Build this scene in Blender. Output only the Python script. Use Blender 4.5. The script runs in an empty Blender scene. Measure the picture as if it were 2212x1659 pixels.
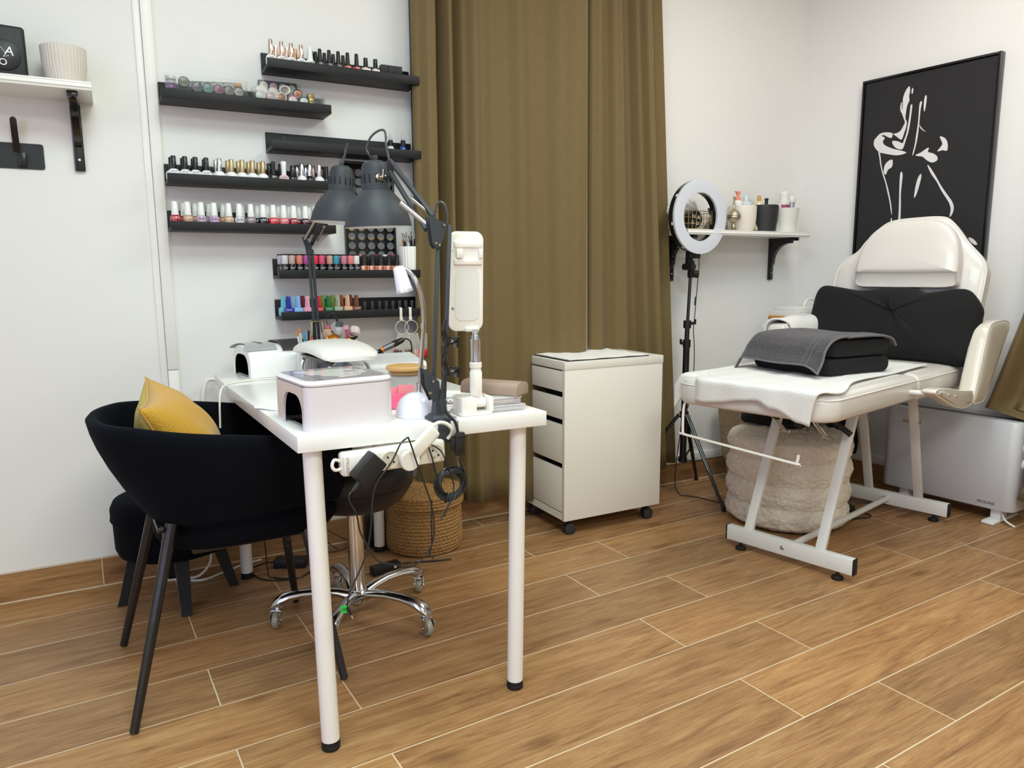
import bpy, bmesh, math, random
from mathutils import Matrix, Vector, Euler
random.seed(7)
PI = math.pi
D2 = bpy.data
C = bpy.context.scene.collection
SC = bpy.context.scene

# ------------------------------------------------------------ camera
cam_d = D2.cameras.new('camera')
cam = D2.objects.new('camera', cam_d)
C.objects.link(cam)
SC.camera = cam
PITCH, ROLL, YAW, CAMH = 0.15006575, -0.0064782, 0.54344616, 1.06832
_f = Vector((math.sin(YAW)*math.cos(PITCH), math.cos(YAW)*math.cos(PITCH), -math.sin(PITCH)))
_r = Vector((math.cos(YAW), -math.sin(YAW), 0))
_u = _r.cross(_f)
_R = math.cos(ROLL)*_r + math.sin(ROLL)*_u
_U = -math.sin(ROLL)*_r + math.cos(ROLL)*_u
m = Matrix(((_R.x, _U.x, -_f.x, 0), (_R.y, _U.y, -_f.y, 0), (_R.z, _U.z, -_f.z, CAMH), (0, 0, 0, 1)))
cam.matrix_world = m
cam_d.sensor_width = 36
cam_d.lens = 1575.36/2212*36
cam_d.clip_start = 0.02

# ------------------------------------------------------------ world, lights, exposure
w = D2.worlds.new('world'); SC.world = w; w.use_nodes = True
w.node_tree.nodes['Background'].inputs[0].default_value = (0.9, 0.95, 1, 1)
w.node_tree.nodes['Background'].inputs[1].default_value = 0.3
SC.view_settings.view_transform = 'Standard'
SC.view_settings.look = 'None'
SC.view_settings.exposure = 0.0
SC.view_settings.gamma = 1.0
SC.view_settings.use_curve_mapping = False
SC.cycles.max_bounces = 8
SC.cycles.diffuse_bounces = 5
SC.cycles.glossy_bounces = 4
SC.cycles.transparent_max_bounces = 12
SC.cycles.transmission_bounces = 6
SC.cycles.use_denoising = True
SC.cycles.sample_clamp_indirect = 6
SC.cycles.caustics_reflective = False
SC.cycles.caustics_refractive = False

def area(name, loc, rot, sx, sy, power, col=(1, 1, 1)):
    l = D2.lights.new(name, 'AREA'); l.shape = 'RECTANGLE'; l.size = sx; l.size_y = sy
    l.energy = power; l.color = col
    o = D2.objects.new(name, l); o.location = loc; o.rotation_euler = rot
    C.objects.link(o); return o
# ceiling panels of the room, plus added unseen daylight fills behind the camera and at left
LIGHTS = [
 ('ceiling_panel_light', (0.30, 0.90, 2.70), (0, 0, 0), 0.9, 0.9),
 ('ceiling_panel_light', (2.10, 0.90, 2.70), (0, 0, 0), 0.9, 0.9),
 ('ceiling_panel_light', (0.40, -1.10, 2.70), (0, 0, 0), 1.2, 0.9),
 ('ceiling_panel_light', (0.62, 1.62, 2.70), (0, 0, 0), 0.6, 0.6),
 ('daylight_fill_light', (0.2, -2.45, 1.45), (math.radians(90), 0, 0), 3.2, 2.2),
 ('daylight_fill_light', (-1.70, 0.0, 1.5), (math.radians(90), 0, math.radians(-90)), 2.4, 2.0),
 ('ceiling_panel_light', (2.45, 1.45, 2.70), (0, 0, 0), 0.6, 0.6)]
POWER = [(23, 31, 29), (15, 18.5, 20), (62, 65, 58), (4, 3.6, 3), (3, 5, 3), (15, 17, 33), (16, 14.6, 12.5)]
for (nm_, lo_, ro_, sx_, sy_), pw_ in zip(LIGHTS, POWER):
    mx_ = max(pw_)
    if mx_ > 0: area(nm_, lo_, ro_, sx_, sy_, mx_, tuple(p/mx_ for p in pw_))

# ------------------------------------------------------------ frames of the room
AA = -0.049037
aA = Vector((math.cos(AA), math.sin(AA), 0)); nA = Vector((-math.sin(AA), math.cos(AA), 0)); DA = 2.81556
def W(s, d=0.0, z=0.0):                     # a point: s along the back wall, d in front of it
    q = aA*s + nA*(DA-d); return Vector((q.x, q.y, z))
def WF(s, d=0.0, z=0.0, rz=0.0):            # its frame: x along the wall, y into the wall
    return Matrix.Translation(W(s, d, z)) @ Matrix.Rotation(AA+rz, 4, 'Z')
K = W(3.29)
BE = math.radians(4)
dR = Vector((math.sin(BE), -math.cos(BE), 0)); nR = Vector((math.cos(BE), math.sin(BE), 0))
def RF(t, off=0.0, z=0.0):                  # right wall frame: x along it towards the camera, y into the wall
    q = K + dR*t - nR*off
    m = Matrix((( dR.x, nR.x, 0, q.x), (dR.y, nR.y, 0, q.y), (0, 0, 1, z), (0, 0, 0, 1)))
    return m
BTH = math.radians(10.2)
BF = Matrix.Translation((2.20, 1.68, 0)) @ Matrix.Rotation(BTH, 4, 'Z')   # bed frame: x to the head end, y to the left side
def T(x, y, z): return Matrix.Translation((x, y, z))
def RX(a): return Matrix.Rotation(a, 4, 'X')
def RY(a): return Matrix.Rotation(a, 4, 'Y')
def RZ(a): return Matrix.Rotation(a, 4, 'Z')
def rad(a): return math.radians(a)

# ------------------------------------------------------------ materials
def lin(c):
    if isinstance(c, str):
        c = [int(c[i:i+2], 16)/255 for i in (0, 2, 4)]
    return tuple(x/12.92 if x <= 0.04045 else ((x+0.055)/1.055)**2.4 for x in c) + (1,)
MC = {}
def mat(name, col='808080', rough=0.5, metal=0.0, bump=0.0, bscale=200.0, var=0.0, vscale=8.0, sheen=0.0,
        coat=0.0, trans=0.0, spec=0.5, emit=0.0, stretch=None, alpha=1.0, ior=1.45):
    key = name
    if key in MC: return MC[key]
    m = D2.materials.new(name); m.use_nodes = True; nt = m.node_tree
    b = nt.nodes['Principled BSDF']
    b.inputs['Base Color'].default_value = lin(col)
    b.inputs['Roughness'].default_value = rough
    b.inputs['Metallic'].default_value = metal
    b.inputs['Sheen Weight'].default_value = sheen
    b.inputs['Coat Weight'].default_value = coat
    b.inputs['Transmission Weight'].default_value = trans
    b.inputs['Specular IOR Level'].default_value = spec
    b.inputs['IOR'].default_value = ior
    b.inputs['Alpha'].default_value = alpha
    if emit:
        b.inputs['Emission Color'].default_value = lin(col); b.inputs['Emission Strength'].default_value = emit
    if bump or var:
        tc = nt.nodes.new('ShaderNodeTexCoord'); mp = nt.nodes.new('ShaderNodeMapping')
        nt.links.new(tc.outputs['Object'], mp.inputs['Vector'])
        if stretch: mp.inputs['Scale'].default_value = stretch
    if bump:
        n = nt.nodes.new('ShaderNodeTexNoise'); n.inputs['Scale'].default_value = bscale; n.inputs['Detail'].default_value = 3
        nt.links.new(mp.outputs[0], n.inputs['Vector'])
        bp = nt.nodes.new('ShaderNodeBump'); bp.inputs['Strength'].default_value = bump; bp.inputs['Distance'].default_value = 0.002
        nt.links.new(n.outputs[0], bp.inputs['Height']); nt.links.new(bp.outputs[0], b.inputs['Normal'])
    if var:
        n = nt.nodes.new('ShaderNodeTexNoise'); n.inputs['Scale'].default_value = vscale; n.inputs['Detail'].default_value = 4
        nt.links.new(mp.outputs[0], n.inputs['Vector'])
        mx = nt.nodes.new('ShaderNodeMix'); mx.data_type = 'RGBA'
        c = lin(col)
        mx.inputs[6].default_value = tuple(x*(1-var) for x in c[:3])+(1,)
        mx.inputs[7].default_value = tuple(min(1, x*(1+var)) for x in c[:3])+(1,)
        nt.links.new(n.outputs[0], mx.inputs[0]); nt.links.new(mx.outputs[2], b.inputs['Base Color'])
    MC[key] = m
    return m

# ------------------------------------------------------------ mesh builder
class MB:
    def __init__(self, T0=None): self.bm = bmesh.new(); self.T = T0 or Matrix.Identity(4)
    def _n(self, n0):
        self.bm.verts.ensure_lookup_table()
        return self.bm.verts[n0:]
    def box(self, c, s, r=0.0, M=None, seg=2):
        bm2 = bmesh.new()
        bmesh.ops.create_cube(bm2, size=1.0)
        for v in bm2.verts: v.co = Vector((v.co.x*s[0], v.co.y*s[1], v.co.z*s[2]))
        if r > 0:
            bmesh.ops.bevel(bm2, geom=list(bm2.edges), offset=min(r, min(s)*0.49), segments=seg, profile=0.5, affect='EDGES')
        X = self.T @ (M or Matrix.Identity(4)) @ Matrix.Translation(c)
        self._merge(bm2, X); return self
    def _merge(self, bm2, X):
        vm = {}
        for v in bm2.verts: vm[v.index] = self.bm.verts.new(X @ v.co)
        flip = X.to_3x3().determinant() < 0
        for f in bm2.faces:
            vs = [vm[v.index] for v in f.verts]
            if flip: vs.reverse()
            try: self.bm.faces.new(vs)
            except ValueError: pass
        bm2.free()
    def raw(self, verts, faces, M=None):
        X = self.T @ (M or Matrix.Identity(4))
        vs = [self.bm.verts.new(X @ Vector(v)) for v in verts]
        for f in faces:
            try: self.bm.faces.new([vs[i] for i in f])
            except ValueError: pass
        return self
    def rings(self, rings, closed=True, caps=True, loop=False, M=None):   # list of equal-length point rings
        n = len(rings[0]); V = [p for r in rings for p in r]; F = []
        k = len(rings)
        for i in range(k if loop else k-1):
            j = (i+1) % k
            for a in range(n if closed else n-1):
                b = (a+1) % n
                F.append((i*n+a, i*n+b, j*n+b, j*n+a))
        if caps and not loop and closed:
            F.append(tuple(range(n))[::-1]); F.append(tuple((k-1)*n+a for a in range(n)))
        return self.raw(V, F, M)
    def lathe(self, prof, seg=24, M=None, caps=True, sx=1.0, sy=1.0, flute=0, fd=0.0):
        rs = []
        for r, z in prof:
            ring = []
            for i in range(seg):
                a = 2*PI*i/seg
                rr = r*(1-(fd if flute and i % flute else 0))
                ring.append((rr*sx*math.cos(a), rr*sy*math.sin(a), z))
            rs.append(ring)
        return self.rings(rs, True, caps, False, M)
    def cyl(self, p0, p1, r0, r1=None, seg=16, M=None):
        r1 = r0 if r1 is None else r1
        return self.tube([p0, p1], [r0, r1], seg, M=M)
    def tube(self, pts, r, seg=8, closed=False, M=None, smooth=0, sx=1.0, flat=None):
        P = [Vector(p) for p in pts]
        if smooth: P = crom(P, smooth, closed)
        n = len(P)
        R = r if isinstance(r, (list, tuple)) else [r]*n
        if len(R) != n: R = [R[min(len(R)-1, int(i*len(R)/n))] for i in range(n)]
        tang = []
        for i in range(n):
            a = P[(i-1) % n] if (i > 0 or closed) else P[i]
            b = P[(i+1) % n] if (i < n-1 or closed) else P[i]
            t = (b-a); tang.append(t.normalized() if t.length > 1e-9 else Vector((0, 0, 1)))
        up = Vector((0, 0, 1)) if abs(tang[0].z) < 0.9 else Vector((1, 0, 0))
        u = (up - tang[0]*up.dot(tang[0])).normalized()
        rs = []
        for i in range(n):
            t = tang[i]; u = (u - t*u.dot(t))
            u = u.normalized() if u.length > 1e-9 else t.orthogonal().normalized()
            v = t.cross(u)
            ring = []
            for k in range(seg):
                a = 2*PI*(k+0.5)/seg
                ring.append(P[i] + u*(math.cos(a)*R[i]) + v*(math.sin(a)*R[i]*sx))
            rs.append(ring)
        return self.rings(rs, True, True, closed, M)
    def prism(self, poly, h, M=None, r=0.0, seg=1):     # polygon in xy extruded from z=0 to h
        bm2 = bmesh.new()
        vs = [bm2.verts.new((p[0], p[1], 0)) for p in poly]
        f = bm2.faces.new(vs)
        e = bmesh.ops.extrude_face_region(bm2, geom=[f])
        for g in e['geom']:
            if isinstance(g, bmesh.types.BMVert): g.co.z += h
        bmesh.ops.recalc_face_normals(bm2, faces=bm2.faces)
        if r > 0:
            ed = [e for e in bm2.edges if abs(e.verts[0].co.z-e.verts[1].co.z) < 1e-7]
            bmesh.ops.bevel(bm2, geom=ed, offset=r, segments=seg, profile=0.5, affect='EDGES')
        bm2.verts.index_update()
        self._merge(bm2, self.T @ (M or Matrix.Identity(4))); return self
    def surf(self, fn, nu, nv, th=0.0, M=None, closed=False):
        V = []; F = []
        for i in range(nu+1):
            for j in range(nv+1): V.append(Vector(fn(i/nu, j/nv)))
        q = nv+1
        for i in range(nu):
            for j in range(nv): F.append((i*q+j, (i+1)*q+j, (i+1)*q+j+1, i*q+j+1))
        if th:
            N = [Vector((0, 0, 0)) for _ in V]
            for f in F:
                n = (V[f[2]]-V[f[0]]).cross(V[f[3]]-V[f[1]])
                for k in f: N[k] += n
            k0 = len(V)
            V += [V[i] - (N[i].normalized()*th) for i in range(k0)]
            F += [tuple(k0+x for x in reversed(f)) for f in F[:]]
            bd = [i*q for i in range(nu+1)] + [nu*q+j for j in range(1, nv+1)] + [i*q+nv for i in range(nu-1, -1, -1)] + [j for j in range(nv-1, 0, -1)]
            for a in range(len(bd)):
                b = (a+1) % len(bd)
                F.append((bd[b], bd[a], k0+bd[a], k0+bd[b]))
        return self.raw(V, F, M)
    def mesh(self, name, Minv=None, sharp=35):
        bmesh.ops.recalc_face_normals(self.bm, faces=self.bm.faces)
        if Minv is not None: self.bm.transform(Minv)
        me = D2.meshes.new(name); self.bm.to_mesh(me); self.bm.free()
        for p in me.polygons: p.use_smooth = True
        try: me.set_sharp_from_angle(angle=rad(sharp))
        except Exception: pass
        return me

def crom(P, k, closed=False):
    n = len(P); out = []
    rng = range(n if closed else n-1)
    for i in rng:
        p0 = P[(i-1) % n] if (closed or i > 0) else P[i]
        p1 = P[i]; p2 = P[(i+1) % n]
        p3 = P[(i+2) % n] if (closed or i < n-2) else p2
        for j in range(k):
            t = j/k; t2 = t*t; t3 = t2*t
            out.append(0.5*((2*p1)+(p2-p0)*t+(2*p0-5*p1+4*p2-p3)*t2+(3*p1-p0-3*p2+p3)*t3))
    if not closed: out.append(P[-1].copy())
    return out
def rrect(w, h, r, n=5, cx=0, cy=0):
    pts = []
    for qx, qy, a0 in ((1, 1, 0), (-1, 1, 90), (-1, -1, 180), (1, -1, 270)):
        for i in range(n+1):
            a = rad(a0+90*i/n)
            pts.append((cx+qx*(w/2-r)+r*math.cos(a), cy+qy*(h/2-r)+r*math.sin(a)))
    return pts
def circ(r, n=24, cx=0, cy=0): return [(cx+r*math.cos(2*PI*i/n), cy+r*math.sin(2*PI*i/n)) for i in range(n)]

MW = {}     # world matrices of things
def tag(o, label=None, cat=None, group=None, kind=None):
    if label: o['label'] = label
    if cat: o['category'] = cat
    if group: o['group'] = group
    if kind: o['kind'] = kind
    return o
def thing(name, label, cat, M, group=None):
    o = D2.objects.new(name, None); C.objects.link(o); o.empty_display_size = 0.05
    o.matrix_world = M; MW[o.name] = M.copy()
    return tag(o, label, cat, group)
def put(mb, name, m, parent=None, M=None, label=None, sharp=35):
    """mesh given in world coordinates; becomes a part of parent, or a top-level object placed at frame M"""
    F = MW[parent.name] if parent is not None else (M or Matrix.Identity(4))
    me = mb.mesh(name, F.inverted(), sharp)
    o = D2.objects.new(name, me); C.objects.link(o)
    me.materials.append(m)
    if parent is not None: o.parent = parent; MW[o.name] = F.copy()
    else: o.matrix_world = F; MW[o.name] = F.copy()
    if label: o['label'] = label
    return o
def one(mb, name, m, M, label, cat, group=None, sharp=35):
    return tag(put(mb, name, m, None, M, sharp=sharp), label, cat, group)
def struct(mb, name, m, M=None, label=None):
    o = put(mb, name, m, None, M); o['kind'] = 'structure'
    if label: o['label'] = label
    return o
def text_bm(s, size, ext=0.0002, align='CENTER', shear=0.0, space=1.0):
    cu = D2.curves.new('t', 'FONT'); cu.body = s; cu.size = size; cu.extrude = ext; cu.align_x = align; cu.align_y = 'CENTER'
    cu.resolution_u = 3; cu.shear = shear; cu.space_character = space
    ob = D2.objects.new('t', cu)
    me = D2.meshes.new_from_object(ob)
    D2.objects.remove(ob); D2.curves.remove(cu)
    b = bmesh.new(); b.from_mesh(me); D2.meshes.remove(me)
    return b
def letters(s, size, M, m, parent, name='lettering', ext=0.0002, align='CENTER', label=None, shear=0.0, space=1.0):
    mb = MB(); b = text_bm(s, size, ext, align, shear, space); b.verts.index_update(); mb._merge(b, M)
    return put(mb, name, m, parent, label=label)
# text stands upright and faces -y:
UP = RX(PI/2)
def dup(o, M, label=None, mats=None, group=None):
    """copy of a thing and its parts at frame M; mats maps part name to material"""
    c = o.copy(); C.objects.link(c); c.matrix_world = M; MW[c.name] = M.copy()
    def rec(src, dst):
        for ch in [x for x in D2.objects if x.parent == src] if src.name not in KIDS else KIDS[src.name]:
            d = ch.copy(); C.objects.link(d); d.parent = dst
            base = ch.name.split('.')[0]
            if mats and base in mats:
                d.material_slots[0].link = 'OBJECT'; d.material_slots[0].material = mats[base]
            MW[d.name] = M.copy(); rec(ch, d)
    rec(o, c)
    if label: c['label'] = label
    if group: c['group'] = group
    return c
KIDS = {}
def keep(o):       # remember a prototype's children once, so that copies stay cheap
    def rec(x):
        KIDS[x.name] = [y for y in D2.objects if y.parent == x]
        for y in KIDS[x.name]: rec(y)
    rec(o); return o
def recol(o, mats):
    for ch in KIDS.get(o.name, [x for x in D2.objects if x.parent == o]):
        b = ch.name.split('.')[0]
        if b in mats:
            ch.material_slots[0].link = 'OBJECT'; ch.material_slots[0].material = mats[b]
ORD = ['first', 'second', 'third', 'fourth', 'fifth', 'sixth', 'seventh', 'eighth', 'ninth', 'tenth', 'eleventh', 'twelfth', 'thirteenth', 'fourteenth', 'fifteenth', 'sixteenth']
# ============================================================ room shell
WALL = mat('wall_paint', 'E6E4E1', 0.6, bump=0.03, bscale=90)
def wood_tile(name, board=False):
    m = D2.materials.new(name); m.use_nodes = True; nt = m.node_tree; N = nt.nodes; L = nt.links
    b = N['Principled BSDF']
    tc = N.new('ShaderNodeTexCoord')
    mp = N.new('ShaderNodeMapping'); L.new(tc.outputs['Object'], mp.inputs['Vector'])
    br = N.new('ShaderNodeTexBrick')
    if board:
        mp.inputs['Scale'].default_value = (5, 5, 5); mp.inputs['Location'].default_value = (0.56, 0, 0)
        sep = N.new('ShaderNodeSeparateXYZ'); L.new(mp.outputs[0], sep.inputs[0])
        cmb = N.new('ShaderNodeCombineXYZ'); L.new(sep.outputs['X'], cmb.inputs['X']); cmb.inputs['Y'].default_value = 0.5
        L.new(cmb.outputs[0], br.inputs['Vector']); br.offset = 0
    else:
        mp.inputs['Scale'].default_value = (5, -5, 1); mp.inputs['Location'].default_value = (-1.22, 13.1433, 0)
        L.new(mp.outputs[0], br.inputs['Vector']); br.offset = 0.753
    br.offset_frequency = 2; br.squash = 1.0
    br.inputs['Scale'].default_value = 1.0
    br.inputs['Brick Width'].default_value = 6.0; br.inputs['Row Height'].default_value = 1.0
    br.inputs['Mortar Size'].default_value = 0.0095 if not board else 0.0095
    br.inputs['Mortar Smooth'].default_value = 0.3; br.inputs['Bias'].default_value = 0
    br.inputs['Color1'].default_value = (0, 0, 0, 1); br.inputs['Color2'].default_value = (1, 1, 1, 1)
    br.inputs['Mortar'].default_value = (0.5, 0.5, 0.5, 1)
    rnd = N.new('ShaderNodeSeparateColor'); L.new(br.outputs['Color'], rnd.inputs[0])
    # per plank shifted coordinates
    add = N.new('ShaderNodeVectorMath'); add.operation = 'MULTIPLY_ADD'
    cm2 = N.new('ShaderNodeCombineXYZ'); cm2.inputs['X'].default_value = 1; cm2.inputs['Y'].default_value = 1; cm2.inputs['Z'].default_value = 1
    L.new(rnd.outputs[0], add.inputs[0]); add.inputs[1].default_value = (37.0, 21.0, 13.0); L.new(tc.outputs['Object'], add.inputs[2])
    def noise(scale, det, sx, sy, rough=0.6, dist=0.0, sz=1.0):
        mm = N.new('ShaderNodeMapping'); mm.inputs['Scale'].default_value = (sx, sy, sz); L.new(add.outputs[0], mm.inputs['Vector'])
        n = N.new('ShaderNodeTexNoise'); n.inputs['Scale'].default_value = scale; n.inputs['Detail'].default_value = det
        n.inputs['Roughness'].default_value = rough; n.inputs['Distortion'].default_value = dist
        L.new(mm.outputs[0], n.inputs['Vector']); return n.outputs[0]
    fine = noise(11, 8, 0.55, 15, 0.78, 0.9, 15)
    broad = noise(2.4, 4, 0.9, 7.5, 0.65, 2.0, 7.5)
    def ramp(src, st):
        r = N.new('ShaderNodeValToRGB'); L.new(src, r.inputs[0])
        el = r.color_ramp.elements
        while len(el) < len(st): el.new(0.5)
        for e, (p, c) in zip(el, st): e.position = p; e.color = c
        return r.outputs[0]
    c1 = ramp(fine, [(0.34, lin('5E4026')), (0.47, lin('9A7048')), (0.56, lin('AB8257')), (0.68, lin('C79E6E'))])
    c2 = ramp(broad, [(0.30, lin('6A482C')), (0.45, lin('9A7048')), (0.58, lin('B0885A')), (0.74, lin('C9A070'))])
    mx = N.new('ShaderNodeMix'); mx.data_type = 'RGBA'; mx.inputs[0].default_value = 0.5
    L.new(c1, mx.inputs[6]); L.new(c2, mx.inputs[7])
    # knots
    mk = N.new('ShaderNodeMapping'); mk.inputs['Scale'].default_value = (2.6, 7.0, 7.0); L.new(add.outputs[0], mk.inputs['Vector'])
    vo = N.new('ShaderNodeTexVoronoi'); vo.inputs['Scale'].default_value = 1.0; L.new(mk.outputs[0], vo.inputs['Vector'])
    kn = ramp(vo.outputs['Distance'], [(0.0, (0.30, 0.25, 0.2, 1)), (0.07, (0.55, 0.5, 0.45, 1)), (0.17, (1, 1, 1, 1))])
    mk2 = N.new('ShaderNodeMix'); mk2.data_type = 'RGBA'; mk2.blend_type = 'MULTIPLY'; mk2.inputs[0].default_value = 0.75
    L.new(mx.outputs[2], mk2.inputs[6]); L.new(kn, mk2.inputs[7])
    # plank to plank tint
    tint = ramp(rnd.outputs[0], [(0.0, (0.80, 0.80, 0.82, 1)), (0.5, (0.98, 0.97, 0.95, 1)), (1.0, (1.14, 1.11, 1.04, 1))])
    mt = N.new('ShaderNodeMix'); mt.data_type = 'RGBA'; mt.blend_type = 'MULTIPLY'; mt.inputs[0].default_value = 1
    L.new(mk2.outputs[2], mt.inputs[6]); L.new(tint, mt.inputs[7])
    gr = N.new('ShaderNodeMix'); gr.data_type = 'RGBA'; L.new(br.outputs['Fac'], gr.inputs[0])
    L.new(mt.outputs[2], gr.inputs[6]); gr.inputs[7].default_value = lin('D9C5A6')
    L.new(gr.outputs[2], b.inputs['Base Color'])
    b.inputs['Roughness'].default_value = 0.42
    bp = N.new('ShaderNodeBump'); bp.inputs['Strength'].default_value = 0.12; bp.inputs['Distance'].default_value = 0.002
    L.new(fine, bp.inputs['Height']); L.new(bp.outputs[0], b.inputs['Normal'])
    return m
FLOOR = wood_tile('wood_look_floor_tile'); BASE = wood_tile('wood_look_skirting_tile', True)
WHITEP = mat('white_trim_paint', 'ECE9E4', 0.35)

HC = 2.75
PL = W(-1.9)
c_bl = W(-1.9); c_br = K; c_fr = K + dR*5.2; c_fl = Vector((-1.75, -2.6, 0))
mb = MB(); mb.raw([(p.x, p.y, 0) for p in (c_bl, c_br, c_fr, c_fl)] + [(p.x, p.y, -0.05) for p in (c_bl, c_br, c_fr, c_fl)],
    [(0, 3, 2, 1), (4, 5, 6, 7), (0, 1, 5, 4), (1, 2, 6, 5), (2, 3, 7, 6), (3, 0, 4, 7)])
struct(mb, 'floor', FLOOR)
mb = MB(); mb.raw([(p.x, p.y, HC) for p in (c_bl, c_br, c_fr, c_fl)] + [(p.x, p.y, HC+0.05) for p in (c_bl, c_br, c_fr, c_fl)],
    [(0, 3, 2, 1), (4, 5, 6, 7), (0, 1, 5, 4), (1, 2, 6, 5), (2, 3, 7, 6), (3, 0, 4, 7)])
struct(mb, 'ceiling', mat('ceiling_paint', 'EFEFED', 0.7))
def wall(name, a, b, th=0.1):
    d = (b-a).normalized(); n = Vector((-d.y, d.x, 0)) * th
    mb = MB(); P = [a, b, b+n, a+n]
    mb.raw([(p.x, p.y, 0) for p in P]+[(p.x, p.y, HC) for p in P], [(0, 1, 2, 3), (7, 6, 5, 4), (0, 4, 5, 1), (1, 5, 6, 2), (2, 6, 7, 3), (3, 7, 4, 0)])
    return struct(mb, name, WALL)
wall('wall_back', c_bl, c_br)
wall('wall_right', c_br, c_fr)
wall('wall_front', c_fr, c_fl)
wall('wall_left', c_fl, c_bl)
# skirting: wood-look tile along the back and right walls, a white strip above it beyond the curtain
F = WF(0); mb = MB(F); mb.box((0.695, -0.006, 0.05), (5.19, 0.012, 0.10)); struct(mb, 'baseboard_back', BASE, F)
F = RF(0); mb = MB(F); mb.box((2.6, -0.006, 0.05), (5.2, 0.012, 0.10)); struct(mb, 'baseboard_right', BASE, F)
F = WF(0); mb = MB(F); mb.box((2.18, -0.008, 0.122), (2.2, 0.016, 0.044), 0.004); struct(mb, 'trim_2', WHITEP, F)
F = RF(0); mb = MB(F); mb.box((0.8, -0.008, 0.122), (1.6, 0.016, 0.044), 0.004); struct(mb, 'trim_3', WHITEP, F)
F = WF(0); mb = MB(F); mb.box((0.695, -0.0135, 0.0018), (5.19, 0.004, 0.0036)); mb.box((-.4, -0.0125, 0.1008), (2.95, 0.003, 0.0016)); struct(mb, 'trim_4', mat('cream_grout', 'D9C9B0', .7), F)
# cable trunking on the left part of the back wall, jointed at desk height
F = WF(0.159); mb = MB(F)
mb.box((0, -0.007, 1.745), (0.034, 0.014, 2.006), 0.002); mb.box((0, -0.007, 0.42), (0.034, 0.014, 0.64), 0.002)
mb.box((-0.029, -0.003, 1.42), (0.022, 0.006, 2.64), 0.0025)
struct(mb, 'trim_1', WHITEP, F, 'white vertical cable trunking left of the black ledges')
# dark window put in behind the curtain to blacken the gap at its edge
F = WF(1.075); mb = MB(F)
DARKF = mat('black_window_frame', '0D0D0E', 0.4)
for x, wd in ((0.02, 0.04), (0.56, 0.04), (1.1, 0.04)): mb.box((x, -0.012, 1.42), (wd, 0.024, 2.36), 0.003)
for z in (0.27, 2.58): mb.box((0.56, -0.012, z), (1.12, 0.024, 0.05), 0.003)
wn = struct(mb, 'window_1', DARKF, F)
mb = MB(F); mb.box((0.56, -0.004, 1.42), (1.08, 0.006, 2.3)); put(mb, 'pane', mat('dark_glass', '0A0C0D', 0.08), wn)
# ============================================================ curtains
def curtain_mat(name, c1, c2):
    m = mat(name, c1, 0.75, bump=0.25, bscale=260, var=0.10, vscale=30, sheen=0.12, stretch=(1, 1, 3.0))
    return m
CUR = curtain_mat('olive_satin_curtain', '6E5B36', '')
def fold_profile(keys):
    def f(u):
        for (u0, d0), (u1, d1) in zip(keys, keys[1:]):
            if u <= u1:
                t = (u-u0)/(u1-u0); t = t*t*(3-2*t); return d0+(d1-d0)*t
        return keys[-1][1]
    return f
F = WF(1.1, 0.1)
cur = thing('curtain', 'long olive green curtain covering the window between the two shelf walls', 'curtain', WF(1.6, 0.1, 0))
def panel(keys, s0t, s1t, s0b, s1b, zb, zt, wob=0.0, nu=150, nv=26):
    f = fold_profile(keys)
    def fn(u, v):
        z = zb+(zt-zb)*v
        k = 1-v
        s = (s0t+(s1t-s0t)*u)*(v) + (s0b+(s1b-s0b)*u)*k
        amp = 1.0+0.35*k
        d = f(min(1, max(0, u + 0.012*math.sin(3.1*v+9*u))))*amp
        z2 = z + (0.012*math.sin(17*u)+0.02*math.sin(5*u+1))*k**6
        s += 0.010*math.sin(2.4*v+11*u)*wob
        return W(s, d, z2)
    mb = MB(); mb.surf(fn, nu, nv, 0.0015); return mb
left_keys = [(0, .075), (0.03, .10), (0.075, .13), (0.115, .125), (0.132, .05), (0.15, .035), (0.165, .07), (0.19, .135), (0.205, .13), (0.222, .06), (0.25, .05), (0.29, .09),
             (0.34, .12), (0.38, .105), (0.45, .085), (0.52, .095), (0.60, .12), (0.68, .105), (0.76, .10), (0.85, .13), (0.93, .15), (0.97, .145), (1, .125)]
put(panel(left_keys, 1.045, 1.80, 1.02, 1.815, 0.118, 2.55, 1), 'curtain_panel', CUR, cur, sharp=180)
P_ = []
for k in range(27):
    v = 1-k/26; P_.append((lambda p: p+Vector((.002, -.002, 0)))(W(*(lambda s_: (s_, left_keys[-1][1]*(1+.35*(1-v))+.001, .118+(2.55-.118)*v))((1.80)*v+1.815*(1-v)+.010*math.sin(2.4*v+11)))))
mb = MB(); mb.tube(P_, .0022, 5); put(mb, 'hem_edge', mat('pale_hem_tape', 'B9AA86', .7), cur)
right_keys = [(0, .05), (0.06, .035), (0.13, .04), (0.2, .055), (0.28, .10), (0.34, .11), (0.40, .075), (0.44, .06), (0.5, .085), (0.55, .095), (0.6, .06), (0.67, .05), (0.74, .09),
              (0.79, .125), (0.82, .13), (0.845, .05), (0.88, .035), (0.93, .06), (1, .07)]
put(panel(right_keys, 1.72, 2.23, 1.66, 2.40, 0.150, 2.55, 1), 'curtain_panel', CUR, cur, sharp=180)
mb = MB(); mb.tube([W(1.0, .08, 2.58), W(2.35, .08, 2.58)], 0.012, 12); put(mb, 'curtain_rod', mat('black_metal', '101011', 0.4, spec=0.4), cur)
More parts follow.
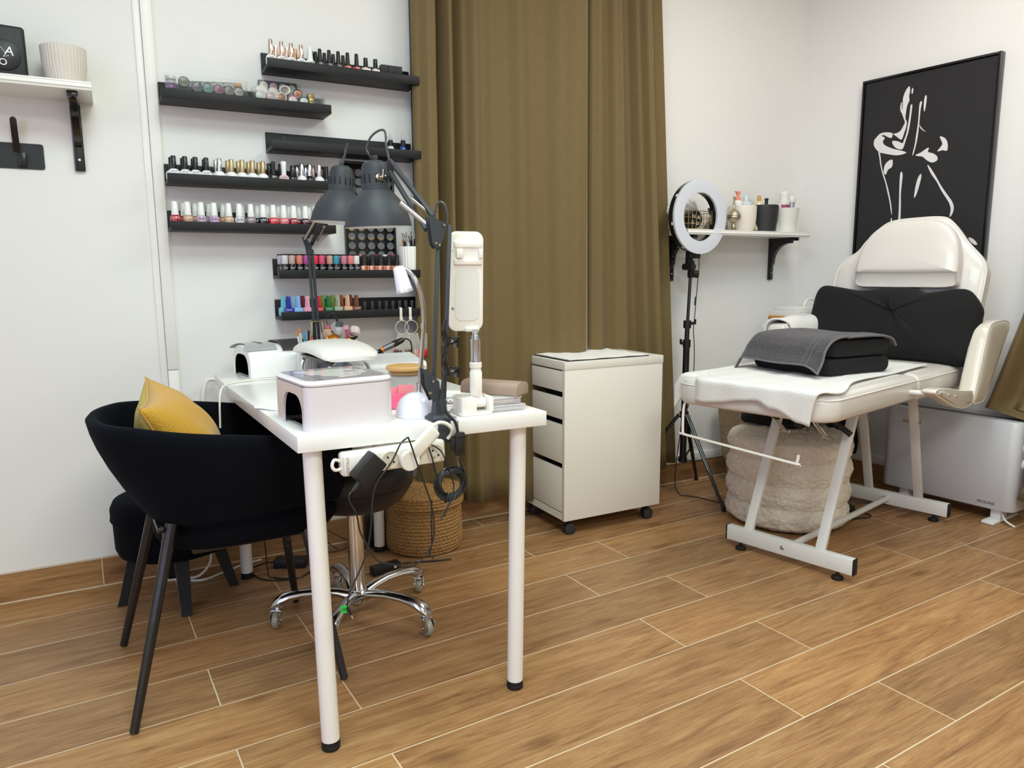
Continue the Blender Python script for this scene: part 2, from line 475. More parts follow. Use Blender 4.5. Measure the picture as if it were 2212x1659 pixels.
# right hand curtain, drawn aside along the right wall, its hem hanging in front of the heater
cur2 = thing('curtain', 'olive green curtain gathered beside the white heater at the right edge', 'curtain', RF(1.3, 0.12, 0))
def fn(u, v):
    z = 0.125 + (2.5-0.125)*v
    if z > .455: t0 = 1.03 + .125*min(1, (z-.455)/.48) + .10*max(0, min(1, (z-1.0)/1.4))
    else: t0 = 1.232 + .03*(z-.12)/.33 - .02*max(0, (.2-z)/.08)
    t = t0 + u*0.9
    off = 0.075 + 0.035*math.sin(26*u+1.2) + 0.02*math.sin(60*u)
    off += 0.10*max(0, min(1, (0.50-z)/0.1))*max(0, 1-abs(u-.1)/.4)
    return (RF(0) @ Vector((t, -off, z)))
mb = MB(); mb.surf(fn, 90, 60, 0.0015)
put(mb, 'curtain_panel', CUR, cur2, sharp=180)
# ============================================================ black picture ledges
BLK = mat('black_ledge_foil', '18181A', 0.5, var=0.12, vscale=60, spec=.35)
SCREW = mat('steel', 'C8C8C8', 0.25, 1.0)
WHITET = mat('white_print', 'F2F2F2', 0.5); BLACKT = mat('black_print', '151515', 0.5); GREYT = mat('grey_print', '6F7276', 0.5)
ledges = [  # s of the left end, z of the underside, words
    (0.516, 1.772, 'topmost black ledge on the wall, holding rose-gold and black capped bottles'),
    (0.179, 1.637, 'black ledge at left holding the two clear boxes of glitter pots'),
    (0.517, 1.503, 'nearly empty black ledge with only two dropper bottles at its right end'),
    (0.179, 1.372, 'black ledge at left with white gel bottles under black and gold caps'),
    (0.178, 1.218, 'black ledge at left with the row of white-capped nail polishes'),
    (0.518, 1.056, 'black ledge behind the lamp holding glitter-topped black bottles and the brush cup'),
    (0.518, 0.907, 'lowest black ledge, with bright one-colour bottles and hooks of swatch rings')]
LW, LD = 0.55, 0.12
for i, (s0, z0, lab) in enumerate(ledges):
    F = WF(s0+LW/2, 0, z0)
    t = thing('picture_ledge', lab, 'shelf', F, 'black picture ledges')
    mb = MB(F); mb.box((0, -0.005, 0.036), (LW, 0.010, 0.072), 0.001); put(mb, 'back_panel', BLK, t)
    mb = MB(F); mb.box((0, -0.06, 0.006), (LW, 0.100, 0.012), 0.001); put(mb, 'bottom_panel', BLK, t)
    mb = MB(F); mb.box((0, -0.115, 0.015), (LW, 0.010, 0.030), 0.001); put(mb, 'front_lip', BLK, t)
    for sx in ((-0.21,) if i == 2 else ()):
        mb = MB(F); mb.cyl((sx, -0.010, 0.055), (sx, -0.012, 0.055), 0.006); put(mb, 'screw_cover', mat('dark_cap', '3A3A3D', 0.5), t)
LZ = [z+0.012 for _, z, _ in ledges]

# ============================================================ bottles
GLASSY = {}
def lac(name, hx, rough=0.12, coat=0.6): return mat(name, hx, rough, coat=coat)
def cols(*a): return a
def round_bottle(name, lab, F, prof, cprof, bm, cm, txt=None, tcol=None, tsize=0.008, tz=0.02, ty=None, sx=1.0, sy=1.0, seg=24, cseg=16, boxy=None, group=None, sec=None):
    t = thing(name, lab, 'bottle', F, group)
    mb = MB(F)
    if boxy:
        w_, d_, h_, r_ = boxy
        mb.box((0, 0, h_/2), (w_, d_, h_), r_, seg=3)
        if prof: mb.lathe(prof, 12)
    else: mb.lathe(prof, seg, sx=sx, sy=sy)
    put(mb, 'bottle_body', bm, t, sharp=50)
    mb = MB(F); mb.lathe(cprof, cseg, flute=(2 if sec else 0), fd=0.05); put(mb, 'cap', cm, t, sharp=50)
    if txt:
        y = ty if ty is not None else -(boxy[1]/2 if boxy else max(p[0] for p in prof)*sy)
        letters(txt, tsize, F @ T(0, y-0.0005, tz) @ UP, tcol or WHITET, t)
    return t
# --- white-capped polishes (fifth ledge)
WCAP = mat('white_matte_cap', 'E9E8E6', 0.35)
opi_prof = [(0.004, 0), (0.0145, 0.001), (0.0158, 0.006), (0.0168, 0.028), (0.0165, 0.034), (0.0135, 0.038), (0.008, 0.040), (0.007, 0.041)]
opi_cap = [(0.0115, 0.040), (0.0118, 0.042), (0.0090, 0.083), (0.0075, 0.0845), (0.002, 0.0848)]
def lab_pos(row, i, n): return ORD[i]
Z5 = LZ[4]
front = [('cherry red', 'B3142B'), ('beige nude', 'C49A80'), ('pale lilac', 'C8B0C8'), ('pale orchid pink', 'CDA9CB'), ('sand beige', 'C9A37E'),
         ('clear white', 'D7D6DA'), ('dusty mauve', '8E7480'), ('black', '12151C'), ('bright coral red', 'DE2B33'), ('salmon pink', 'E0717F'), ('deep red', 'A01226'), ('dark wine red', '4A0E18'), ('dark burgundy', '6B1020')]
fs = [0.197, 0.236, 0.278, 0.319, 0.366, 0.401, 0.439, 0.48, 0.515, 0.551, 0.586, 0.627, 0.663]
opi = None
for i, ((nm, hx), s) in enumerate(zip(front, fs)):
    F = WF(s, 0.083, Z5, random.uniform(-.08, .08)); m_ = lac('polish_'+nm.replace(' ', '_'), hx)
    lab = '%s nail polish with white cap, %s in the front row of its ledge' % (nm, ORD[i])
    if opi is None:
        opi = round_bottle('nail_polish_bottle', lab, F, opi_prof, opi_cap, m_, WCAP, 'O·P·I', WHITET, 0.0112, 0.0292, -0.0172, group='white-capped nail polishes')
        keep(opi); PO = (opi, [m_])
    else:
        dup(opi, F, lab, {'bottle_body': m_, 'lettering': WHITET if i in (0, 7, 8, 10, 11, 12, 1, 4, 6, 9) else BLACKT})
back = [('wine red', '7A1020'), ('peach pink', 'C08070'), ('lilac grey', '8E8294'), ('apricot', 'C98C6C'), ('grey', '9A9AA0'), ('black', '17171C'), ('deep burgundy', '5A0F1C'), ('rose pink', 'C25566'), ('brick red', '8C1D22'), ('dark plum', '3E0D18'), ('dark red', '5E0F1A')]
for (nm, hx), s, i in zip(back, [0.228, 0.264, 0.309, 0.354, 0.415, 0.468, 0.503, 0.541, 0.578, 0.614, 0.650], range(20)):
    dup(opi, WF(s, 0.040, Z5), '%s nail polish with white cap, %s in the back row of its ledge' % (nm, ORD[i]), {'bottle_body': lac('polish_back_'+nm.replace(' ', '_'), hx)})
# --- fourth ledge
Z4 = LZ[3]
WBODY = mat('white_gel_bottle', 'ECEBEA', 0.3, coat=.3)
BCAP = mat('black_gloss_cap', '101114', 0.3, coat=.3)
GOLD = mat('brushed_gold_cap', 'B7A27C', 0.38, 0.7); SILV = mat('silver_cap', 'D5D6D8', 0.18, 1.0)
gel_prof = [(0.004, 0), (0.0165, 0.001), (0.0178, 0.006), (0.0185, 0.022), (0.0165, 0.030), (0.009, 0.036), (0.008, 0.038)]
gel_cap = [(0.0085, 0.036), (0.0088, 0.038), (0.0082, 0.0765), (0.007, 0.078), (0.002, 0.0782)]
gel = None
s4 = [0.203, 0.238, 0.270, 0.304]
for i, s in enumerate(s4):
    lab = 'white gel bottle with tall black cap, %s from the left in the front row' % ORD[i]
    F = WF(s, 0.083, Z4)
    if gel is None:
        gel = round_bottle('gel_polish_bottle', lab, F, gel_prof, gel_cap, WBODY, BCAP, 'BARJSM', BLACKT, 0.0062, 0.027, -0.0186, sx=1.0, sy=0.8, group='black-capped gel bottles')
        keep(gel)
    else: dup(gel, F, lab)
    dup(gel, WF(s-0.004+i*.001, 0.042, Z4), 'black-capped gel bottle directly behind the %s front one on the fourth ledge' % ORD[i], group='black-capped gel bottles, back row')
gel2 = None
for i, s in enumerate([0.345, 0.384, 0.419, 0.453, 0.488]):
    F = WF(s, 0.083, Z4)
    cap = SILV if i == 0 else GOLD
    lab = 'white gel bottle with silver cap, right of the four black-capped ones' if i == 0 else 'white gel bottle with brushed gold cap, %s of the gold-capped front row' % ORD[i-1]
    if gel2 is None:
        gel2 = round_bottle('gel_polish_bottle', lab, F, gel_prof, gel_cap, WBODY, cap, '', sx=1.0, sy=0.8, group='gold and silver capped gel bottles')
        mb = MB(F)
        for k in range(7):
            a = rad(-90+30*k); mb.cyl((0.0035*math.sin(a), -0.0156, 0.013+0.0035*math.cos(a)), (0.0065*math.sin(a), -0.0156, 0.013+0.0065*math.cos(a)), 0.0005, seg=4)
        put(mb, 'logo_mark', BLACKT, gel2); keep(gel2)
    else: dup(gel2, F, lab, {'cap': cap})
    dup(gel2, WF(s-0.006, 0.042, Z4), ('silver' if i == 0 else 'gold')+'-capped gel bottle behind the %s metallic-capped one in front' % ORD[i], {'cap': cap}, 'gold and silver capped gel bottles, back row')
# mixed bottles to the right
def gelx(nm, s, d, body, cap, txt, tcol, lab, hb=1.0, prof=None, cp=None, boxy=None, ts=.006):
    return round_bottle('gel_polish_bottle', lab, WF(s, d, Z4), prof or gel_prof, cp or gel_cap, body, cap, txt, tcol, ts, 0.0262, -0.0157 if not boxy else None, sy=0.8 if not boxy else 1, boxy=boxy, group='mixed gel bottles on the fourth ledge')
BB = mat('black_gloss_bottle', '131316', 0.2, coat=.5)
gelx('', .523, .083, BB, mat('black_satin_cap', '1D1D1E', .4), 'RN', WHITET, 'black gel bottle with black cap marked RN, right of the gold caps', ts=.010, cp=[(0.0075, .036), (0.0072, .079), (0.002, .080)])
gelx('', .559, .083, mat('pale_pink_bottle', 'E3BFC4', .3), WCAP, 'ENVY', BLACKT, 'pale pink bottle with flared white cap on the fourth ledge', ts=.007, cp=[(0.0085, .036), (0.0085, .06), (0.0105, .080), (0.009, .082), (.002, .082)])
gelx('', .592, .075, BB, BCAP, '', None, 'short glossy black bottle right of the flared white cap', cp=[(0.0098, .034), (0.0102, .036), (0.0098, .068), (0.008, .070), (.002, .07)])
gelx('', .622, .083, mat('white_bottle_brown_window', 'E6E4E2', .3), SILV, 'NAIL', BLACKT, 'white bottle with silver cap between two black bottles', boxy=(.027, .027, .034, .006))
gelx('', .650, .083, BB, SILV, 'S', WHITET, 'black squat bottle with bright silver cap near the grey lamp shade', boxy=(.028, .027, .030, .005))
gelx('', .684, .083, mat('white_box_bottle', 'E8E6E5', .3), mat('pearl_cap', 'C9B9BF', .25, .6), 'DIVA', BLACKT, 'white square bottle with pearly cap beside the grey lamp shade', boxy=(.030, .028, .027, .003))
gelx('', .713, .075, mat('navy_gloss', '20283A', .2), BCAP, '', None, 'dark navy bottle at the right end of the fourth ledge', cp=[(0.0075, .034), (0.007, .075), (0.002, .0755)])
gelx('', .672, .042, BB, mat('rose_cap', 'B99', .3, .5) if 0 else mat('rose_cap', 'BB9C98', .3, .6), '', None, 'bottle with rose metallic cap in the back row of the fourth ledge')
gelx('', .706, .040, BB, BCAP, '', None, 'black bottle in the back row, right end of the fourth ledge')
gelx('', .614, .042, BB, SILV, '', None, 'silver-capped bottle in the back row of the fourth ledge, right half')
gelx('', .645, .042, BB, SILV, '', None, 'silver-capped black bottle in the back row, behind the squat black one')
gelx('', .517, .040, BB, BCAP, '', None, 'black bottle in the back row, behind the one marked RN')
gelx('', .556, .040, BB, BCAP, '', None, 'black bottle in the back row behind the flared white cap')
# --- top ledge
Z1 = LZ[0]
RG = mat('rose_gold_cap', 'E3CCBE', 0.12, 1.0)
for i, s in enumerate([0.536, 0.572, 0.605, 0.639]):
    F = WF(s, .083, Z1); h = (0.018, .008, .004, 0)[i]
    round_bottle('gel_polish_bottle', 'white bottle with shiny rose-gold cap, %s from the left on the top ledge' % ORD[i], F,
        [(0.004, 0), (0.0165, 0.001), (0.0178, 0.006), (0.0178, 0.024), (0.015, 0.033), (0.009, 0.037)], [(0.0092, .036), (0.0095, .038), (0.0072, .080+h*.3), (.0065, .082+h*.3), (.002, .082+h*.3)], WBODY, RG, 'MISSU', BLACKT, .006, .026, -.0178, sy=.85, group='rose-gold capped bottles on the top ledge')
for i, s in enumerate([0.560, 0.598, 0.627]):
    round_bottle('gel_polish_bottle', 'rose-gold capped bottle, %s in the back row of the top ledge' % ORD[i], WF(s, .042, Z1),
        [(0.004, 0), (0.0165, 0.001), (0.0178, 0.006), (0.0178, 0.024), (0.015, 0.033), (0.009, 0.037)], [(0.0085, .036), (0.0088, .038), (0.0072, .078), (.002, .079)], WBODY, RG if i < 2 else mat('copper_cap', 'B98C6C', .3, .6), '', group='rose-gold capped bottles, back row')
round_bottle('gel_polish_bottle', 'all-white bottle with white cap right of the rose-gold caps', WF(.670, .083, Z1), [(0.004, 0), (0.015, 0.001), (0.0165, 0.006), (0.0165, 0.026), (0.0145, 0.033), (0.009, 0.035)],
    [(0.0105, .034), (0.0108, .036), (0.0078, .078), (.002, .079)], WBODY, WCAP, 'yoshi', BLACKT, .008, .026, -.0172)
DT = [('dark ink blue', '1C1B26'), ('dark plum', '3A1822'), ('glossy black', '111118'), ('orange coral', 'E2542F'), ('bright red', 'E0222B')]
BCAPS = mat('black_rubber_cap', '161718', 0.45)
pol = None
for i, (s, (nm, hx)) in enumerate(zip([0.705, 0.738, 0.771, 0.805, 0.838], DT)):
    F = WF(s, .083, Z1); m_ = lac('varnish_'+nm.replace(' ', '_'), hx)
    lab = '%s polish bottle with black cap on the top ledge, front row' % nm
    if pol is None:
        pol = round_bottle('nail_polish_bottle', lab, F, [(0.004, 0), (0.0135, 0.001), (0.015, 0.006), (0.016, 0.022), (0.0125, 0.030), (0.007, 0.033)], [(0.0085, .032), (0.0088, .034), (0.0066, .076), (.0055, .078), (.002, .078)], m_, BCAPS, 'OC', WHITET, .009, .0255, -.0164, sec=1, group='black-capped polishes on the top ledge')
        keep(pol)
    else: dup(pol, F, lab, {'bottle_body': m_})
for i, s in enumerate([0.686, 0.700, 0.732, 0.764, 0.800]):
    dup(pol, WF(s, .042, Z1), 'black-capped polish, %s in the back row of the top ledge' % ORD[i], {'bottle_body': lac('varnish_dark_%d' % i, ['1A1A22', '222', '2A1015', '141418', 'B83A24'][i] if i != 1 else '20202A')}, 'black-capped polishes, back row of the top ledge')
GLS = mat('clear_glass', 'FFFFFF', 0.03, trans=0.95, ior=1.45)
PLAST = mat('clear_plastic', 'EEF1F4', 0.05, trans=0.9, ior=1.15, alpha=0.28)
for i, (s, nm, hx) in enumerate([(.872, 'larger', 'D9CFC8'), (.909, 'smaller', 'DAD4CC')]):
    F = WF(s, .083, Z1)
    t = round_bottle('nail_polish_bottle', '%s square clear polish bottle with pale label and black cap, top ledge' % nm, F, [(0.008, .030), (.008, .036)], [(0.0082, .035), (0.0085, .036), (0.0078, .068), (.002, .069)], mat('milky_glass', 'CFC6BE', .1, coat=.6), BCAP, boxy=(.033 if i == 0 else .029, .026, .032, .004))
    mb = MB(F); mb.box((0, -.0133, .017), (.022, .0006, .022)); put(mb, 'paper_label', mat('pale_pink_label', 'EFDCDA', .6), t)
    letters('gummy', .006, F @ T(0, -.0138, .022) @ UP, BLACKT, t)
for i, (s, hx) in enumerate([(.943, '5A2F33'), (.971, '5E1F30'), (.998, '26222C')]):
    F = WF(s, .075, Z1)
    t = thing('nail_polish_bottle', 'small square %s bottle with cube-shaped black cap, top ledge right end' % ['dusty brown', 'plum red', 'near-black violet'][i], 'bottle', F, 'square bottles with cube caps')
    mb = MB(F); mb.box((0, 0, .011), (.0255, .0255, .022), .002); put(mb, 'bottle_body', lac('square_%d' % i, hx), t)
    mb = MB(F); mb.box((0, 0, .038), (.0265, .0265, .031), .0012); put(mb, 'cap', mat('black_matte_cube_cap', '18181A', .5), t)
# --- third ledge: two droppers
Z3 = LZ[2]
for s, d, nm, body, h in ((0.963, .07, 'dark', mat('teal_white_dropper', 'C9CFCF', .2), 0), (1.013, .07, 'cobalt blue', lac('cobalt', '1B2F86'), 0.003)):
    F = WF(s, d, Z3)
    t = thing('dropper_bottle', '%s dropper bottle with clear pointed nozzle on the nearly empty ledge' % ('white-labelled' if nm == 'dark' else nm), 'bottle', F, 'dropper bottles')
    mb = MB(F); mb.lathe([(0.004, 0), (.0125, .001), (.0135, .004), (.0135, .026+h), (.010, .034+h), (.008, .036+h)], 20); put(mb, 'bottle_body', body, t)
    mb = MB(F); mb.lathe([(.0095, .034+h), (.0098, .036+h), (.0090, .056+h), (.003, .058+h)], 20); put(mb, 'collar', BCAPS, t)
    mb = MB(F); mb.lathe([(.0068, .057+h), (.0062, .064+h), (.0022, .082+h), (.0018, .086+h)], 14); put(mb, 'nozzle', mat('clear_nozzle', 'DADFE2', .1, trans=.6), t)
    letters('INK' if nm == 'dark' else 'blue', .008, F @ T(0, -.0141, .016) @ UP, BLACKT if nm == 'dark' else WHITET, t)
# --- sixth ledge: black bottles with glitter cylinders
Z6 = LZ[5]
six = [('silver white', 'C9C6CC'), ('beige glitter', 'B79E98'), ('coral', 'CE7A66'), ('magenta', 'A83A94'), ('scarlet', 'D93042'), ('hot pink', 'D2476F'), ('peach', 'C98C80'), ('turquoise', '1F8FA8'), ('rose glitter', 'B9748A'), ('pink and gold', 'DE7477'), ('white and gold', 'E6DCD4')]
vic = None
def glit(nm, hx): return mat('glitter_'+nm.replace(' ', '_'), hx, 0.3, var=0.55, vscale=420, coat=.5)
def vbottle(F, lab, m_, group):
    t = thing('gel_polish_bottle', lab, 'bottle', F, group)
    mb = MB(F); mb.lathe([(.004, 0), (.0118, .001), (.0128, .005), (.0128, .026), (.010, .036), (.0095, .040)], 20); put(mb, 'bottle_body', BB, t)
    mb = MB(F); mb.lathe([(.0112, .040), (.0116, .041), (.0116, .071), (.011, .072)], 20); put(mb, 'cap', m_, t)
    mb = MB(F); mb.lathe([(.0118, .071), (.0120, .072), (.0120, .0745), (.011, .0755), (.002, .0757)], 20); put(mb, 'cap_rim', BCAP, t)
    letters('VICTORIA\nVYNN', .0040, F @ T(0, -.0134, .0255) @ UP, WHITET, t)
    return t
for i, ((nm, hx), s) in enumerate(zip(six, [0.545, 0.57, 0.597, 0.621, 0.653, 0.678, 0.707, 0.731, 0.76, 0.785, 0.808])):
    F = WF(s, .088, Z6); lab = 'black bottle topped by a %s cylinder on the sixth ledge, front row' % nm
    if vic is None: vic = keep(vbottle(F, lab, glit(nm, hx), 'black bottles with coloured tops'))
    else: dup(vic, F, lab, {'cap': glit(nm, hx)})
for i, ((nm, hx), s) in enumerate(zip([('pale lilac', 'BBA9BC'), ('mushroom', 'AE9A8E'), ('red', 'C03A38'), ('sky blue', '7FA9C4'), ('crimson', 'B9232E'), ('violet', '6A5A9C'), ('navy glitter', '3A4658'), ('teal', '2A7F8A'), ('mauve', '9A6A7E'), ('dusky pink', 'CF6B74'), ('silver', 'B8B4B2')],
        [0.537, 0.562, 0.589, 0.613, 0.645, 0.670, 0.699, 0.724, 0.752, 0.777, 0.801])):
    dup(vic, WF(s, .055, Z6), 'black bottle with %s top in the back row of the sixth ledge' % nm, {'cap': glit(nm, hx)}, 'black bottles with coloured tops, back row')
PKB = mat('pink_square_bottle', 'E3A79B', .25, coat=.4)
psq = None
for i, s in enumerate([0.839, 0.871, 0.904, 0.936, 0.969]):
    F = WF(s, .088, Z6); lab = 'square salmon-pink bottle with black neck, %s of the five on the sixth ledge' % ORD[i]
    if psq is None:
        psq = thing('nail_polish_bottle', lab, 'bottle', F, 'square pink bottles')
        mb = MB(F); mb.box((0, 0, .017), (.029, .026, .034), .003); put(mb, 'bottle_body', PKB, psq)
        mb = MB(F); mb.lathe([(.0085, .034), (.0088, .036), (.0078, .070), (.0088, .074), (.002, .0745)], 16); put(mb, 'cap', mat('charcoal_cap', '2E2C2E', .5), psq)
        mb = MB(F); mb.prism(circ(.0075, 20), .0006, T(.004, -.0131, .0260) @ RX(PI/2)); put(mb, 'label_disc', mat('brown_disc', '9A5A22', .4), psq)
        keep(psq)
    else: dup(psq, F, lab)
for i, (s, nm, hx) in enumerate([(0.832, 'coral', 'C47A6C'), (0.868, 'smoky grey', '5A5558'), (0.900, 'wine', '6A1E2E'), (0.935, 'white', 'D8D8DA'), (0.966, 'ruby', '8A2636')]):
    F = WF(s, .045, Z6)
    t = thing('nail_polish_bottle', 'inverted black bottle showing a %s base above the pink square ones' % nm, 'bottle', F, 'inverted bottles behind the pink ones')
    mb = MB(F); mb.lathe([(.0088, 0), (.0088, .002), (.0078, .045), (.012, .052), (.013, .070)], 16); put(mb, 'bottle_body', mat('charcoal_cap'), t)
    mb = MB(F); mb.lathe([(.0132, .070), (.0134, .071), (.013, .077), (.003, .078)], 16); put(mb, 'bottle_base', lac('base_'+nm.replace(' ', '_'), hx), t)
# tray of round pots standing on the sixth ledge, leaning on the wall
F = WF(0.889, .022, Z6) @ RX(rad(-2.0))
t = thing('glitter_pot_case', 'tall black case of round clear-lidded pots standing behind the lamps', 'case', F)
mb = MB(F)
CW, CH = 0.200, 0.425
mb.box((0, 0.006, CH/2), (CW, .004, CH), .001)
for x in (-CW/2+.004, CW/2-.004): mb.box((x, -.002, CH/2), (.008, .020, CH), .001)
for z in (.004, CH-.004): mb.box((0, -.002, z), (CW-.016, .020, .008), .001)
put(mb, 'case', mat('black_case_plastic', '0E0E10', .3), t)
POTM = mat('pot_clear_lid', '5E6064', 0.08, coat=1.0, var=.5, vscale=60)
GLT = mat('gold_flakes', 'C9A24A', .3, .8, var=.5, vscale=600)
for c_ in range(5):
    for r_ in range(11):
        x = -0.0765+0.0383*c_; z = 0.042+0.0335*r_*1.02
        if z > CH-.02: continue
        mb = MB(F); mb.lathe([(.0135, 0), (.0148, .002), (.0148, .011), (.0135, .0125), (.011, .0125), (.0105, .0115), (.001, .0115)], 20, M=T(x, .003, z) @ RX(PI/2))
        p = put(mb, 'glitter_pot', POTM, t)
        if r_ in (3, 7) or (r_ == 4 and c_ < 2):
            mb = MB(F); mb.surf(lambda u, v: (x+(.0095*(2*u-1)), -.0102, z-.0095*math.sqrt(max(0, 1-(2*u-1)**2))+v*(max(0, .0095*math.sqrt(max(0, 1-(2*u-1)**2))-.005)+.0008*math.sin(20*u))), 10, 2, .0003)
            put(mb, 'gold_glitter', GLT, p)
# brush cup
F = WF(1.032, .062, Z6)
t = thing('brush_cup', 'white fluted cup full of fine brushes at the right end of a ledge', 'cup', F)
CERW = mat('white_ribbed_ceramic', 'EAE8E3', .4)
mb = MB(F); mb.lathe([(.040, 0), (.0425, .002), (.0435, .105), (.0425, .108), (.0395, .108), (.0385, .010), (.002, .008)], 96, flute=4, fd=.03, sy=1.0); put(mb, 'cup', CERW, t)
bc = [('orange-banded', 'E06A2A'), ('white', 'E8E8E8'), ('black', '161616')]
BRX = sorted(range(13), key=lambda i: math.sqrt(i+1)*math.cos(2.4*i))
for i in range(13):
    a = 2.4*i; r0 = .030*math.sqrt((i+1)/13); x0 = r0*math.cos(a)*.6; y0 = r0*math.sin(a)*.6; x1 = x0*1.9; y1 = y0*1.6
    h = .150+.022*((i*37) % 7)/7
    G = WF(1.032, .062, Z6)
    nm, hx = bc[(i*2) % 3 if i % 4 else 2]
    col = ['black', 'white', 'black', 'orange-banded', 'black', 'silver'][i % 6]
    b = thing('fine_brush', '%s nail art brush, %s from the left of thirteen in the fluted cup' % (col, ORD[BRX.index(i)]), 'brush', G, 'brushes in the fluted cup: '+col)
    p0 = Vector((x0, y0, .010)); p1 = Vector((x1, y1, h)); d_ = (p1-p0)
    mb = MB(G); mb.tube([p0, p0+d_*.80], [.0026, .003], 8); put(mb, 'handle', mat({'black': 'brush_black', 'white': 'brush_white', 'orange-banded': 'brush_orange', 'silver': 'brush_silver'}[col], {'black': '17171A', 'white': 'E9E9EA', 'orange-banded': 'E27434', 'silver': 'A9ABB0'}[col], .35), b)
    mb = MB(G); mb.tube([p0+d_*.78, p0+d_*.93], [.0028, .0016], 8); put(mb, 'ferrule', SILV, b)
    mb = MB(G); mb.tube([p0+d_*.92, p0+d_*.97, p1], [.0016, .0018, .0004], 6); put(mb, 'bristles', mat('brown_bristle', '6A5040', .8), b)
# --- seventh ledge
Z7 = LZ[6]
sev = [('royal blue', '1E2A92'), ('sky blue', '86B4E4'), ('baby pink', 'EBA9BE'), ('crimson red', 'C81C38'), ('emerald green', '12703A'), ('sage grey-green', '9CA690'), ('peach beige', 'DBA384'), ('chestnut brown', '6E3B25')]
can = None
for i, ((nm, hx), s) in enumerate(zip(sev, [0.551, 0.585, 0.619, 0.66, 0.696, 0.731, 0.768, 0.802])):
    F = WF(s, .088, Z7); m_ = mat('one_colour_'+nm.replace(' ', '_'), hx, .28, coat=.3)
    lab = 'entirely %s gel bottle, body and cap alike, front of the lowest ledge' % nm
    if can is None:
        can = thing('gel_polish_bottle', lab, 'bottle', F, 'one-colour bottles on the lowest ledge')
        mb = MB(F); mb.box((0, 0, .016), (.033, .028, .032), .0035, seg=3); put(mb, 'bottle_body', m_, can)
        mb = MB(F); mb.lathe([(.0105, .032), (.0108, .033), (.0080, .072), (.007, .0735), (.002, .0736)], 6, M=RZ(.2)); put(mb, 'cap', m_, can)
        letters('CANNI', .0064, F @ T(0, -.0146, .0245) @ UP, WHITET, can); keep(can)
    else: dup(can, F, lab, {'bottle_body': m_, 'cap': m_})
for i, ((nm, hx), s) in enumerate(zip([('aqua', '6CC0D0'), ('powder blue', '9CC4E8'), ('burgundy', '7A1B34'), ('lime green', '7FA23C'), ('olive green', '8C9440'), ('sienna', 'A0522D'), ('cocoa', '5A3A2C')],
        [0.540, 0.576, 0.610, 0.684, 0.722, 0.755, 0.790])):
    m_ = mat('one_colour_back_'+nm.replace(' ', '_'), hx, .28, coat=.3)
    dup(can, WF(s, .050, Z7), 'entirely %s gel bottle in the back row of the lowest ledge' % nm, {'bottle_body': m_, 'cap': m_}, 'one-colour bottles, back row')
for i, s in enumerate([0.836, 0.866, 0.895, 0.922, 0.949, 0.976, 1.002, 1.028, 1.052]):
    F = WF(s, .080, Z7)
    t = round_bottle('gel_polish_bottle', 'small black capped bottle, %s of nine at the right of the lowest ledge' % ORD[i], F, [(.004, 0), (.0105, .001), (.0115, .004), (.0115, .012), (.008, .018)],
        [(.0072, .017), (.0075, .018), (.0078, .046), (.007, .048), (.002, .048)], BB if i < 8 else lac('fuchsia', 'B3206A'), mat('charcoal_cap'), '', group='small black bottles on the lowest ledge')
# ============================================================ clear boxes with pots on the second ledge
Z2 = LZ[1]
def clear_box(F, lab, w_, d_, h_):
    t = thing('clear_organiser_box', lab, 'box', F)
    th = .0018
    mb = MB(F)
    mb.box((0, 0, th/2), (w_, d_, th)); 
    for y in (-d_/2+th/2, d_/2-th/2): mb.box((0, y, h_/2), (w_, th, h_-.001), .0004)
    for x in (-w_/2+th/2, w_/2-th/2): mb.box((x, 0, h_/2), (th, d_-2*th, h_-.001), .0004)
    put(mb, 'box', PLAST, t)
    return t
def pot(F, lab, hx, rim, r=.017, h=.012, group=None, txt=None, tcol=None):
    t = thing('powder_pot', lab, 'pot', F, group)
    mb = MB(F); mb.lathe([(r*.9, 0), (r, .001), (r, h), (r*.92, h+.001), (r*.80, h+.001), (r*.78, h), (.001, h)], 26); put(mb, 'jar', rim, t)
    mb = MB(F); mb.lathe([(r*.78, h), (r*.5, h+.0008), (.001, h+.001)], 22); put(mb, 'lid_window', mat('pot_'+hx, hx, .25, var=.35, vscale=300, coat=.4), t)
    if txt: letters(txt, r*.5, F @ T(0, 0, h+.0014), tcol or BLACKT, t)
    return t
FC = WF(0.323, .068, Z2)
clear_box(FC, 'longer clear box of round glitter pots on the left black ledge', .255, .068, .072)
DRIM = mat('dark_pot_rim', '2A2B30', .25, coat=.5)
up = RX(PI/2)
six = [(-.072, .030, 'olive grey', '8C8A72', 'lucky'), (-.032, .018, 'graphite', '5E6064', 'GO'), (.001, .017, 'teal glitter', '6E9A9C', 'GO'), (.034, .016, 'magenta glitter', 'A0587C', 'GO'), (.067, .016, 'taupe', '8F7B76', 'GO'), (.098, .015, 'pale grey', 'B6B1AE', 'KIKI')]
for i, (x, z, nm, hx, tx) in enumerate(six):
    pot(FC @ T(x, -.020, z+.018) @ up, '%s glitter pot in the longer clear box, %s from the left' % (nm, ORD[i]), hx, DRIM, .0170, .011, 'dark-rimmed pots in the longer clear box', tx, BLACKT)
# stack of clear pots at the left end
for i, (nm, hx) in enumerate([('clear', 'C8C8CC'), ('orange', 'C2735A'), ('violet', 'A070B0'), ('silver', 'C8C6CC'), ('pearl', 'D9D7D8')]):
    F = FC @ T(-.107, .012, .003+i*.0140)
    t = thing('glitter_jar', '%s glitter jar in the stack at the left end of the longer box' % nm, 'jar', F, 'stacked clear jars')
    mb = MB(F); mb.lathe([(.015, 0), (.0165, .001), (.0165, .011), (.015, .012), (.002, .012)], 20); put(mb, 'jar', mat('jar_'+nm, hx, .12, var=.4, vscale=260, coat=.6), t)
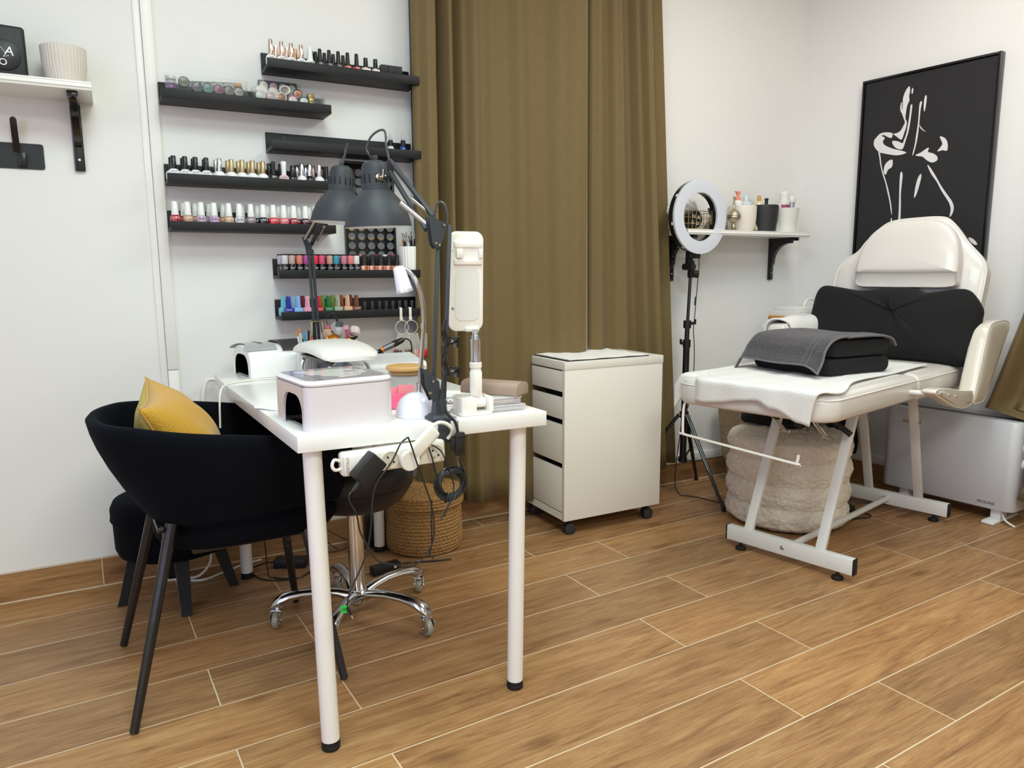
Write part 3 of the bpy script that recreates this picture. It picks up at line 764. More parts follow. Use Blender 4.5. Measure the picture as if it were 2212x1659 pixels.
# tube of gems
F = FC @ T(.012, .008, .038) @ RY(rad(90)) @ RX(0)
F = FC @ T(.020, .006, .056) @ RY(rad(86))
t = thing('gem_tube', 'clear tube of gold and silver gems with a cork, lying in the longer box', 'tube', F)
mb = MB(F); mb.lathe([(.0085, -.085), (.0095, -.083), (.0095, .070)], 16); put(mb, 'tube', mat('tube_glass', 'B7B7B0', .05, trans=.7, alpha=.5), t)
mb = MB(F); mb.lathe([(.0088, .070), (.0096, .072), (.0096, .092), (.009, .093)], 16); put(mb, 'cork', mat('cork', 'C49A72', .8, var=.2, vscale=300), t)
mbs = [MB(F), MB(F), MB(F)]
for i in range(110):
    a = random.uniform(0, 2*PI); z = random.uniform(-.082, .066); r_ = .0085
    p = (r_*math.cos(a), r_*math.sin(a), z); q = random.uniform(.0012, .0026)
    mbs[i % 3].lathe([(.0001, -q), (q, 0), (.0001, q)], 6, M=T(*p))
for mb, nm, hx, me in zip(mbs, ('gold_gems', 'pearl_gems', 'dark_gems'), ('C9A32E', 'E4E2DC', '33322C'), (.7, 0, .3)):
    o = put(mb, nm, mat(nm, hx, .2, me), t); o['kind'] = 'stuff'
FC2 = WF(0.590, .068, Z2)
clear_box(FC2, 'shorter clear box of cream pots at the right of the left ledge', .245, .068, .058)
F = WF(0.566, .032, Z2+.006) @ RX(rad(-6))
t = thing('pot_palette', 'dark tray with four round powder wells standing behind the cream pots', 'palette', F)
mb = MB(F); mb.box((0, .004, .048), (.135, .010, .096), .004); put(mb, 'tray', mat('smoky_tray', '5A5C62', .2, coat=.5), t)
for i, hx in enumerate(['D4CCC4', 'C9A9AC', 'B9B6BC', 'B4B9A8']):
    mb = MB(F); mb.lathe([(.0135, 0), (.0135, .002), (.0115, .0026), (.001, .0024)], 20, M=T(-.048+.032*i, -.0012, .076-.001*i) @ up); put(mb, 'powder_well', mat('well_%d' % i, hx, .4, var=.2, vscale=90), t)
CRM = mat('cream_pot_rim', 'DCD6CC', .3, coat=.4)
cp = [(-.098, .016, 'pearl', 'CFD2CF', CRM, ''), (-.062, .016, 'pinkish', 'BFA7A8', CRM, ''), (-.028, .016, 'copper', '9C6A54', CRM, ''), (.010, .010, 'pink text', 'E4D3D8', mat('pink_rim', 'B06A8A', .4), 'I'), (.048, .009, 'green text', 'E6EAE6', mat('green_rim', '2E6E66', .4), 'I')]
for i, (x, z, nm, hx, rim, tx) in enumerate(cp):
    pot(FC2 @ T(x, -.022, z+.015) @ up, '%s-lidded pot, %s in the front row of the shorter clear box' % (nm, ORD[i]), hx, rim, .0172, .010, 'pots in the shorter clear box', tx or None, BLACKT)
pot(FC2 @ T(-.090, .006, .048) @ RX(rad(68)), 'cream domed pot lying at the upper left of the shorter box', 'D6D0C6', CRM, .0185, .016)
pot(FC2 @ T(-.052, .004, .046) @ RX(rad(60)) @ RY(.3), 'cream pot leaning above the pinkish one in the shorter box', 'CFC8BE', CRM, .0172, .014)
pot(FC2 @ T(-.008, .000, .056) @ RX(rad(72)) @ RY(-.35), 'cream pot with dark mirror lid tipped up in the shorter box', '7E7470', CRM, .0185, .014)
pot(FC2 @ T(.030, -.010, .050) @ up, 'orange-lidded pot with handwriting on it in the shorter box', 'E08A63', DRIM, .0160, .010, None, 'Rub\nK69')
F = FC2 @ T(.075, -.014, .003)
t = thing('gold_jar', 'small ridged gold jar at the right end of the shorter box', 'jar', F)
mb = MB(F); mb.lathe([(.0125, 0), (.0135, .001), (.0135, .010), (.0128, .011), (.0135, .012), (.0135, .022), (.0128, .023), (.0135, .024), (.0135, .036), (.0128, .037), (.0135, .038), (.0135, .049), (.012, .051), (.002, .051)], 24); put(mb, 'jar', mat('gold_foil', 'C6A458', .25, .8), t)
# ============================================================ left wall shelf, speaker cube, pot, hooks
SHW = mat('white_shelf_paint', 'EEECE7', .3)
BRK = mat('black_lacquered_bracket', '0A0A0C', .22, coat=.3)
def moulded_shelf(F, length, depth, name, lab, x0, cat='shelf'):
    t = thing(name, lab, cat, F)
    prof = [(0, 0), (-depth+.006, 0), (-depth+.004, .003), (-depth+.004, .007), (-depth, .008), (-depth, .014), (-depth+.003, .0155), (-depth+.003, .019), (-depth+.001, .020), (-depth+.001, .024), (0, .024)]
    mb = MB(F)
    n = len(prof)
    V = [(x0, y, z) for y, z in prof] + [(x0+length, y, z) for y, z in prof]
    Fc = [(i, (i+1) % n, n+(i+1) % n, n+i) for i in range(n)] + [tuple(range(n))[::-1], tuple(range(n, 2*n))]
    mb.raw(V, Fc); put(mb, 'board', SHW, t)
    return t
def bracket(t, F, x, label=None, h=.215, dep=.175):
    w_ = .030
    mb = MB(F)
    mb.box((x, -.007, -h/2), (w_, .014, h), .003)
    mb.box((x, -dep/2, -.009), (w_, dep, .016), .003)
    pts = [(-.010, -.014), (-dep+.03, -.014), (-dep+.035, -.028)]
    for i in range(9):
        a = rad(90*i/8); pts.append((-.026-(dep-.065)*(1-math.sin(a)), -.028-(.095)*(1-math.cos(a))))
    pts += [(-.026, -.128), (-.020, -.138), (-.010, -.142)]
    mb.prism([(a, b) for a, b in pts], .020, T(x-.010, 0, 0) @ Matrix(((0, 0, 1, 0), (1, 0, 0, 0), (0, 1, 0, 0), (0, 0, 0, 1))))
    b = put(mb, 'bracket', BRK, t)
    mb = MB(F); mb.cyl((x, -.0145, -h+.035), (x, -.0160, -h+.035), .0038); put(mb, 'screw', SCREW, b)
    return b
F = WF(-0.34, 0, 1.620)
t = moulded_shelf(F, 0.65, .20, 'wall_shelf', 'white wall shelf at far left carrying a ribbed pot and black cube', -.325)
bracket(t, F, .272); bracket(t, F, -.25)
F = WF(-0.083, .095, 1.6445)
t = one(MB(F).lathe([(.046, 0), (.050, .003), (.060, .055), (.0625, .110), (.0615, .113), (.0585, .113), (.056, .06), (.046, .008), (.002, .006)], 120, flute=3, fd=.022), 'ribbed_plant_pot', mat('sand_ceramic', 'D3CAC0', .7), F, 'empty finely ribbed beige pot on the white shelf at far left', 'pot', sharp=25)
BKL = mat('black_leather', '1A1A1E', .45, bump=.4, bscale=500, stretch=(.3, .3, 1))
F = WF(-0.246, .085, 1.6445, rad(6))
t = thing('tissue_cube', 'black leather cube with a round lettered badge on the far left shelf', 'box', F)
mb = MB(F); mb.box((0, 0, .075), (.128, .128, .146), .010, seg=3); put(mb, 'box', BKL, t)
mb = MB(F); mb.lathe([(.040, 0), (.042, .001), (.042, .006), (.040, .007), (.001, .007)], 40, M=T(.008, -.064, .062) @ up); put(mb, 'badge', mat('black_badge', '15151A', .4), t)
letters('A', .034, F @ T(.022, -.0718, .072) @ UP @ RZ(-.15), WHITET, t, label='white serif letter'); letters('O', .026, F @ T(.004, -.0718, .040) @ UP @ RZ(-.15), WHITET, t)
mb = MB(F); mb.tube([F.inverted() @ (F @ Vector(p)) for p in ((-.004, -.0718, .088), (.012, -.0718, .066), (.006, -.0718, .056), (.020, -.0718, .060))], .0006, 6, smooth=4); put(mb, 'script_flourish', WHITET, t)
F = WF(-0.265, 0, 1.404)
t = thing('coat_hook_rail', 'matte black metal hook rail on the wall under the far left shelf', 'hook', F)
HKM = mat('matte_black_metal', '202124', .5)
mb = MB(F); mb.prism(rrect(.20, .078, .008), .004, T(0, 0, .039) @ up, .0006); put(mb, 'plate', HKM, t)
mb = MB(F)
mb.box((.042, -.012, .028), (.022, .014, .040), .002)
def hk(u, v): 
    z = .052+.098*v; return (.040-.010*1+.018*(u-.5)*(1 if v < .93 else (1-(v-.93)*8)), -.012-.030*math.sin(v*1.2), z)
mb.surf(hk, 6, 14, .003); put(mb, 'hook', mat('black_gloss_hook', '0C0C0E', .25), t)
for z in (.012, .026): 
    mb = MB(F); mb.cyl((.042, -.019, z+.012), (.042, -.0205, z+.012), .0028, seg=10); put(mb, 'screw', HKM, t)
# ============================================================ nail desk
DW = mat('white_desk_laminate', 'E9E8E4', .28, coat=.1)
I4 = Matrix.Identity(4)
F = T(.69, 2.07, 0) @ RZ(rad(-3))
desk = thing('nail_desk', 'long white nail desk on round white legs with black feet', 'desk', F)
def slab(mb, q, z0, z1):
    mb.raw([(x, y, z0) for x, y in q]+[(x, y, z1) for x, y in q], [(3, 2, 1, 0), (4, 5, 6, 7), (0, 1, 5, 4), (1, 2, 6, 5), (2, 3, 7, 6), (3, 0, 4, 7)])
def bev(mb, r=.0012):
    bmesh.ops.bevel(mb.bm, geom=list(mb.bm.edges), offset=r, segments=2, profile=.5, affect='EDGES'); return mb
mb = MB(); slab(mb, [(.3835, 1.500), (.980, 1.459), (1.005, 2.300), (.3925, 2.333)], .700, .735); put(bev(mb), 'tabletop', DW, desk)
mb = MB(); slab(mb, [(.3925, 2.3355), (1.005, 2.3025), (1.014, 2.625), (.408, 2.648)], .7002, .7345); put(bev(mb), 'rear_tabletop', DW, desk)
LEGW = mat('white_leg_paint', 'E6E3DF', .35); RUB = mat('black_rubber', '121212', .6)
for (xt, yt), (xb, yb) in (((.424, 1.540), (.430, 1.522)), ((.930, 1.512), (.9165, 1.512)), ((.462, 2.600), (.467, 2.612)), ((.963, 2.585), (.963, 2.603))):
    mb = MB(); mb.cyl((xb, yb, .022), (xt, yt, .697), .0205, seg=28); mb.cyl((xt, yt, .6965), (xt, yt, .7005), .030, seg=24)
    lg = put(mb, 'leg', LEGW, desk)
    mb = MB(); mb.lathe([(.0195, .0), (.021, .002), (.021, .010), (.0195, .011), (.0195, .013), (.021, .014), (.021, .022)], 28, M=T(xb, yb, 0)); put(mb, 'rubber_foot', RUB, lg)
ZD = .7352
# --------------------------------------------------------- near curing lamp
UVW = mat('pearl_white_plastic', 'D6CED1', .25, coat=.5); UVT = mat('pinkish_white_gloss', 'E9E4E8', .1, coat=.8)
F = T(.508, 1.640, ZD) @ RZ(rad(4))
# outline of the lamp seen from above, front-left corner towards the desk corner
t = thing('nail_curing_lamp', 'large square pearly white curing lamp at the near corner of the desk', 'nail lamp', F)
w_, d_, h_ = .208, .222, .108
mb = MB(F)
# walls: left side has the arched opening
ox0, ox1, oh = -.088, .050, .076
out = rrect(w_, d_, .030, 6); inn = rrect(w_-.008, d_-.008, .026, 6)
n = len(out); zt = h_-.012
V = []; Fc = []
def side_open(y, z): return ox0 < y < ox1 and z < oh*math.sqrt(max(0, 1-((y-(ox0+ox1)/2)/((ox1-ox0)/2))**4))
# left wall built as a slab with a cut arch
mb2 = MB(F)
ys = [-d_/2+.030+(d_-.060)*i/24 for i in range(25)]
def arch(y):
    yc = (ox0+ox1)/2; k = abs((y-yc)/((ox1-ox0)/2))
    return oh*(1-k**4)**.5 if k < 1 else 0
ys = sorted(set([round(y, 5) for y in ys]+[round(ox0+(ox1-ox0)*(.5-.5*math.cos(PI*i/16)), 5) for i in range(17)]))
for a, b in zip(ys, ys[1:]):
    za, zb = max(.0, arch(a)), max(.0, arch(b))
    P = [(-w_/2, a, za), (-w_/2, b, zb), (-w_/2, b, zt), (-w_/2, a, zt), (-w_/2+.006, a, za), (-w_/2+.006, b, zb), (-w_/2+.006, b, zt), (-w_/2+.006, a, zt)]
    fs_ = [(0, 3, 2, 1), (4, 5, 6, 7), (0, 1, 5, 4), (3, 7, 6, 2)]
    mb2.raw(P, fs_)
# rest of the walls (a U of the rounded rectangle without the left side)
idx = [i for i in range(n)]
pts_o = out; pts_i = inn
for i in range(n):
    j = (i+1) % n
    if abs(pts_o[i][0]+w_/2) < 1e-6 and abs(pts_o[j][0]+w_/2) < 1e-6: continue
    P = [(*pts_o[i], 0), (*pts_o[j], 0), (*pts_o[j], zt), (*pts_o[i], zt), (*pts_i[i], 0), (*pts_i[j], 0), (*pts_i[j], zt), (*pts_i[i], zt)]
    mb2.raw(P, [(0, 1, 2, 3), (7, 6, 5, 4), (0, 4, 5, 1), (3, 2, 6, 7)])
bmesh.ops.remove_doubles(mb2.bm, verts=mb2.bm.verts, dist=.00002)
put(mb2, 'housing', UVW, t, sharp=40)
mb = MB(F); mb.prism(rrect(w_+.001, d_+.001, .030, 8), .0125, T(0, 0, zt), .007, 3); put(mb, 'lid', mat('lamp_lid_white', 'EFECEE', .12, coat=.8), t)
mb = MB(F); mb.prism(rrect(w_-.022, d_-.024, .022, 8), .0006, T(0, 0, h_+.0004)); lid = put(mb, 'top_panel', mat('mauve_top_gloss', 'BFB5BA', .15, coat=.8), t)
# marbled wave on the panel
wv = [(-.075, .062), (-.05, .068), (-.02, .058), (.012, .066), (.040, .060), (.058, .052), (.060, .036), (.082, .020), (.072, .004), (.074, -.018), (.060, -.030), (.036, -.062), (.008, -.070), (-.014, -.078), (-.012, -.050), (-.034, -.034), (-.040, -.010), (-.058, .006), (-.062, .036)]
wv = [(p.x, p.y) for p in crom([Vector((a, b, 0)) for a, b in wv], 4, True)]
mb = MB(F); mb.prism(wv, .0003, T(.004, .006, h_+.0010)); put(mb, 'wave_print', mat('cream_wave', 'EDE7E4', .2, coat=.6), t)
mb = MB(F); mb.box((.048, .012, h_+.0016), (.030, .018, .0004)); put(mb, 'display', mat('grey_lcd', '8E9394', .3), t)
letters('UV LED lamp', .013, F @ T(-.060, -.060, h_+.0012) @ RZ(rad(-86)), GREYT, t)
letters('60s  99s', .010, F @ T(.034, -.030, h_+.0014) @ RZ(rad(4)), GREYT, t)
UVB = mat('black_mirror_plastic', '08090B', .12, coat=1)
mb = MB(F)
def cave(u, v):
    y = ox0-.004+(ox1-ox0+.008)*u; return (-w_/2+.0062+(w_-.03)*v, y, (oh+.006)*(1-abs(2*u-1)**4*.98)**.5-.002*v)
mb.surf(cave, 24, 6, .002); mb.box((0, (ox0+ox1)/2, .004), (w_-.03, ox1-ox0, .003)); mb.box((w_/2-.018, (ox0+ox1)/2, .040), (.004, ox1-ox0+.01, .078))
inn_ = put(mb, 'light_chamber', UVB, t)
for x, y, z in ((-.070, .020, .052), (-.070, -.030, .060), (-.030, .030, .040), (-.030, -.044, .056), (-.068, .034, .030), (.01, .02, .06), (.01, -.03, .062)):
    mb = MB(F); mb.lathe([(.0055, 0), (.0045, .004), (.002, .0045), (.001, .003)], 4, M=T(x, y, min(z, arch(y)-.001)) @ RX(PI) @ RZ(.78)); put(mb, 'led', SILV, inn_)
# --------------------------------------------------------- rear curing lamp (white dome, grey front shield)
F = T(.605, 2.565, ZD) @ RZ(rad(6))
t = thing('nail_curing_lamp', 'arched white curing lamp with grey front shield marked 48W at the desk rear', 'nail lamp', F)
Lx, Ly, Hh = .250, .190, .100
def outp(a, k=1.0, x=0): # arch section in y-z
    yy = math.cos(a); zz = math.sin(a)
    return (Ly/2*k*math.copysign(abs(yy)**.62, yy), Hh*k*abs(zz)**.62)
rs = []
xs = [(-.125, 1.0), (-.120, 1.03), (-.06, 1.04), (.0, 1.05), (.07, 1.0), (.105, .93), (.122, .80), (.128, .6)]
for x, k in xs:
    r_ = []
    for i in range(25):
        y, z = outp(PI*i/24, k); r_.append((x, y, z))
    rs.append(r_)
V = [p for r in rs for p in r]; m_ = 25; Fc = []
for i in range(len(rs)-1):
    for j in range(24): Fc.append((i*m_+j, i*m_+j+1, (i+1)*m_+j+1, (i+1)*m_+j))
Fc.append(tuple((len(rs)-1)*m_+j for j in range(25)))
# front rim with arch opening
r_in = []
for i in range(25):
    y, z = outp(PI*i/24, .74); r_in.append((-.125, y*1.0, z))
k0 = len(V); V += r_in
for j in range(24): Fc.append((j+1, j, k0+j, k0+j+1))
mb = MB(F); mb.raw(V, Fc); put(mb, 'housing', mat('white_gloss_plastic', 'EDECEA', .18, coat=.6), t, sharp=50)
mb = MB(F)
mb.surf(lambda u, v: (-.124+.20*v, outp(PI*u, .735-.02*v)[0], outp(PI*u, .735-.02*v)[1]+.0005), 24, 4, .001)
mb.box((.07, 0, .036), (.003, .14, .07)); mb.box((-.02, 0, .0035), (.20, .13, .004))
ch = put(mb, 'light_chamber', UVB, t)
for i, (y, z) in enumerate([(-.035, .052), (-.012, .060), (.014, .060), (.036, .050), (0, .062), (-.024, .056)]):
    mb = MB(F); mb.lathe([(.0045, 0), (.0035, .004), (.001, .0045)], 8, M=T(-.085+.02*(i % 3), y, z) @ RX(PI)); put(mb, 'led', SILV, ch)
def shield(u, v):
    a = PI*(.26+.48*u); y, z = outp(a, 1.045); x = -.128+.100*v
    if v < .5: x -= .010*math.cos((u-.5)*2*PI*1.0)*(1-2*v)*-1
    return (x, y, z+.0015)
mb = MB(F); mb.surf(shield, 20, 8, -.002); sh = put(mb, 'front_shield', mat('grey_shield', 'A7AAAC', .3, coat=.3), t)
letters('LED  48W', .020, F @ T(-.070, 0, Hh*1.045+.0042) @ RZ(rad(-90)) @ RX(rad(0)), mat('dark_grey_print', '4A4C50', .5), t)
mb = MB(F); mb.surf(lambda u, v: (-.012+.100*v, *[q+(.0 if i == 0 else .004) for i, q in enumerate(outp(PI*(.22+.56*u), 1.05))]), 14, 5, -.004); put(mb, 'dark_top_panel', mat('charcoal_panel', '3E3C3D', .35), t)
for y in (-.07, .07):
    mb = MB(F); mb.box((-.10, y*.3, -.0001+.0015), (.008, .010, .003), .001); put(mb, 'foot', RUB, t)
# --------------------------------------------------------- hand rest
CH = mat('polished_chrome', 'DADADC', .05, 1.0)
LEA = mat('white_leatherette', 'EAE6E0', .38, bump=.15, bscale=350, var=.02, vscale=20)
F = T(.690, 2.270, ZD) @ RZ(rad(-3))
t = thing('hand_rest', 'white padded hand rest on curved chrome legs in the middle of the desk', 'hand rest', F)
def padp(u, v):   # closed ring section along x
    return 0
rs = []
Lh = .162
for i in range(21):
    q = -1+2*i/20; x = Lh*q
    k = (1-abs(q)**6)**.5 if abs(q) < 1 else 0
    k = max(k, .05)
    r_ = []
    for j in range(28):
        a = 2*PI*j/28; cy, cz = math.cos(a), math.sin(a)
        y = .092*math.copysign(abs(cy)**.6, cy)*(.82+.18*k)
        zz = .090 + (.030*abs(cz)**.8*k*(1-.20*q*q) if cz > 0 else -.012*abs(cz)**.5)
        r_.append((x, y, zz + .012*(1-q*q)-.006*(q+1)*0))
    rs.append(r_)
# long side of the pad runs from back-left to front-right
G = T(.706, 2.255, ZD) @ RZ(rad(-88))
mb = MB(G); mb.rings(rs); put(mb, 'pad', LEA, t, sharp=60)
mb = MB(G); mb.prism(rrect(.280, .140, .03), .005, T(0, 0, .075)); put(mb, 'base_plate', mat('dark_plate', '2C2C2E', .4), t)
for x in (-.122, .122):
    for y in (-.052, .052):
        mb = MB(G); P = crom([Vector((x, y*.6, .078)), Vector((x*1.03, y*1.05, .066)), Vector((x*1.05, y*1.25, .038)), Vector((x*1.03, y*1.20, .012)), Vector((x*1.0, y*1.1, .004))], 4)
        rs = []
        for k_, p in enumerate(P):
            f_ = k_/(len(P)-1); wd = .026-.016*f_; th_ = .005
            rs.append([(p.x-wd/2, p.y-th_/2, p.z), (p.x+wd/2, p.y-th_/2, p.z), (p.x+wd/2, p.y+th_/2, p.z), (p.x-wd/2, p.y+th_/2, p.z)])
        mb.rings(rs); lg = put(mb, 'leg', CH, t)
        mb = MB(G); mb.lathe([(.010, 0), (.011, .002), (.010, .005), (.004, .006)], 18, M=T(x, y*1.1, 0)); put(mb, 'foot', CH, lg)
# towel end under the near lamp (white lace doily)
F = T(.455, 1.895, ZD)
mb = MB(F); mb.surf(lambda u, v: ((.010+.062*u*(1+.05*math.sin(40*v)))*math.cos(2*PI*v), (.010+.062*u*(1+.05*math.sin(40*v)))*math.sin(2*PI*v), .0025+.0012*math.sin(9*u+20*v)), 8, 60, .0015)
one(mb, 'lace_doily', mat('white_lace', 'E8E6E4', .8, bump=.6, bscale=300), F, 'round white lacy mat just behind the near square curing lamp', 'mat')
# --------------------------------------------------------- dust collector behind
F = T(.900, 2.330, ZD) @ RZ(rad(-4))
t = thing('dust_collector', 'white ribbed dust collector pillow box behind the wooden-lidded jar', 'dust collector', F)
RIB = mat('white_ribbed_plastic', 'E9E9E8', .35)
mb = MB(F)
prof = [(-.075, 0), (-.080, .030), (-.074, .042), (-.055, .046), (.020, .050), (.060, .056), (.085, .060), (.088, 0)]
for i in range(46):
    x0 = -.125+.25*i/46; x1 = x0+.0036
    mb.prism([(a, b) for a, b in prof], .0036, T(x0, 0, 0) @ Matrix(((0, 0, 1, 0), (1, 0, 0, 0), (0, 1, 0, 0), (0, 0, 0, 1))))
put(mb, 'ribs', RIB, t)
mb = MB(F); mb.prism([(a*.975, b*.975) for a, b in prof], .250, T(-.125, 0, 0) @ Matrix(((0, 0, 1, 0), (1, 0, 0, 0), (0, 1, 0, 0), (0, 0, 0, 1)))); put(mb, 'body', mat('light_grey_plastic', 'CFCFCF', .4), t)
F = T(.735, 2.425, ZD)
t = one(MB(F).rings([[(x, y, z*k) for x, y, z in ((-.055, -.05*k, 0), (.045, -.05*k, 0), (.045, .05, .0), (-.055, .05, 0))] if 0 else [(-.060+.115*i/10, -.055, 0), (-.060+.115*i/10, .055, 0), (-.060+.115*i/10, .055, .004+.056*math.sin(PI*i/10*.55)), (-.060+.115*i/10, -.055, .004+.050*math.sin(PI*i/10*.55))] for i in range(11)]),
    'grey_cushion', mat('grey_satin', 'A9AEB2', .45), F, 'small grey curved cushion under the hand rest', 'cushion')
# --------------------------------------------------------- jar with bamboo lid
F = T(.776, 1.850, ZD)
t = thing('glass_jar', 'glass jar of white cotton pads with a bamboo lid', 'jar', F)
mb = MB(F); mb.lathe([(.044, 0), (.047, .002), (.048, .006), (.048, .071), (.047, .0725), (.0460, .0725), (.0455, .006), (.001, .005)], 40); put(mb, 'glass', PLAST, t)
mb = MB(F); mb.lathe([(.051, .076), (.0525, .078), (.0525, .084), (.050, .087), (.001, .0875)], 40); mb.lathe([(.0440, .064), (.0450, .065), (.0450, .070), (.0415, .071), (.0415, .076), (.001, .077)], 40)
put(mb, 'lid', mat('bamboo', 'D6A868', .5, var=.18, vscale=40, stretch=(1, 8, 8)), t)
mb = MB(F); mb.lathe([(.030, .008), (.043, .010), (.0435, .058), (.038, .062), (.001, .063)], 120, flute=2, fd=.03); put(mb, 'cotton', mat('cotton_white', 'F1EEEA', .9, bump=.5, bscale=200), t)
# pink foils
PK = mat('pink_form_paper', 'EE7F97', .5); PK2 = mat('hot_pink_foil', 'F4608A', .3, coat=.5)
F = T(.688, 1.700, ZD)
t = thing('paper_form_pack', 'bundle of salmon-pink nail forms behind the small dome lamp', 'nail forms', F)
for i, (x, y, w2, h2, tl, m_) in enumerate([(-.036, .012, .018, .062, 8, PK), (.008, .010, .050, .050, 4, PK), (.026, .004, .042, .054, -8, mat('coral_form', 'F08A96', .5)), (-.006, -.018, .060, .038, 14, PK2)]):
    mb = MB(F); mb.box((0, 0, h2/2), (w2, .0012, h2), .0005, T(x, y, .002) @ RZ(rad(tl)) @ RX(rad(-8 if i < 3 else -18)) @ RY(rad((i-1)*4))); put(mb, 'paper_sheet', m_, t)
# --------------------------------------------------------- small dome lamp with goose neck
LIL = mat('lilac_white_plastic', 'E2E0EE', .2, coat=.5)
F = T(.686, 1.580, ZD)
t = thing('gooseneck_lamp', 'small white lamp with domed base, silver gooseneck and tilted cone head', 'lamp', F)
mb = MB(F); mb.lathe([(.046, 0), (.0475, .002), (.0470, .008)]+[(.0470*math.cos(a), .008+.050*math.sin(a)) for a in [rad(8*i) for i in range(1, 11)]]+[(.004, .0575)], 44); put(mb, 'base', LIL, t)
PN = [(.7005, 1.588, .775), (.701, 1.586, .800), (.702, 1.580, .848), (.704, 1.570, .913), (.704, 1.560, .955), (.699, 1.552, .998), (.690, 1.549, 1.035), (.677, 1.548, 1.061), (.664, 1.550, 1.076), (.650, 1.552, 1.083), (.640, 1.553, 1.083)]
P = crom([Vector(p) for p in PN], 14)
mb = MB(); mb.tube(P, [.0050+.0007*(i % 2) for i in range(len(P))], 12); mb.cyl(PN[0], (.7005, 1.588, .812), .0075, seg=16); put(mb, 'gooseneck', mat('silver_gooseneck', 'CFD1D6', .22, 1.0), t)
hd = Vector((.640, 1.549, 1.075)); ax = Vector((.22, -.06, -1)).normalized()
Mh = Matrix.Translation(hd+Vector((0, 0, .012))) @ ax.to_track_quat('Z', 'Y').to_matrix().to_4x4()
mb = MB(); mb.lathe([(.006, .0), (.0115, .0015), (.0135, .006), (.0185, .055), (.0175, .0555), (.0125, .008), (.001, .006)], 28, M=Mh); put(mb, 'lamp_head', LIL, t)
mb = MB(); mb.lathe([(.0190, .053), (.0195, .055), (.0192, .060), (.0155, .0600), (.001, .0575)], 28, M=Mh, flute=2, fd=.03); put(mb, 'led_ring', mat('clear_led_ring', 'D9DADC', .2, .5), t)
# --------------------------------------------------------- phone holder
PHW = mat('cream_white_plastic', 'EBE5DF', .3, coat=.3)
F = T(.815, 1.535, ZD) @ RZ(rad(-8))
t = thing('phone_stand', 'tall white telescopic phone stand with a rounded upright back panel', 'phone stand', F)
mb = MB(F)
rb = rrect(.086, .072, .016, 6)
mb.prism(rb, .008, T(0, 0, 0), .002, 1)
mb.prism([(-.043, .020), (-.043, -.020), (-.038, -.032), (-.027, -.036), (-.002, -.036), (-.002, .036), (-.027, .036), (-.038, .032)], .036, T(0, 0, .007), .002, 2); mb.box((.037, 0, .0245), (.012, .066, .036), .003, seg=2); mb.box((.016, .028, .0245), (.040, .016, .036), .003)
put(mb, 'base', PHW, t)
mb = MB(F); mb.cyl((.000, -.004, .026), (.030, -.004, .026), .0120, seg=24); mb.box((.013, -.000, .036), (.024, .020, .022), .005); hg = put(mb, 'hinge', PHW, t)
mb = MB(F); mb.lathe([(.0135, .042), (.0145, .044), (.0150, .100), (.0135, .102), (.0125, .110), (.0145, .111), (.0148, .122), (.013, .124)], 56, M=T(.010, 0, 0), flute=2, fd=.05); put(mb, 'grip', PHW, t)
ALU = mat('satin_aluminium', 'C9D0D8', .25, 1.0)
mb = MB(F); mb.lathe([(.0115, .122), (.0115, .176), (.0118, .177), (.0118, .180), (.009, .1805)], 28, M=T(.010, 0, 0)); put(mb, 'lower_tube', ALU, t)
mb = MB(F); mb.lathe([(.0092, .180), (.0092, .188), (.0072, .189), (.0072, .202)], 24, M=T(.010, 0, 0)); put(mb, 'upper_tube', ALU, t)
G = F @ T(-.012, 0, .315) @ RX(rad(3)) @ RZ(rad(-4))
PW, PH = .084, .232
mb = MB(G); mb.prism(rrect(PW, PH, .020, 8), .010, T(0, .005, 0) @ up, .003, 3); put(mb, 'back_panel', PHW, t)
mb = MB(G); mb.prism(rrect(.058, .122, .016, 8), .0012, T(.002, -.0050, -.030) @ up, .0004); put(mb, 'oval_pad', mat('grey_white_pad', 'DAD9D5', .4), t)
mb = MB(G)
mb.box((.004, -.008, .086), (.068, .006, .014), .002); mb.box((.004, -.008, .047), (.068, .006, .014), .002); mb.box((.004, -.006, .066), (.066, .003, .030))
mb.box((-.018, -.0125, .066), (.016, .006, .022), .002); mb.box((.033, -.0125, .066), (.010, .006, .022), .002)
put(mb, 'phone_clamp', PHW, t)
mb = MB(G); mb.lathe([(.003, 0), (.003, .001)], 12, M=T(-.033, -.0050, -.062) @ up); mb.lathe([(.001, 0), (.001, .001)], 8, M=T(-.034, -.0052, .072) @ up); put(mb, 'screw', mat('grey_screw', '77777A', .4), t)
mb = MB(G); mb.box((.014, -.006, -.112), (.034, .010, .010), .002); put(mb, 'pivot_bracket', mat('clear_bracket', 'E3E1DF', .1, coat=.8), t)
mb = MB(G); mb.cyl((.018, -.011, -.116), (.018, -.003, -.116), .004, seg=14); mb.cyl((.025, -.011, -.116), (.025, -.003, -.116), .004, seg=14); put(mb, 'pivot_bolt', CH, t)
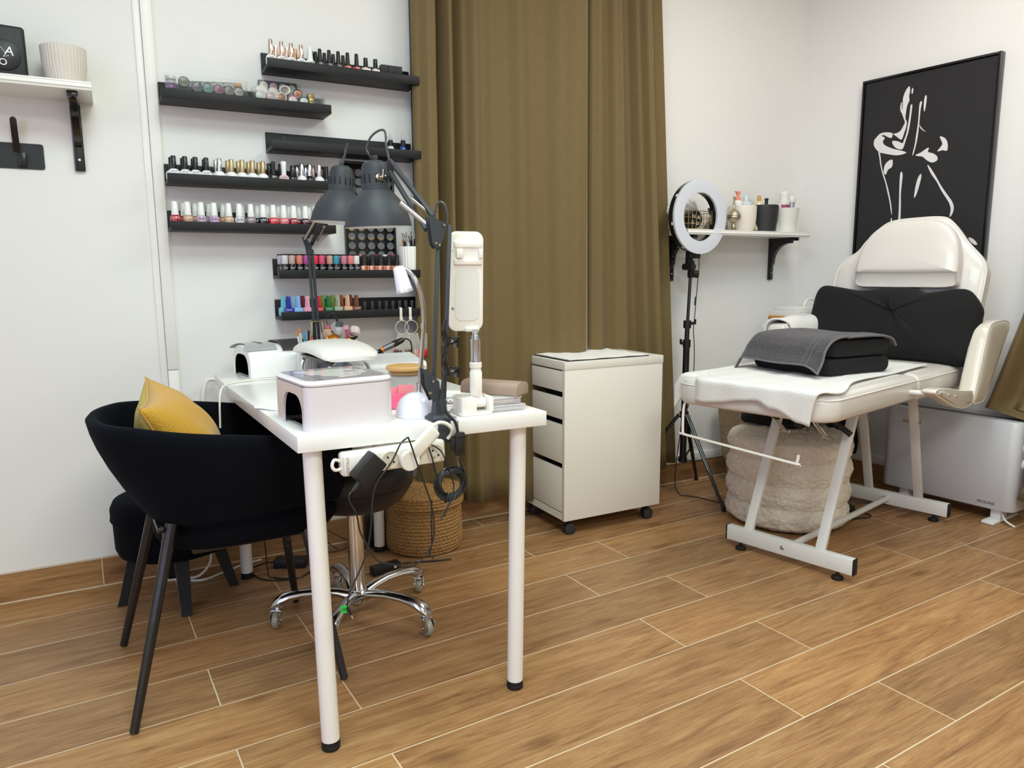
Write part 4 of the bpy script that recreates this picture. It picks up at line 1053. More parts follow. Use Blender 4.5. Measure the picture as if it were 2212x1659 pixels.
# --------------------------------------------------------- boxes, glasses case, files
def cbox(F, lab, cont, w_=.098, d_=.078, h_=.016):
    t = thing('nail_tip_box', lab, 'box', F, 'flat clear boxes at the right desk corner')
    mb = MB(F); mb.box((0, 0, h_*.42), (w_, d_, h_*.80), .002); put(mb, 'tray', mat('clear_box_milky', 'D9D4D6', .15, coat=.6, alpha=.55), t)
    mb = MB(F); mb.box((0, 0, h_*.90), (w_+.003, d_+.003, h_*.18), .001); put(mb, 'lid', mat('clear_box_lid', 'E4E0E3', .1, coat=.8, alpha=.7), t)
    if cont:
        mb = MB(F); mb.surf(lambda u, v: (w_*.44*(2*u-1), d_*.42*(2*v-1), h_*.62+.002*math.sin(30*u)*math.sin(23*v)), 30, 16, .006); o = put(mb, 'nail_tips', cont, t)
    return t
cbox(T(.900, 1.548, ZD) @ RZ(rad(-6)), 'lower clear flat box under the one with pale pink tips', mat('clear_tips', 'CFC9C8', .3), .100, .080)
cbox(T(.894, 1.552, ZD+.0160) @ RZ(rad(-4)), 'upper clear flat box of pale pink nail tips under the glasses case', mat('pink_tips', 'E0B0A4', .4), .094, .076, .0185)
F = T(.905, 1.585, ZD+.0350) @ RZ(rad(-58))
prof = [(-.030, 0), (-.031, .006), (-.029, .022), (-.020, .030), (0, .033), (.018, .031), (.028, .022), (.030, .006), (.028, 0)]
prof = [(p.x, max(0, p.y)) for p in crom([Vector((a, b, 0)) for a, b in prof], 3)]
t = thing('glasses_case', 'long taupe leatherette glasses case lying on the clear boxes', 'case', F)
mb = MB(F); mb.prism(prof, .165, T(-.0825, 0, 0) @ Matrix(((0, 0, 1, 0), (1, 0, 0, 0), (0, 1, 0, 0), (0, 0, 0, 1))), .003, 2); put(mb, 'case', mat('taupe_leatherette', '9B8676', .5, bump=.4, bscale=600), t)
mb = MB(F); mb.tube([(.0805, a, b) for a, b in prof[2:-2]], .0009, 6); put(mb, 'piping', mat('taupe_edge', '7E6B5C', .5), t)
for i, (p0, p1, nm) in enumerate([((.724, 1.545), (.800, 1.600), 'lower'), ((.755, 1.560), (.842, 1.615), 'upper')]):
    a = Vector((*p0, 0)); b = Vector((*p1, 0)); ang = math.atan2((b-a).y, (b-a).x)
    F = Matrix.Translation(((a+b)/2)+Vector((0, .035, ZD+.002+.004*i))) @ RZ(ang+.4*i)
    one(MB(F).prism(rrect(.150, .022, .010, 6), .003, None, .001), 'nail_file', mat('pale_file_%d' % i, ['DDD2CC', 'E9E4E1'][i], .6, bump=.3, bscale=800), F, '%s of two pale nail files lying beside the phone stand' % nm, 'nail file')
F = T(.730, 1.600, ZD) @ RZ(rad(-35))
one(MB(F).box((.010, 0, .0135), (.062, .035, .027), .004), 'pink_tissue_box', mat('pale_lilac_card', 'E6DDE3', .4), F, 'small pale lilac box between the dome lamp and the phone stand', 'box')
F = T(.800, 1.655, ZD+.008)
t = thing('towel', 'folded white terry towel lying behind the phone stand', 'towel', F)
TOW = mat('white_terry', 'F0EEEA', .95, bump=1.0, bscale=420, sheen=.3)
mb = MB(F); mb.surf(lambda u, v: (.10*(2*u-1)+.03*v, -.06+.22*v, .004+.0025*math.sin(8*u+3*v)+.002*math.sin(23*v)), 24, 30, .010); put(mb, 'cloth', TOW, t)
for i, (x, y, s_) in enumerate([(.805, 1.640, .016), (.775, 1.628, .0125)]):
    F = T(x, y, ZD+.0135) @ RX(rad(12))
    t = thing('glass_lid_pot', '%s clear round pot lying on the folded towel behind the phone stand' % ['larger', 'smaller'][i], 'pot', F)
    mb = MB(F); mb.lathe([(s_*.9, 0), (s_, .002), (s_, .007), (s_*.85, .009), (.001, .009)], 28); put(mb, 'pot', mat('silver_grey_pot', 'B9BABD', .1, .6), t)
    mb = MB(F); mb.lathe([(s_*.8, .009), (.001, .0096)], 24); put(mb, 'lid_window', mat('white_window', 'E2E2E2', .2), t)
    letters('MT-10', s_*.5, F @ T(0, 0, .0100), BLACKT, t)
# --------------------------------------------------------- architect lamps
GRY = mat('dark_grey_lamp_paint', '373A3F', .5, spec=.4); GRYC = mat('grey_cable', '3A3B3E', .35, coat=.3)
NIC = mat('nickel', 'B9AFA2', .18, 1.0); INW = mat('lamp_inside_white', 'E6E8EE', .4)
def shade(t, top, bot, Mh):
    # z axis of Mh runs from the socket end to the opening
    mb = MB(); mb.lathe([(.004, -.001), (.020, 0), (.030, .007), (.0345, .020), (.0355, .062), (.0360, .071), (.0345, .073)], 40, M=Mh); s1 = put(mb, 'socket_housing', GRY, t)
    prof = [(.0350, .071), (.043, .078), (.057, .093), (.070, .112), (.079, .134), (.0845, .158), (.0850, .163), (.0835, .163), (.077, .135), (.067, .113), (.055, .0955), (.042, .081), (.034, .076)]
    mb = MB(); mb.lathe(prof[:7], 56, M=Mh, caps=False); mb.lathe([(.0850, .163), (.0842, .1635)], 56, M=Mh, caps=False); put(mb, 'shade', GRY, t)
    mb = MB(); mb.lathe([(.0842, .1636)]+[(r-.0012, z) for r, z in prof[7:]]+[(.001, .076)], 56, M=Mh, caps=False); put(mb, 'shade_lining', INW, t)
    mb = MB(); mb.lathe([(.013, .078), (.014, .098), (.024, .116), (.029, .134), (.027, .148), (.016, .158), (.001, .161)], 30, M=Mh); put(mb, 'bulb', mat('opal_bulb', 'EDEAE2', .25, coat=.3), t)
    for k in range(14):
        a = 2*PI*k/14+.1
        mb = MB(); mb.box((0, 0, 0), (.0034, .0016, .022), .0007, Mh @ T(.0358*math.cos(a), .0358*math.sin(a), .045) @ RZ(a+PI/2)); put(mb, 'vent_slot', mat('slot_black', '060607', .6), s1)
    mb = MB(); mb.box((0, 0, -.006), (.018, .012, .014), .002, Mh); put(mb, 'strain_relief', GRY, s1)
def bar(a, b, w_=.011, d_=.009, side=None):
    a, b = Vector(a), Vector(b); z = (b-a).normalized(); s = Vector(side or (1, 0, 0)); s = (s-z*s.dot(z)).normalized(); y = z.cross(s)
    M = Matrix(((s.x, y.x, z.x, (a.x+b.x)/2), (s.y, y.y, z.y, (a.y+b.y)/2), (s.z, y.z, z.z, (a.z+b.z)/2), (0, 0, 0, 1)))
    return ((0, 0, 0), (w_, d_, (b-a).length), .0012, M)
# front lamp
F = T(.712, 1.500, .735)
t = thing('architect_lamp', 'front dark grey architect lamp clamped to the near desk edge', 'lamp', F)
mb = MB(F @ RZ(rad(-4)))
mb.box((0, .008, .004), (.052, .056, .008), .002)
mb.rings([[(-x, -y+.004, z), (x, -y+.004, z), (x, y+.004, z), (-x, y+.004, z)] for x, y, z in ((.024, .022, .008), (.020, .018, .014), (.015, .013, .016), (.0125, .011, .050))])
mb.box((0, -.0245, -.018), (.030, .006, .052), .002); mb.box((0, .000, -.046), (.030, .050, .005), .001)
cl = put(mb, 'clamp', GRY, t)
mb = MB(F); mb.tube([(.022, -.026, .012), (.024, -.040, .000), (.022, -.040, -.030), (.022, -.034, -.050)], .0032, 10, smooth=4); put(mb, 'clamp_screw', CH, cl)
S_ = (.93, -.36, 0)
b0 = Vector((.712, 1.506, .785)); el = Vector((.741, 1.519, 1.178))
dd = Vector((.012, -.004, 0))
mb = MB(); mb.box(*bar(b0-dd, el-dd, .0095, .011, S_)); mb.box(*bar(b0+dd, el+dd, .0095, .011, S_)); lo = put(mb, 'lower_arm', GRY, t)
# lower bracket plates at the pole foot
def plate(poly, o, xdir, ydir, th):
    xd = Vector(xdir).normalized(); yd = Vector(ydir); yd = (yd-xd*yd.dot(xd)).normalized(); zd = xd.cross(yd)
    return dict(poly=poly, h=th, M=Matrix(((xd.x, yd.x, zd.x, o[0]), (xd.y, yd.y, zd.y, o[1]), (xd.z, yd.z, zd.z, o[2]), (0, 0, 0, 1))))
nrm = Vector((.36, .93, 0))
pb = plate([(-.026, .066), (-.019, .066), (.010, .036), (.014, -.004), (-.006, -.010), (-.024, .030)], (.700, 1.499, .790), (1, -.1, 0), (0, 0, 1), .002)
mb = MB(); mb.prism(pb['poly'], pb['h'], pb['M']); mb.prism(pb['poly'], pb['h'], T(0, .022, 0) @ pb['M']); fp = put(mb, 'foot_bracket', GRY, t)
for p in ((.693, 1.496, .828), (.686, 1.496, .802)):
    mb = MB(); mb.cyl(p, (p[0], p[1]-.004, p[2]), .0035, seg=12); put(mb, 'rivet', NIC, fp)
# elbow plate
ep = [(-.008, .026), (.014, .022), (.016, .004), (.004, -.036), (-.010, -.040), (-.016, -.034), (-.034, .018)]
pb = plate([(a, b) for a, b in [(-.026, .034), (.010, .018), (.016, .008), (-.001, -.038), (-.010, -.040), (-.018, -.030)]], (.727, 1.512, 1.165), (1, -.1, 0), (0, 0, 1), .002)
mb = MB(); mb.prism(pb['poly'], pb['h'], pb['M']); mb.prism(pb['poly'], pb['h'], T(.002, .024, 0) @ pb['M']); epo = put(mb, 'elbow_plate', GRY, t)
for a, b in ((.008, .012), (-.004, -.032), (-.012, -.028)):
    p = pb['M'] @ Vector((a, b, .002)); mb = MB(); mb.cyl(p, p+Vector((-.0, -.004, 0)), .0032, seg=12); put(mb, 'rivet', NIC, epo)
hj = Vector((.706, 1.741, 1.345)); hj2 = Vector((.705, 1.741, 1.318))
e1 = Vector((.722, 1.533, 1.196)); e2 = Vector((.706, 1.540, 1.168))
mb = MB(); mb.box(*bar(e1, hj, .0095, .011, S_)); mb.box(*bar(e2+Vector((.0, 0, .0)), hj2, .0095, .011, S_)); ua = put(mb, 'upper_arm', GRY, t)
mb = MB(); mb.cyl((.712, 1.548, 1.180), (.672, 1.600, 1.230), .0062, seg=16); mb.cyl((.722, 1.532, 1.176), (.712, 1.548, 1.180), .004, seg=12)
mb.cyl((.730, 1.545, 1.196), (.700, 1.600, 1.240), .0045, seg=12); put(mb, 'spring', NIC, ua)
top = Vector((.690, 1.808, 1.352)); bot = Vector((.6965, 1.8095, 1.190)); ax = (bot-top).normalized()
Mh = Matrix.Translation(top) @ ax.to_track_quat('Z', 'Y').to_matrix().to_4x4()
shade(t, top, bot, Mh)
mb = MB(); mb.cyl((.704, 1.772, 1.305), (.706, 1.745, 1.312), .004, seg=12); mb.box((0, 0, 0), (.004, .020, .034), .001, T(.709, 1.752, 1.332) @ RZ(.2)); put(mb, 'shade_bracket', GRY, t)
mb = MB(); mb.lathe([(.015, 0), (.016, .001), (.012, .003), (.003, .003)], 24, M=T(.694, 1.7725, 1.308) @ RZ(.1) @ RX(PI/2), sx=1, sy=.55); mb.cyl((.694, 1.772, 1.308), (.696, 1.760, 1.310), .0035, seg=10)
mb.cyl((.694, 1.760, 1.306), (.695, 1.758, 1.326), .0022, .0030, seg=8); put(mb, 'wing_nut', NIC, t)
mb = MB(); mb.tube([(.689, 1.808, 1.346), (.673, 1.798, 1.352+.012), (.668, 1.800, 1.380), (.678, 1.796, 1.406), (.694, 1.790, 1.421), (.708, 1.785, 1.425), (.712, 1.780, 1.413), (.709, 1.772, 1.387), (.707, 1.757, 1.364), (.706, 1.745, 1.342)], .0028, 8, smooth=5); put(mb, 'cable', GRYC, t)
mb = MB(); mb.tube([(.722, 1.530, 1.190), (.722, 1.528, 1.204), (.727, 1.526, 1.222), (.735, 1.522, 1.229), (.743, 1.518, 1.222), (.748, 1.516, 1.205), (.7485, 1.516, 1.190), (.745, 1.517, 1.174), (.739, 1.518, 1.160)], .0028, 8, smooth=5); put(mb, 'cable', GRYC, t)
BLC = mat('black_cable', '17171A', .4, coat=.2)
mb = MB(); mb.tube([(.722, 1.494, .850), (.716, 1.490, .825), (.706, 1.478, .800), (.703, 1.470, .780), (.712, 1.462, .757), (.726, 1.452, .738), (.731, 1.449, .715)], .0035, 8, smooth=5); put(mb, 'cable', BLC, t)
# spring clips hanging on the pole
CLP = mat('black_clip_plastic', '121214', .3, coat=.3)
for i, z in enumerate((.915, .846)):
    F2 = T(.739, 1.503, z)
    t2 = thing('spring_clip', '%s black spring clip gripping the front lamp pole' % ['upper', 'lower'][i], 'clip', F2, None)
    mb = MB(F2); mb.box((-.008, 0, .0), (.014, .016, .022), .002); mb.box((.010, -.002, .010), (.022, .022, .003), .001, RY(rad(8))); mb.box((.010, -.002, -.006), (.020, .022, .003), .001, RY(rad(-22))); mb.box((.020, -.002, .002), (.002, .024, .026), .0006, RY(rad(10)))
    put(mb, 'clip_jaws', CLP, t2)
    mb = MB(F2); mb.cyl((.004, -.010, .002), (.004, .010, .002), .0028, seg=12); put(mb, 'clip_spring', SILV, t2)
    mb = MB(F2); mb.tube([(-.012, -.010, .050), (-.018, -.012, .030), (-.012, -.010, .006), (-.020, -.012, -.020), (-.022, -.012, -.042)], [.004, .006, .005, .004, .002], 8, smooth=4, sx=.35); put(mb, 'clip_handle', CLP, t2)
# rear lamp
F = T(.737, 2.535, .735)
t = thing('architect_lamp', 'rear dark grey architect lamp standing at the back of the desk', 'lamp', F)
mb = MB(F); mb.box((0, 0, .006), (.050, .050, .012), .003); mb.rings([[(-x, -x, z), (x, -x, z), (x, x, z), (-x, x, z)] for x, z in ((.022, .012), (.0125, .02), (.0125, .075))]); put(mb, 'base_bracket', GRY, t)
S2 = (1, 0, 0); b0 = Vector((.737, 2.535, .79)); el = Vector((.7255, 2.535, 1.155)); dd = Vector((.0055, 0, 0))
mb = MB(); mb.box(*bar(b0-dd*1.2, el-dd*1.2, .0085, .011, S2)); mb.box(*bar(b0+dd*1.2, el+dd*1.2, .0085, .011, S2)); put(mb, 'lower_arm', GRY, t)
mb = MB(); mb.prism([(-.020, .030), (-.014, .034), (.008, .0), (.006, -.026), (-.006, -.028), (-.010, 0)], .003, T(.722, 2.530, 1.165) @ up); mb.prism([(-.020, .030), (-.014, .034), (.008, .0), (.006, -.026), (-.006, -.028), (-.010, 0)], .003, T(.722, 2.548, 1.165) @ up); put(mb, 'elbow_plate', GRY, t)
hj = Vector((.722, 2.20, 1.318)); mb = MB(); mb.box(*bar((.7305, 2.535, 1.172), hj, .0095, .011, S2)); mb.box(*bar((.716, 2.530, 1.195), hj+Vector((-.004, 0, .026)), .0095, .010, S2)); ua = put(mb, 'upper_arm', GRY, t)
mb = MB(); mb.cyl((.706, 2.520, 1.190), (.706, 2.40, 1.240), .0048, seg=12); mb.cyl((.742, 2.500, 1.185), (.742, 2.42, 1.225), .0042, seg=12); put(mb, 'spring', NIC, ua)
for x0, x1 in ((-.014, -.018), (.020, .030)):
    mb = MB(); mb.tube([(.731+x0*1.0, 2.525, .906), (.731+x1, 2.520, .82)], .0055, 10); mb.cyl((.733, 2.525, .908), (.733+x0*1.5, 2.525, .908), .0038, seg=10); put(mb, 'spring', NIC, t)
top = Vector((.7140, 2.134, 1.382)); bot = Vector((.7045, 2.137, 1.222)); ax = (bot-top).normalized()
Mh = Matrix.Translation(top) @ ax.to_track_quat('Z', 'Y').to_matrix().to_4x4()
shade(t, top, bot, Mh)
mb = MB(); mb.cyl((.716, 2.17, 1.318), hj, .006, seg=12); put(mb, 'shade_bracket', GRY, t)
mb = MB(); mb.tube([(.7145, 2.134, 1.386), (.722, 2.14, 1.405), (.731, 2.15, 1.420), (.739, 2.165, 1.434), (.748, 2.175, 1.451), (.752, 2.185, 1.452), (.748, 2.195, 1.427), (.738, 2.200, 1.390), (.726, 2.200, 1.345)], .0028, 8, smooth=5); put(mb, 'cable', GRYC, t)
# --------------------------------------------------------- brush pots at the rear
F = T(.672, 2.440, ZD)
t = thing('pen_cup', 'ribbed white cup of brushes standing beneath the hand rest cushion', 'cup', F)
mb = MB(F); mb.lathe([(.030, 0), (.034, .002), (.034, .085), (.033, .087), (.031, .087), (.030, .005), (.001, .004)], 72, flute=3, fd=.04); put(mb, 'cup', CERW, t)
for i, (x, y, h, hx, tip, nm) in enumerate([(-.022, 0, .150, 'D9D5CC', 'A9783E', 'flat tan-tipped'), (-.014, .008, .160, 'D8DCE0', 'C07050', 'silver, copper-tipped'), (-.006, -.004, .148, '2F8FB4', '2F8FB4', 'turquoise'), (.006, 0, .152, '141416', '141416', 'black'), (.014, .004, .132, 'E8E8E8', '333333', 'white'), (.010, -.010, .130, 'D8653A', 'D8653A', 'orange')]):
    b = thing('brush', '%s brush handle in the ribbed cup at the rear of the desk' % nm, 'brush', F)
    mb = MB(F); mb.tube([(x*.3, y*.3, .008), (x*1.3, y*1.3, h*.88)], [.0030, .0036], 8); put(mb, 'handle', mat('handle_'+hx, hx, .35), b)
    mb = MB(F); mb.tube([(x*1.28, y*1.3, h*.87), (x*1.4, y*1.4, h*.95), (x*1.5, y*1.5, h)], [.004, .0045, .001], 8, sx=.5); put(mb, 'tip', mat('tip_'+tip, tip, .6), b)
F = T(.800, 2.455, ZD)
t = thing('make_up_cup', 'pale cup crammed with brushes and a pink glitter file', 'cup', F)
mb = MB(F); mb.lathe([(.040, 0), (.046, .002), (.050, .110), (.049, .112), (.047, .112), (.043, .006), (.001, .005)], 40); put(mb, 'cup', mat('pale_pink_cup', 'E6DAD2', .4), t)
def item(name, lab, cat, fnparts):
    b = thing(name, lab, cat, F)
    for pn, mbx, mm in fnparts: put(mbx, pn, mm, b)
    return b
mbx = MB(F); rr_ = [(-.006, -.0), ]
mbx.tube([(.030, -.010, .030), (.010, -.016, .150)], .0085, 4, sx=.25); mbz = MB(F); mbz.tube([(.0105, -.0165, .148), (.008, -.018, .162)], [.0085, .007], 6, sx=.4)
item('glitter_file', 'white nail file covered with pink glitter sticking out of the pale cup', 'nail file', [('blade', mbx, mat('pink_glitter_file', 'C05A78', .4, var=.9, vscale=220)), ('handle_end', mbz, mat('pink_handle', 'E9A9C4', .4))])
mbx = MB(F); mbx.lathe([(.001, 0), (.018, .004), (.023, .014), (.021, .026), (.012, .033), (.001, .035)], 40, M=T(.040, -.006, .125) @ RY(rad(18)) @ RX(rad(-30)), flute=8, fd=.13); mbz = MB(F); mbz.tube([(.022, 0, .02), (.036, -.003, .118)], [.006, .010], 12)
item('powder_brush', 'pale pink flower-shaped powder brush in the pale cup', 'brush', [('brush_head', mbx, mat('powder_pink_bristle', 'E3CDC9', .9)), ('handle', mbz, mat('black_gloss_handle', '0E0E10', .2))])
mbx = MB(F); mbx.tube([(.05, .012, .115), (.058, .008, .135), (.052, .0, .150), (.040, .01, .145)], .007, 8, smooth=4); 
item('scrunchie', 'black fuzzy hair band hooked on the pale cup', 'hair band', [('band', mbx, mat('black_plush', '0C0C0D', .9, sheen=.5))])
mbx = MB(F); mbx.lathe([(.001, -.004), (.026, -.003), (.028, .003), (.020, .006), (.001, .007)], 28, M=T(-.036, -.018, .110) @ RX(rad(60)) @ RY(rad(10))); mbz = MB(F); mbz.lathe([(.008, 0), (.018, .008), (.016, .022), (.004, .026)], 24, M=T(.000, -.022, .104) @ RX(rad(60)) @ RY(rad(70)))
item('kabuki_brush', 'round copper-gold compact lying tilted on the rim of the cup', 'compact', [('disc', mbx, mat('copper_gold', 'C88A3C', .18, .9)), ('cap', mbz, mat('copper_gold'))])
mbx = MB(F); mbx.surf(lambda u, v: (-.040+.055*u, -.006+.012*math.sin(3*u), .108+.055*v+.012*math.sin(4*u)), 8, 8, .001)
item('plastic_bag', 'crumpled clear cellophane sachet in the pale cup', 'bag', [('film', mbx, mat('cellophane', 'D9D4CE', .1, alpha=.45, coat=.8))])
mbx = MB(F); mbx.lathe([(.001, 0), (.014, .006), (.018, .022), (.013, .038), (.001, .042)], 20, M=T(-.046, .002, .112) @ RY(rad(-12))); mbz = MB(F); mbz.lathe([(.006, 0), (.010, .005), (.008, .012), (.001, .014)], 14, M=T(-.050, .002, .150))
item('skincare_ampoule', 'peach coloured puff with a pink tip at the left of the cup', 'puff', [('puff', mbx, mat('peach_puff', 'CDA78C', .8)), ('tip', mbz, mat('rose_tip', 'C4687C', .5))])
mbx = MB(F); mbx.lathe([(.014, 0), (.015, .002), (.014, .028), (.012, .030)], 20, M=T(-.010, .012, .128) @ RY(rad(4))); mbz = MB(F); mbz.lathe([(.0155, .029), (.0155, .042), (.012, .046), (.004, .048)], 20, M=T(-.010, .012, .128) @ RY(rad(4)))
item('shaker_bottle', 'white powder shaker with grey cap in the pale cup', 'bottle', [('body', mbx, mat('frosted_white', 'D8D5CF', .5)), ('cap', mbz, mat('slate_cap', '53575C', .4))])
mbx = MB(F); mbx.tube([(-.012, .013, .178), (-.016, .014, .196), (-.030, .014, .204), (-.046, .012, .190), (-.048, .008, .170), (-.036, .004, .146), (-.030, 0, .140)], .0012, 6, smooth=4); mbz = MB(F); mbz.tube([(-.012, .012, .176), (-.020, .013, .200)], [.0045, .003], 8)
item('charging_cable', 'thin black curled cable above the pale cup', 'cable', [('cord', mbx, BLC), ('plug', mbz, BLC)])
# black pen holder block behind the hand rest (electric file rest)
F = T(.755, 2.455, ZD)
one(MB(F).box((-.0, 0, .060), (.030, .028, .12), .003).box((0, 0, .130), (.022, .020, .03), .003), 'tool_holder', mat('black_holder', '17181A', .4), F, 'square black tool holder rising behind the hand rest cushion', 'holder')
# nail drill in its cradle
F = T(.955, 2.470, ZD)
t = thing('nail_drill', 'grey and black electric nail drill with orange ring resting behind the desk', 'nail drill', F)
P0 = Vector((.920, 2.47, .790)); P1 = Vector((1.034, 2.47, .835)); dv = (P1-P0)
mb = MB(); mb.tube([P0+dv*.30, P0+dv*.62], .0105, 20); put(mb, 'motor_sleeve', mat('gunmetal', '8A8F95', .3, .8), t)
mb = MB(); mb.tube([P0+dv*.62, P0+dv*.66, P0+dv*.92, P0+dv*1.0], [.0112, .0118, .0100, .006], 20); put(mb, 'handpiece', mat('black_gloss_handpiece', '141416', .18, coat=.6), t)
mb = MB(); mb.tube([P0+dv*.22, P0+dv*.30], .0095, 20); put(mb, 'orange_ring', mat('orange_ring', 'E8832A', .3), t)
mb = MB(); mb.tube([P0-dv*.05, P0+dv*.08, P0+dv*.22], [.003, .006, .008], 16); put(mb, 'chuck', SILV, t)
mb = MB(); mb.tube([P1, (1.045, 2.47, .836), (1.058, 2.468, .826), (1.062, 2.465, .80), (1.058, 2.46, .770), (1.054, 2.45, .742)], .0028, 8, smooth=5); put(mb, 'cable', BLC, t)
mb = MB(); mb.box((.915, 2.47, .765), (.040, .050, .060), .010, seg=3); mb.lathe([(.018, 0), (.021, .004), (.018, .010)], 20, M=T(.935, 2.455, .785) @ RY(rad(70))); put(mb, 'cradle', mat('black_cradle', '1A1A1C', .35), t)
# --------------------------------------------------------- swatch rings hooked on the lowest ledge
RNG = mat('clear_ring', 'D9D4C9', .15, coat=.6, alpha=.85); TIPC = mat('clear_acrylic_stick', 'D2D0C8', .15, coat=.5, alpha=.55)
HKW = mat('cream_hook', 'DCD5CB', .4)
sw = [('cream-sticked', .966, [('C8B9A8')]*0 + ['8A2030', '2A2A2E', '4A2028', 'B0A090', '5C5A3C', '7A2434', '1E1E22', '9A8A7A']),
      ('nude-tipped', 1.004, ['D9B9AC', 'E0B9B4', 'C99A94', 'E2C4BC', 'D6A8A0', 'CF9E92', 'C8302E', 'D22A28'] if 0 else ['7A6A50', '4A4030', 'D9B9AC', 'D4A6A6', 'D8BDAE', 'CFA0A0', 'D8262A', 'CC1E26']),
      ('red-tipped', 1.070, ['C81E28', 'B81422', 'D0202C', '8C1220', '7E1426', 'A01824', 'B01028', '3A2024'])]
ZR = .937
for i, (nm, s, colors) in enumerate(sw):
    Fh = WF(s, .1225, ZR)
    hk_ = thing('plastic_hook', 'cream plastic hook clipped over the lowest ledge, holding the %s swatch ring' % nm, 'hook', Fh, None)
    mb = MB(Fh); mb.box((0, 0, -.016), (.011, .003, .040), .001); mb.box((0, .007, .0035), (.011, .016, .003), .001); mb.box((0, -.001, -.038), (.013, .006, .012), .002); put(mb, 'hook', HKW, hk_)
    mb = MB(Fh); mb.tube([(.003*math.cos(a), -.005-.004*math.sin(a), -.044) for a in [rad(k*45) for k in range(8)]], .0012, 6, closed=True); put(mb, 'hook_eye', HKW, hk_)
    R_ = .026; cx, cz = 0, ZR-.045-.026
    Fr = WF(s, .130, cz)
    r_ = thing('swatch_ring', '%s fan of clear nail swatch sticks on a ring under the lowest ledge' % nm, 'swatch ring', Fr)
    mb = MB(Fr); mb.tube([(R_*math.cos(a), 0, R_*math.sin(a)) for a in [rad(k*12) for k in range(30)]], .0014, 6, closed=True); put(mb, 'ring', RNG, r_)
    n_ = 15
    for k in range(n_):
        a = rad(-128+76*k/(n_-1)); x0, z0 = R_*math.cos(a), R_*math.sin(a)
        b = rad(-90 + (a*180/PI+90)*.36); L_ = .090 if k % 2 else .098
        x1, z1 = x0+L_*math.cos(b), z0+L_*math.sin(b)
        off = -.0015*k
        mb = MB(Fr); mb.tube([(x0, off, z0), (x0+(x1-x0)*.7, off, z0+(z1-z0)*.7)], [.0028, .0024], 4, sx=.35); st = put(mb, 'stick', TIPC, r_)
        mb = MB(Fr); p0_ = Vector((x0+(x1-x0)*.68, off, z0+(z1-z0)*.68)); p1_ = Vector((x1, off, z1)); mb.tube([p0_, p0_.lerp(p1_, .3), p0_.lerp(p1_, .8), p1_], [.0024, .0048, .0046, .0015], 8, sx=.35)
        cc = colors[(k*len(colors))//n_]; put(mb, 'nail_tip', mat('tip_'+cc, cc, .15, coat=.6), st)
F = T(1.035, 2.545, .735)
mb = MB(F); mb.surf(lambda u, v: (-.026+.052*u, .004*math.sin(7*u), .085-.012*v+.006*math.sin(PI*u)*-1), 6, 3, .001); mb.bm.free()
# ============================================================ armchair, ottoman, stool, basket
VEL = mat('black_velvet', '07090F', .9, bump=.3, bscale=120, var=.6, vscale=7, sheen=.16, spec=.12)
MC['black_velvet'].node_tree.nodes['Principled BSDF'].inputs['Sheen Tint'].default_value = lin('24384E')
BM = mat('black_powder_metal', '141416', .35, coat=.3)
F = T(.31, 2.06, 0)
t = thing('armchair', 'black velvet barrel armchair on slim metal legs, mustard cushion inside', 'armchair', F)
def rim(tp, w_, bx, fx, cy=2.075):     # tp in [-1,1] : near arm end -> back -> far arm end
    s = abs(tp); sg = -1 if tp < 0 else 1
    if s < .62:
        a = (s/.62)*PI/2; return Vector((.30-(.30-bx)*math.cos(a)**.9 if math.cos(a) > 0 else .30, cy+sg*w_*math.sin(a)**.9, 0))
    k = (s-.62)/.38; return Vector((.30+(fx-.30)*k, cy+sg*w_*(1-.04*k*k), 0))
def shell(tp, v):
    s = abs(tp)
    zt = .722-.075*max(0, (s-.30)/.70)**1.3; zb = .462+.015*s
    top = rim(tp, .295, .010, .600); bot = rim(tp, .235, .125, .575)
    k = v; kk = 1-(1-k)**1.5
    p = bot.lerp(top, kk); p.z = zb+(zt-zb)*k
    return p
nU = 64; rs = []
for i in range(nU+1):
    tp = -1+2*i/nU
    ring = []
    th_ = .030
    O = [shell(tp, v) for v in (0, .12, .3, .5, .7, .85, .96)]
    cen = Vector((.34, 2.075, 0))
    def inn(p, d):
        q = (cen-Vector((p.x, p.y, 0))); q.z = 0
        if p.x > .30: q = Vector((0, -(1 if p.y > 2.075 else -1), 0))
        return p+q.normalized()*d
    topc = shell(tp, 1.0)
    outl = O+[inn(topc, th_*.30)+Vector((0, 0, -.001)), inn(topc, th_*.75)+Vector((0, 0, -.001))]
    inl = [inn(O[k], th_*(1.0+.35*(1-k/6)))+Vector((0, 0, 0)) for k in range(6, -1, -1)]
    ring = outl+inl
    rs.append(ring)
mb = MB(); mb.rings(rs); put(mb, 'backrest_shell', VEL, t, sharp=60)
def seatring(z, k, dx=0):
    r_ = []
    for i in range(40):
        a = 2*PI*i/40; c_, s_ = math.cos(a), math.sin(a)
        r_.append((.380+dx+.240*k*math.copysign(abs(c_)**.65, c_), 2.080+.195*k*math.copysign(abs(s_)**.7, s_), z))
    return r_
mb = MB(); mb.rings([seatring(z, k) for z, k in ((.380, .86), (.384, .94), (.400, .99), (.420, 1.0), (.440, .985), (.450, .93), (.456, .80), (.460, .5), (.461, .1))]); put(mb, 'seat', VEL, t, sharp=60)
mb = MB()
mb.box((.390, 2.080, .370), (.34, .26, .018), .004); mb.box((.150, 2.070, .452), (.02, .32, .016), .003); mb.box((.165, 2.080, .415), (.02, .28, .07), .003)
fr = put(mb, 'seat_frame', BM, t)
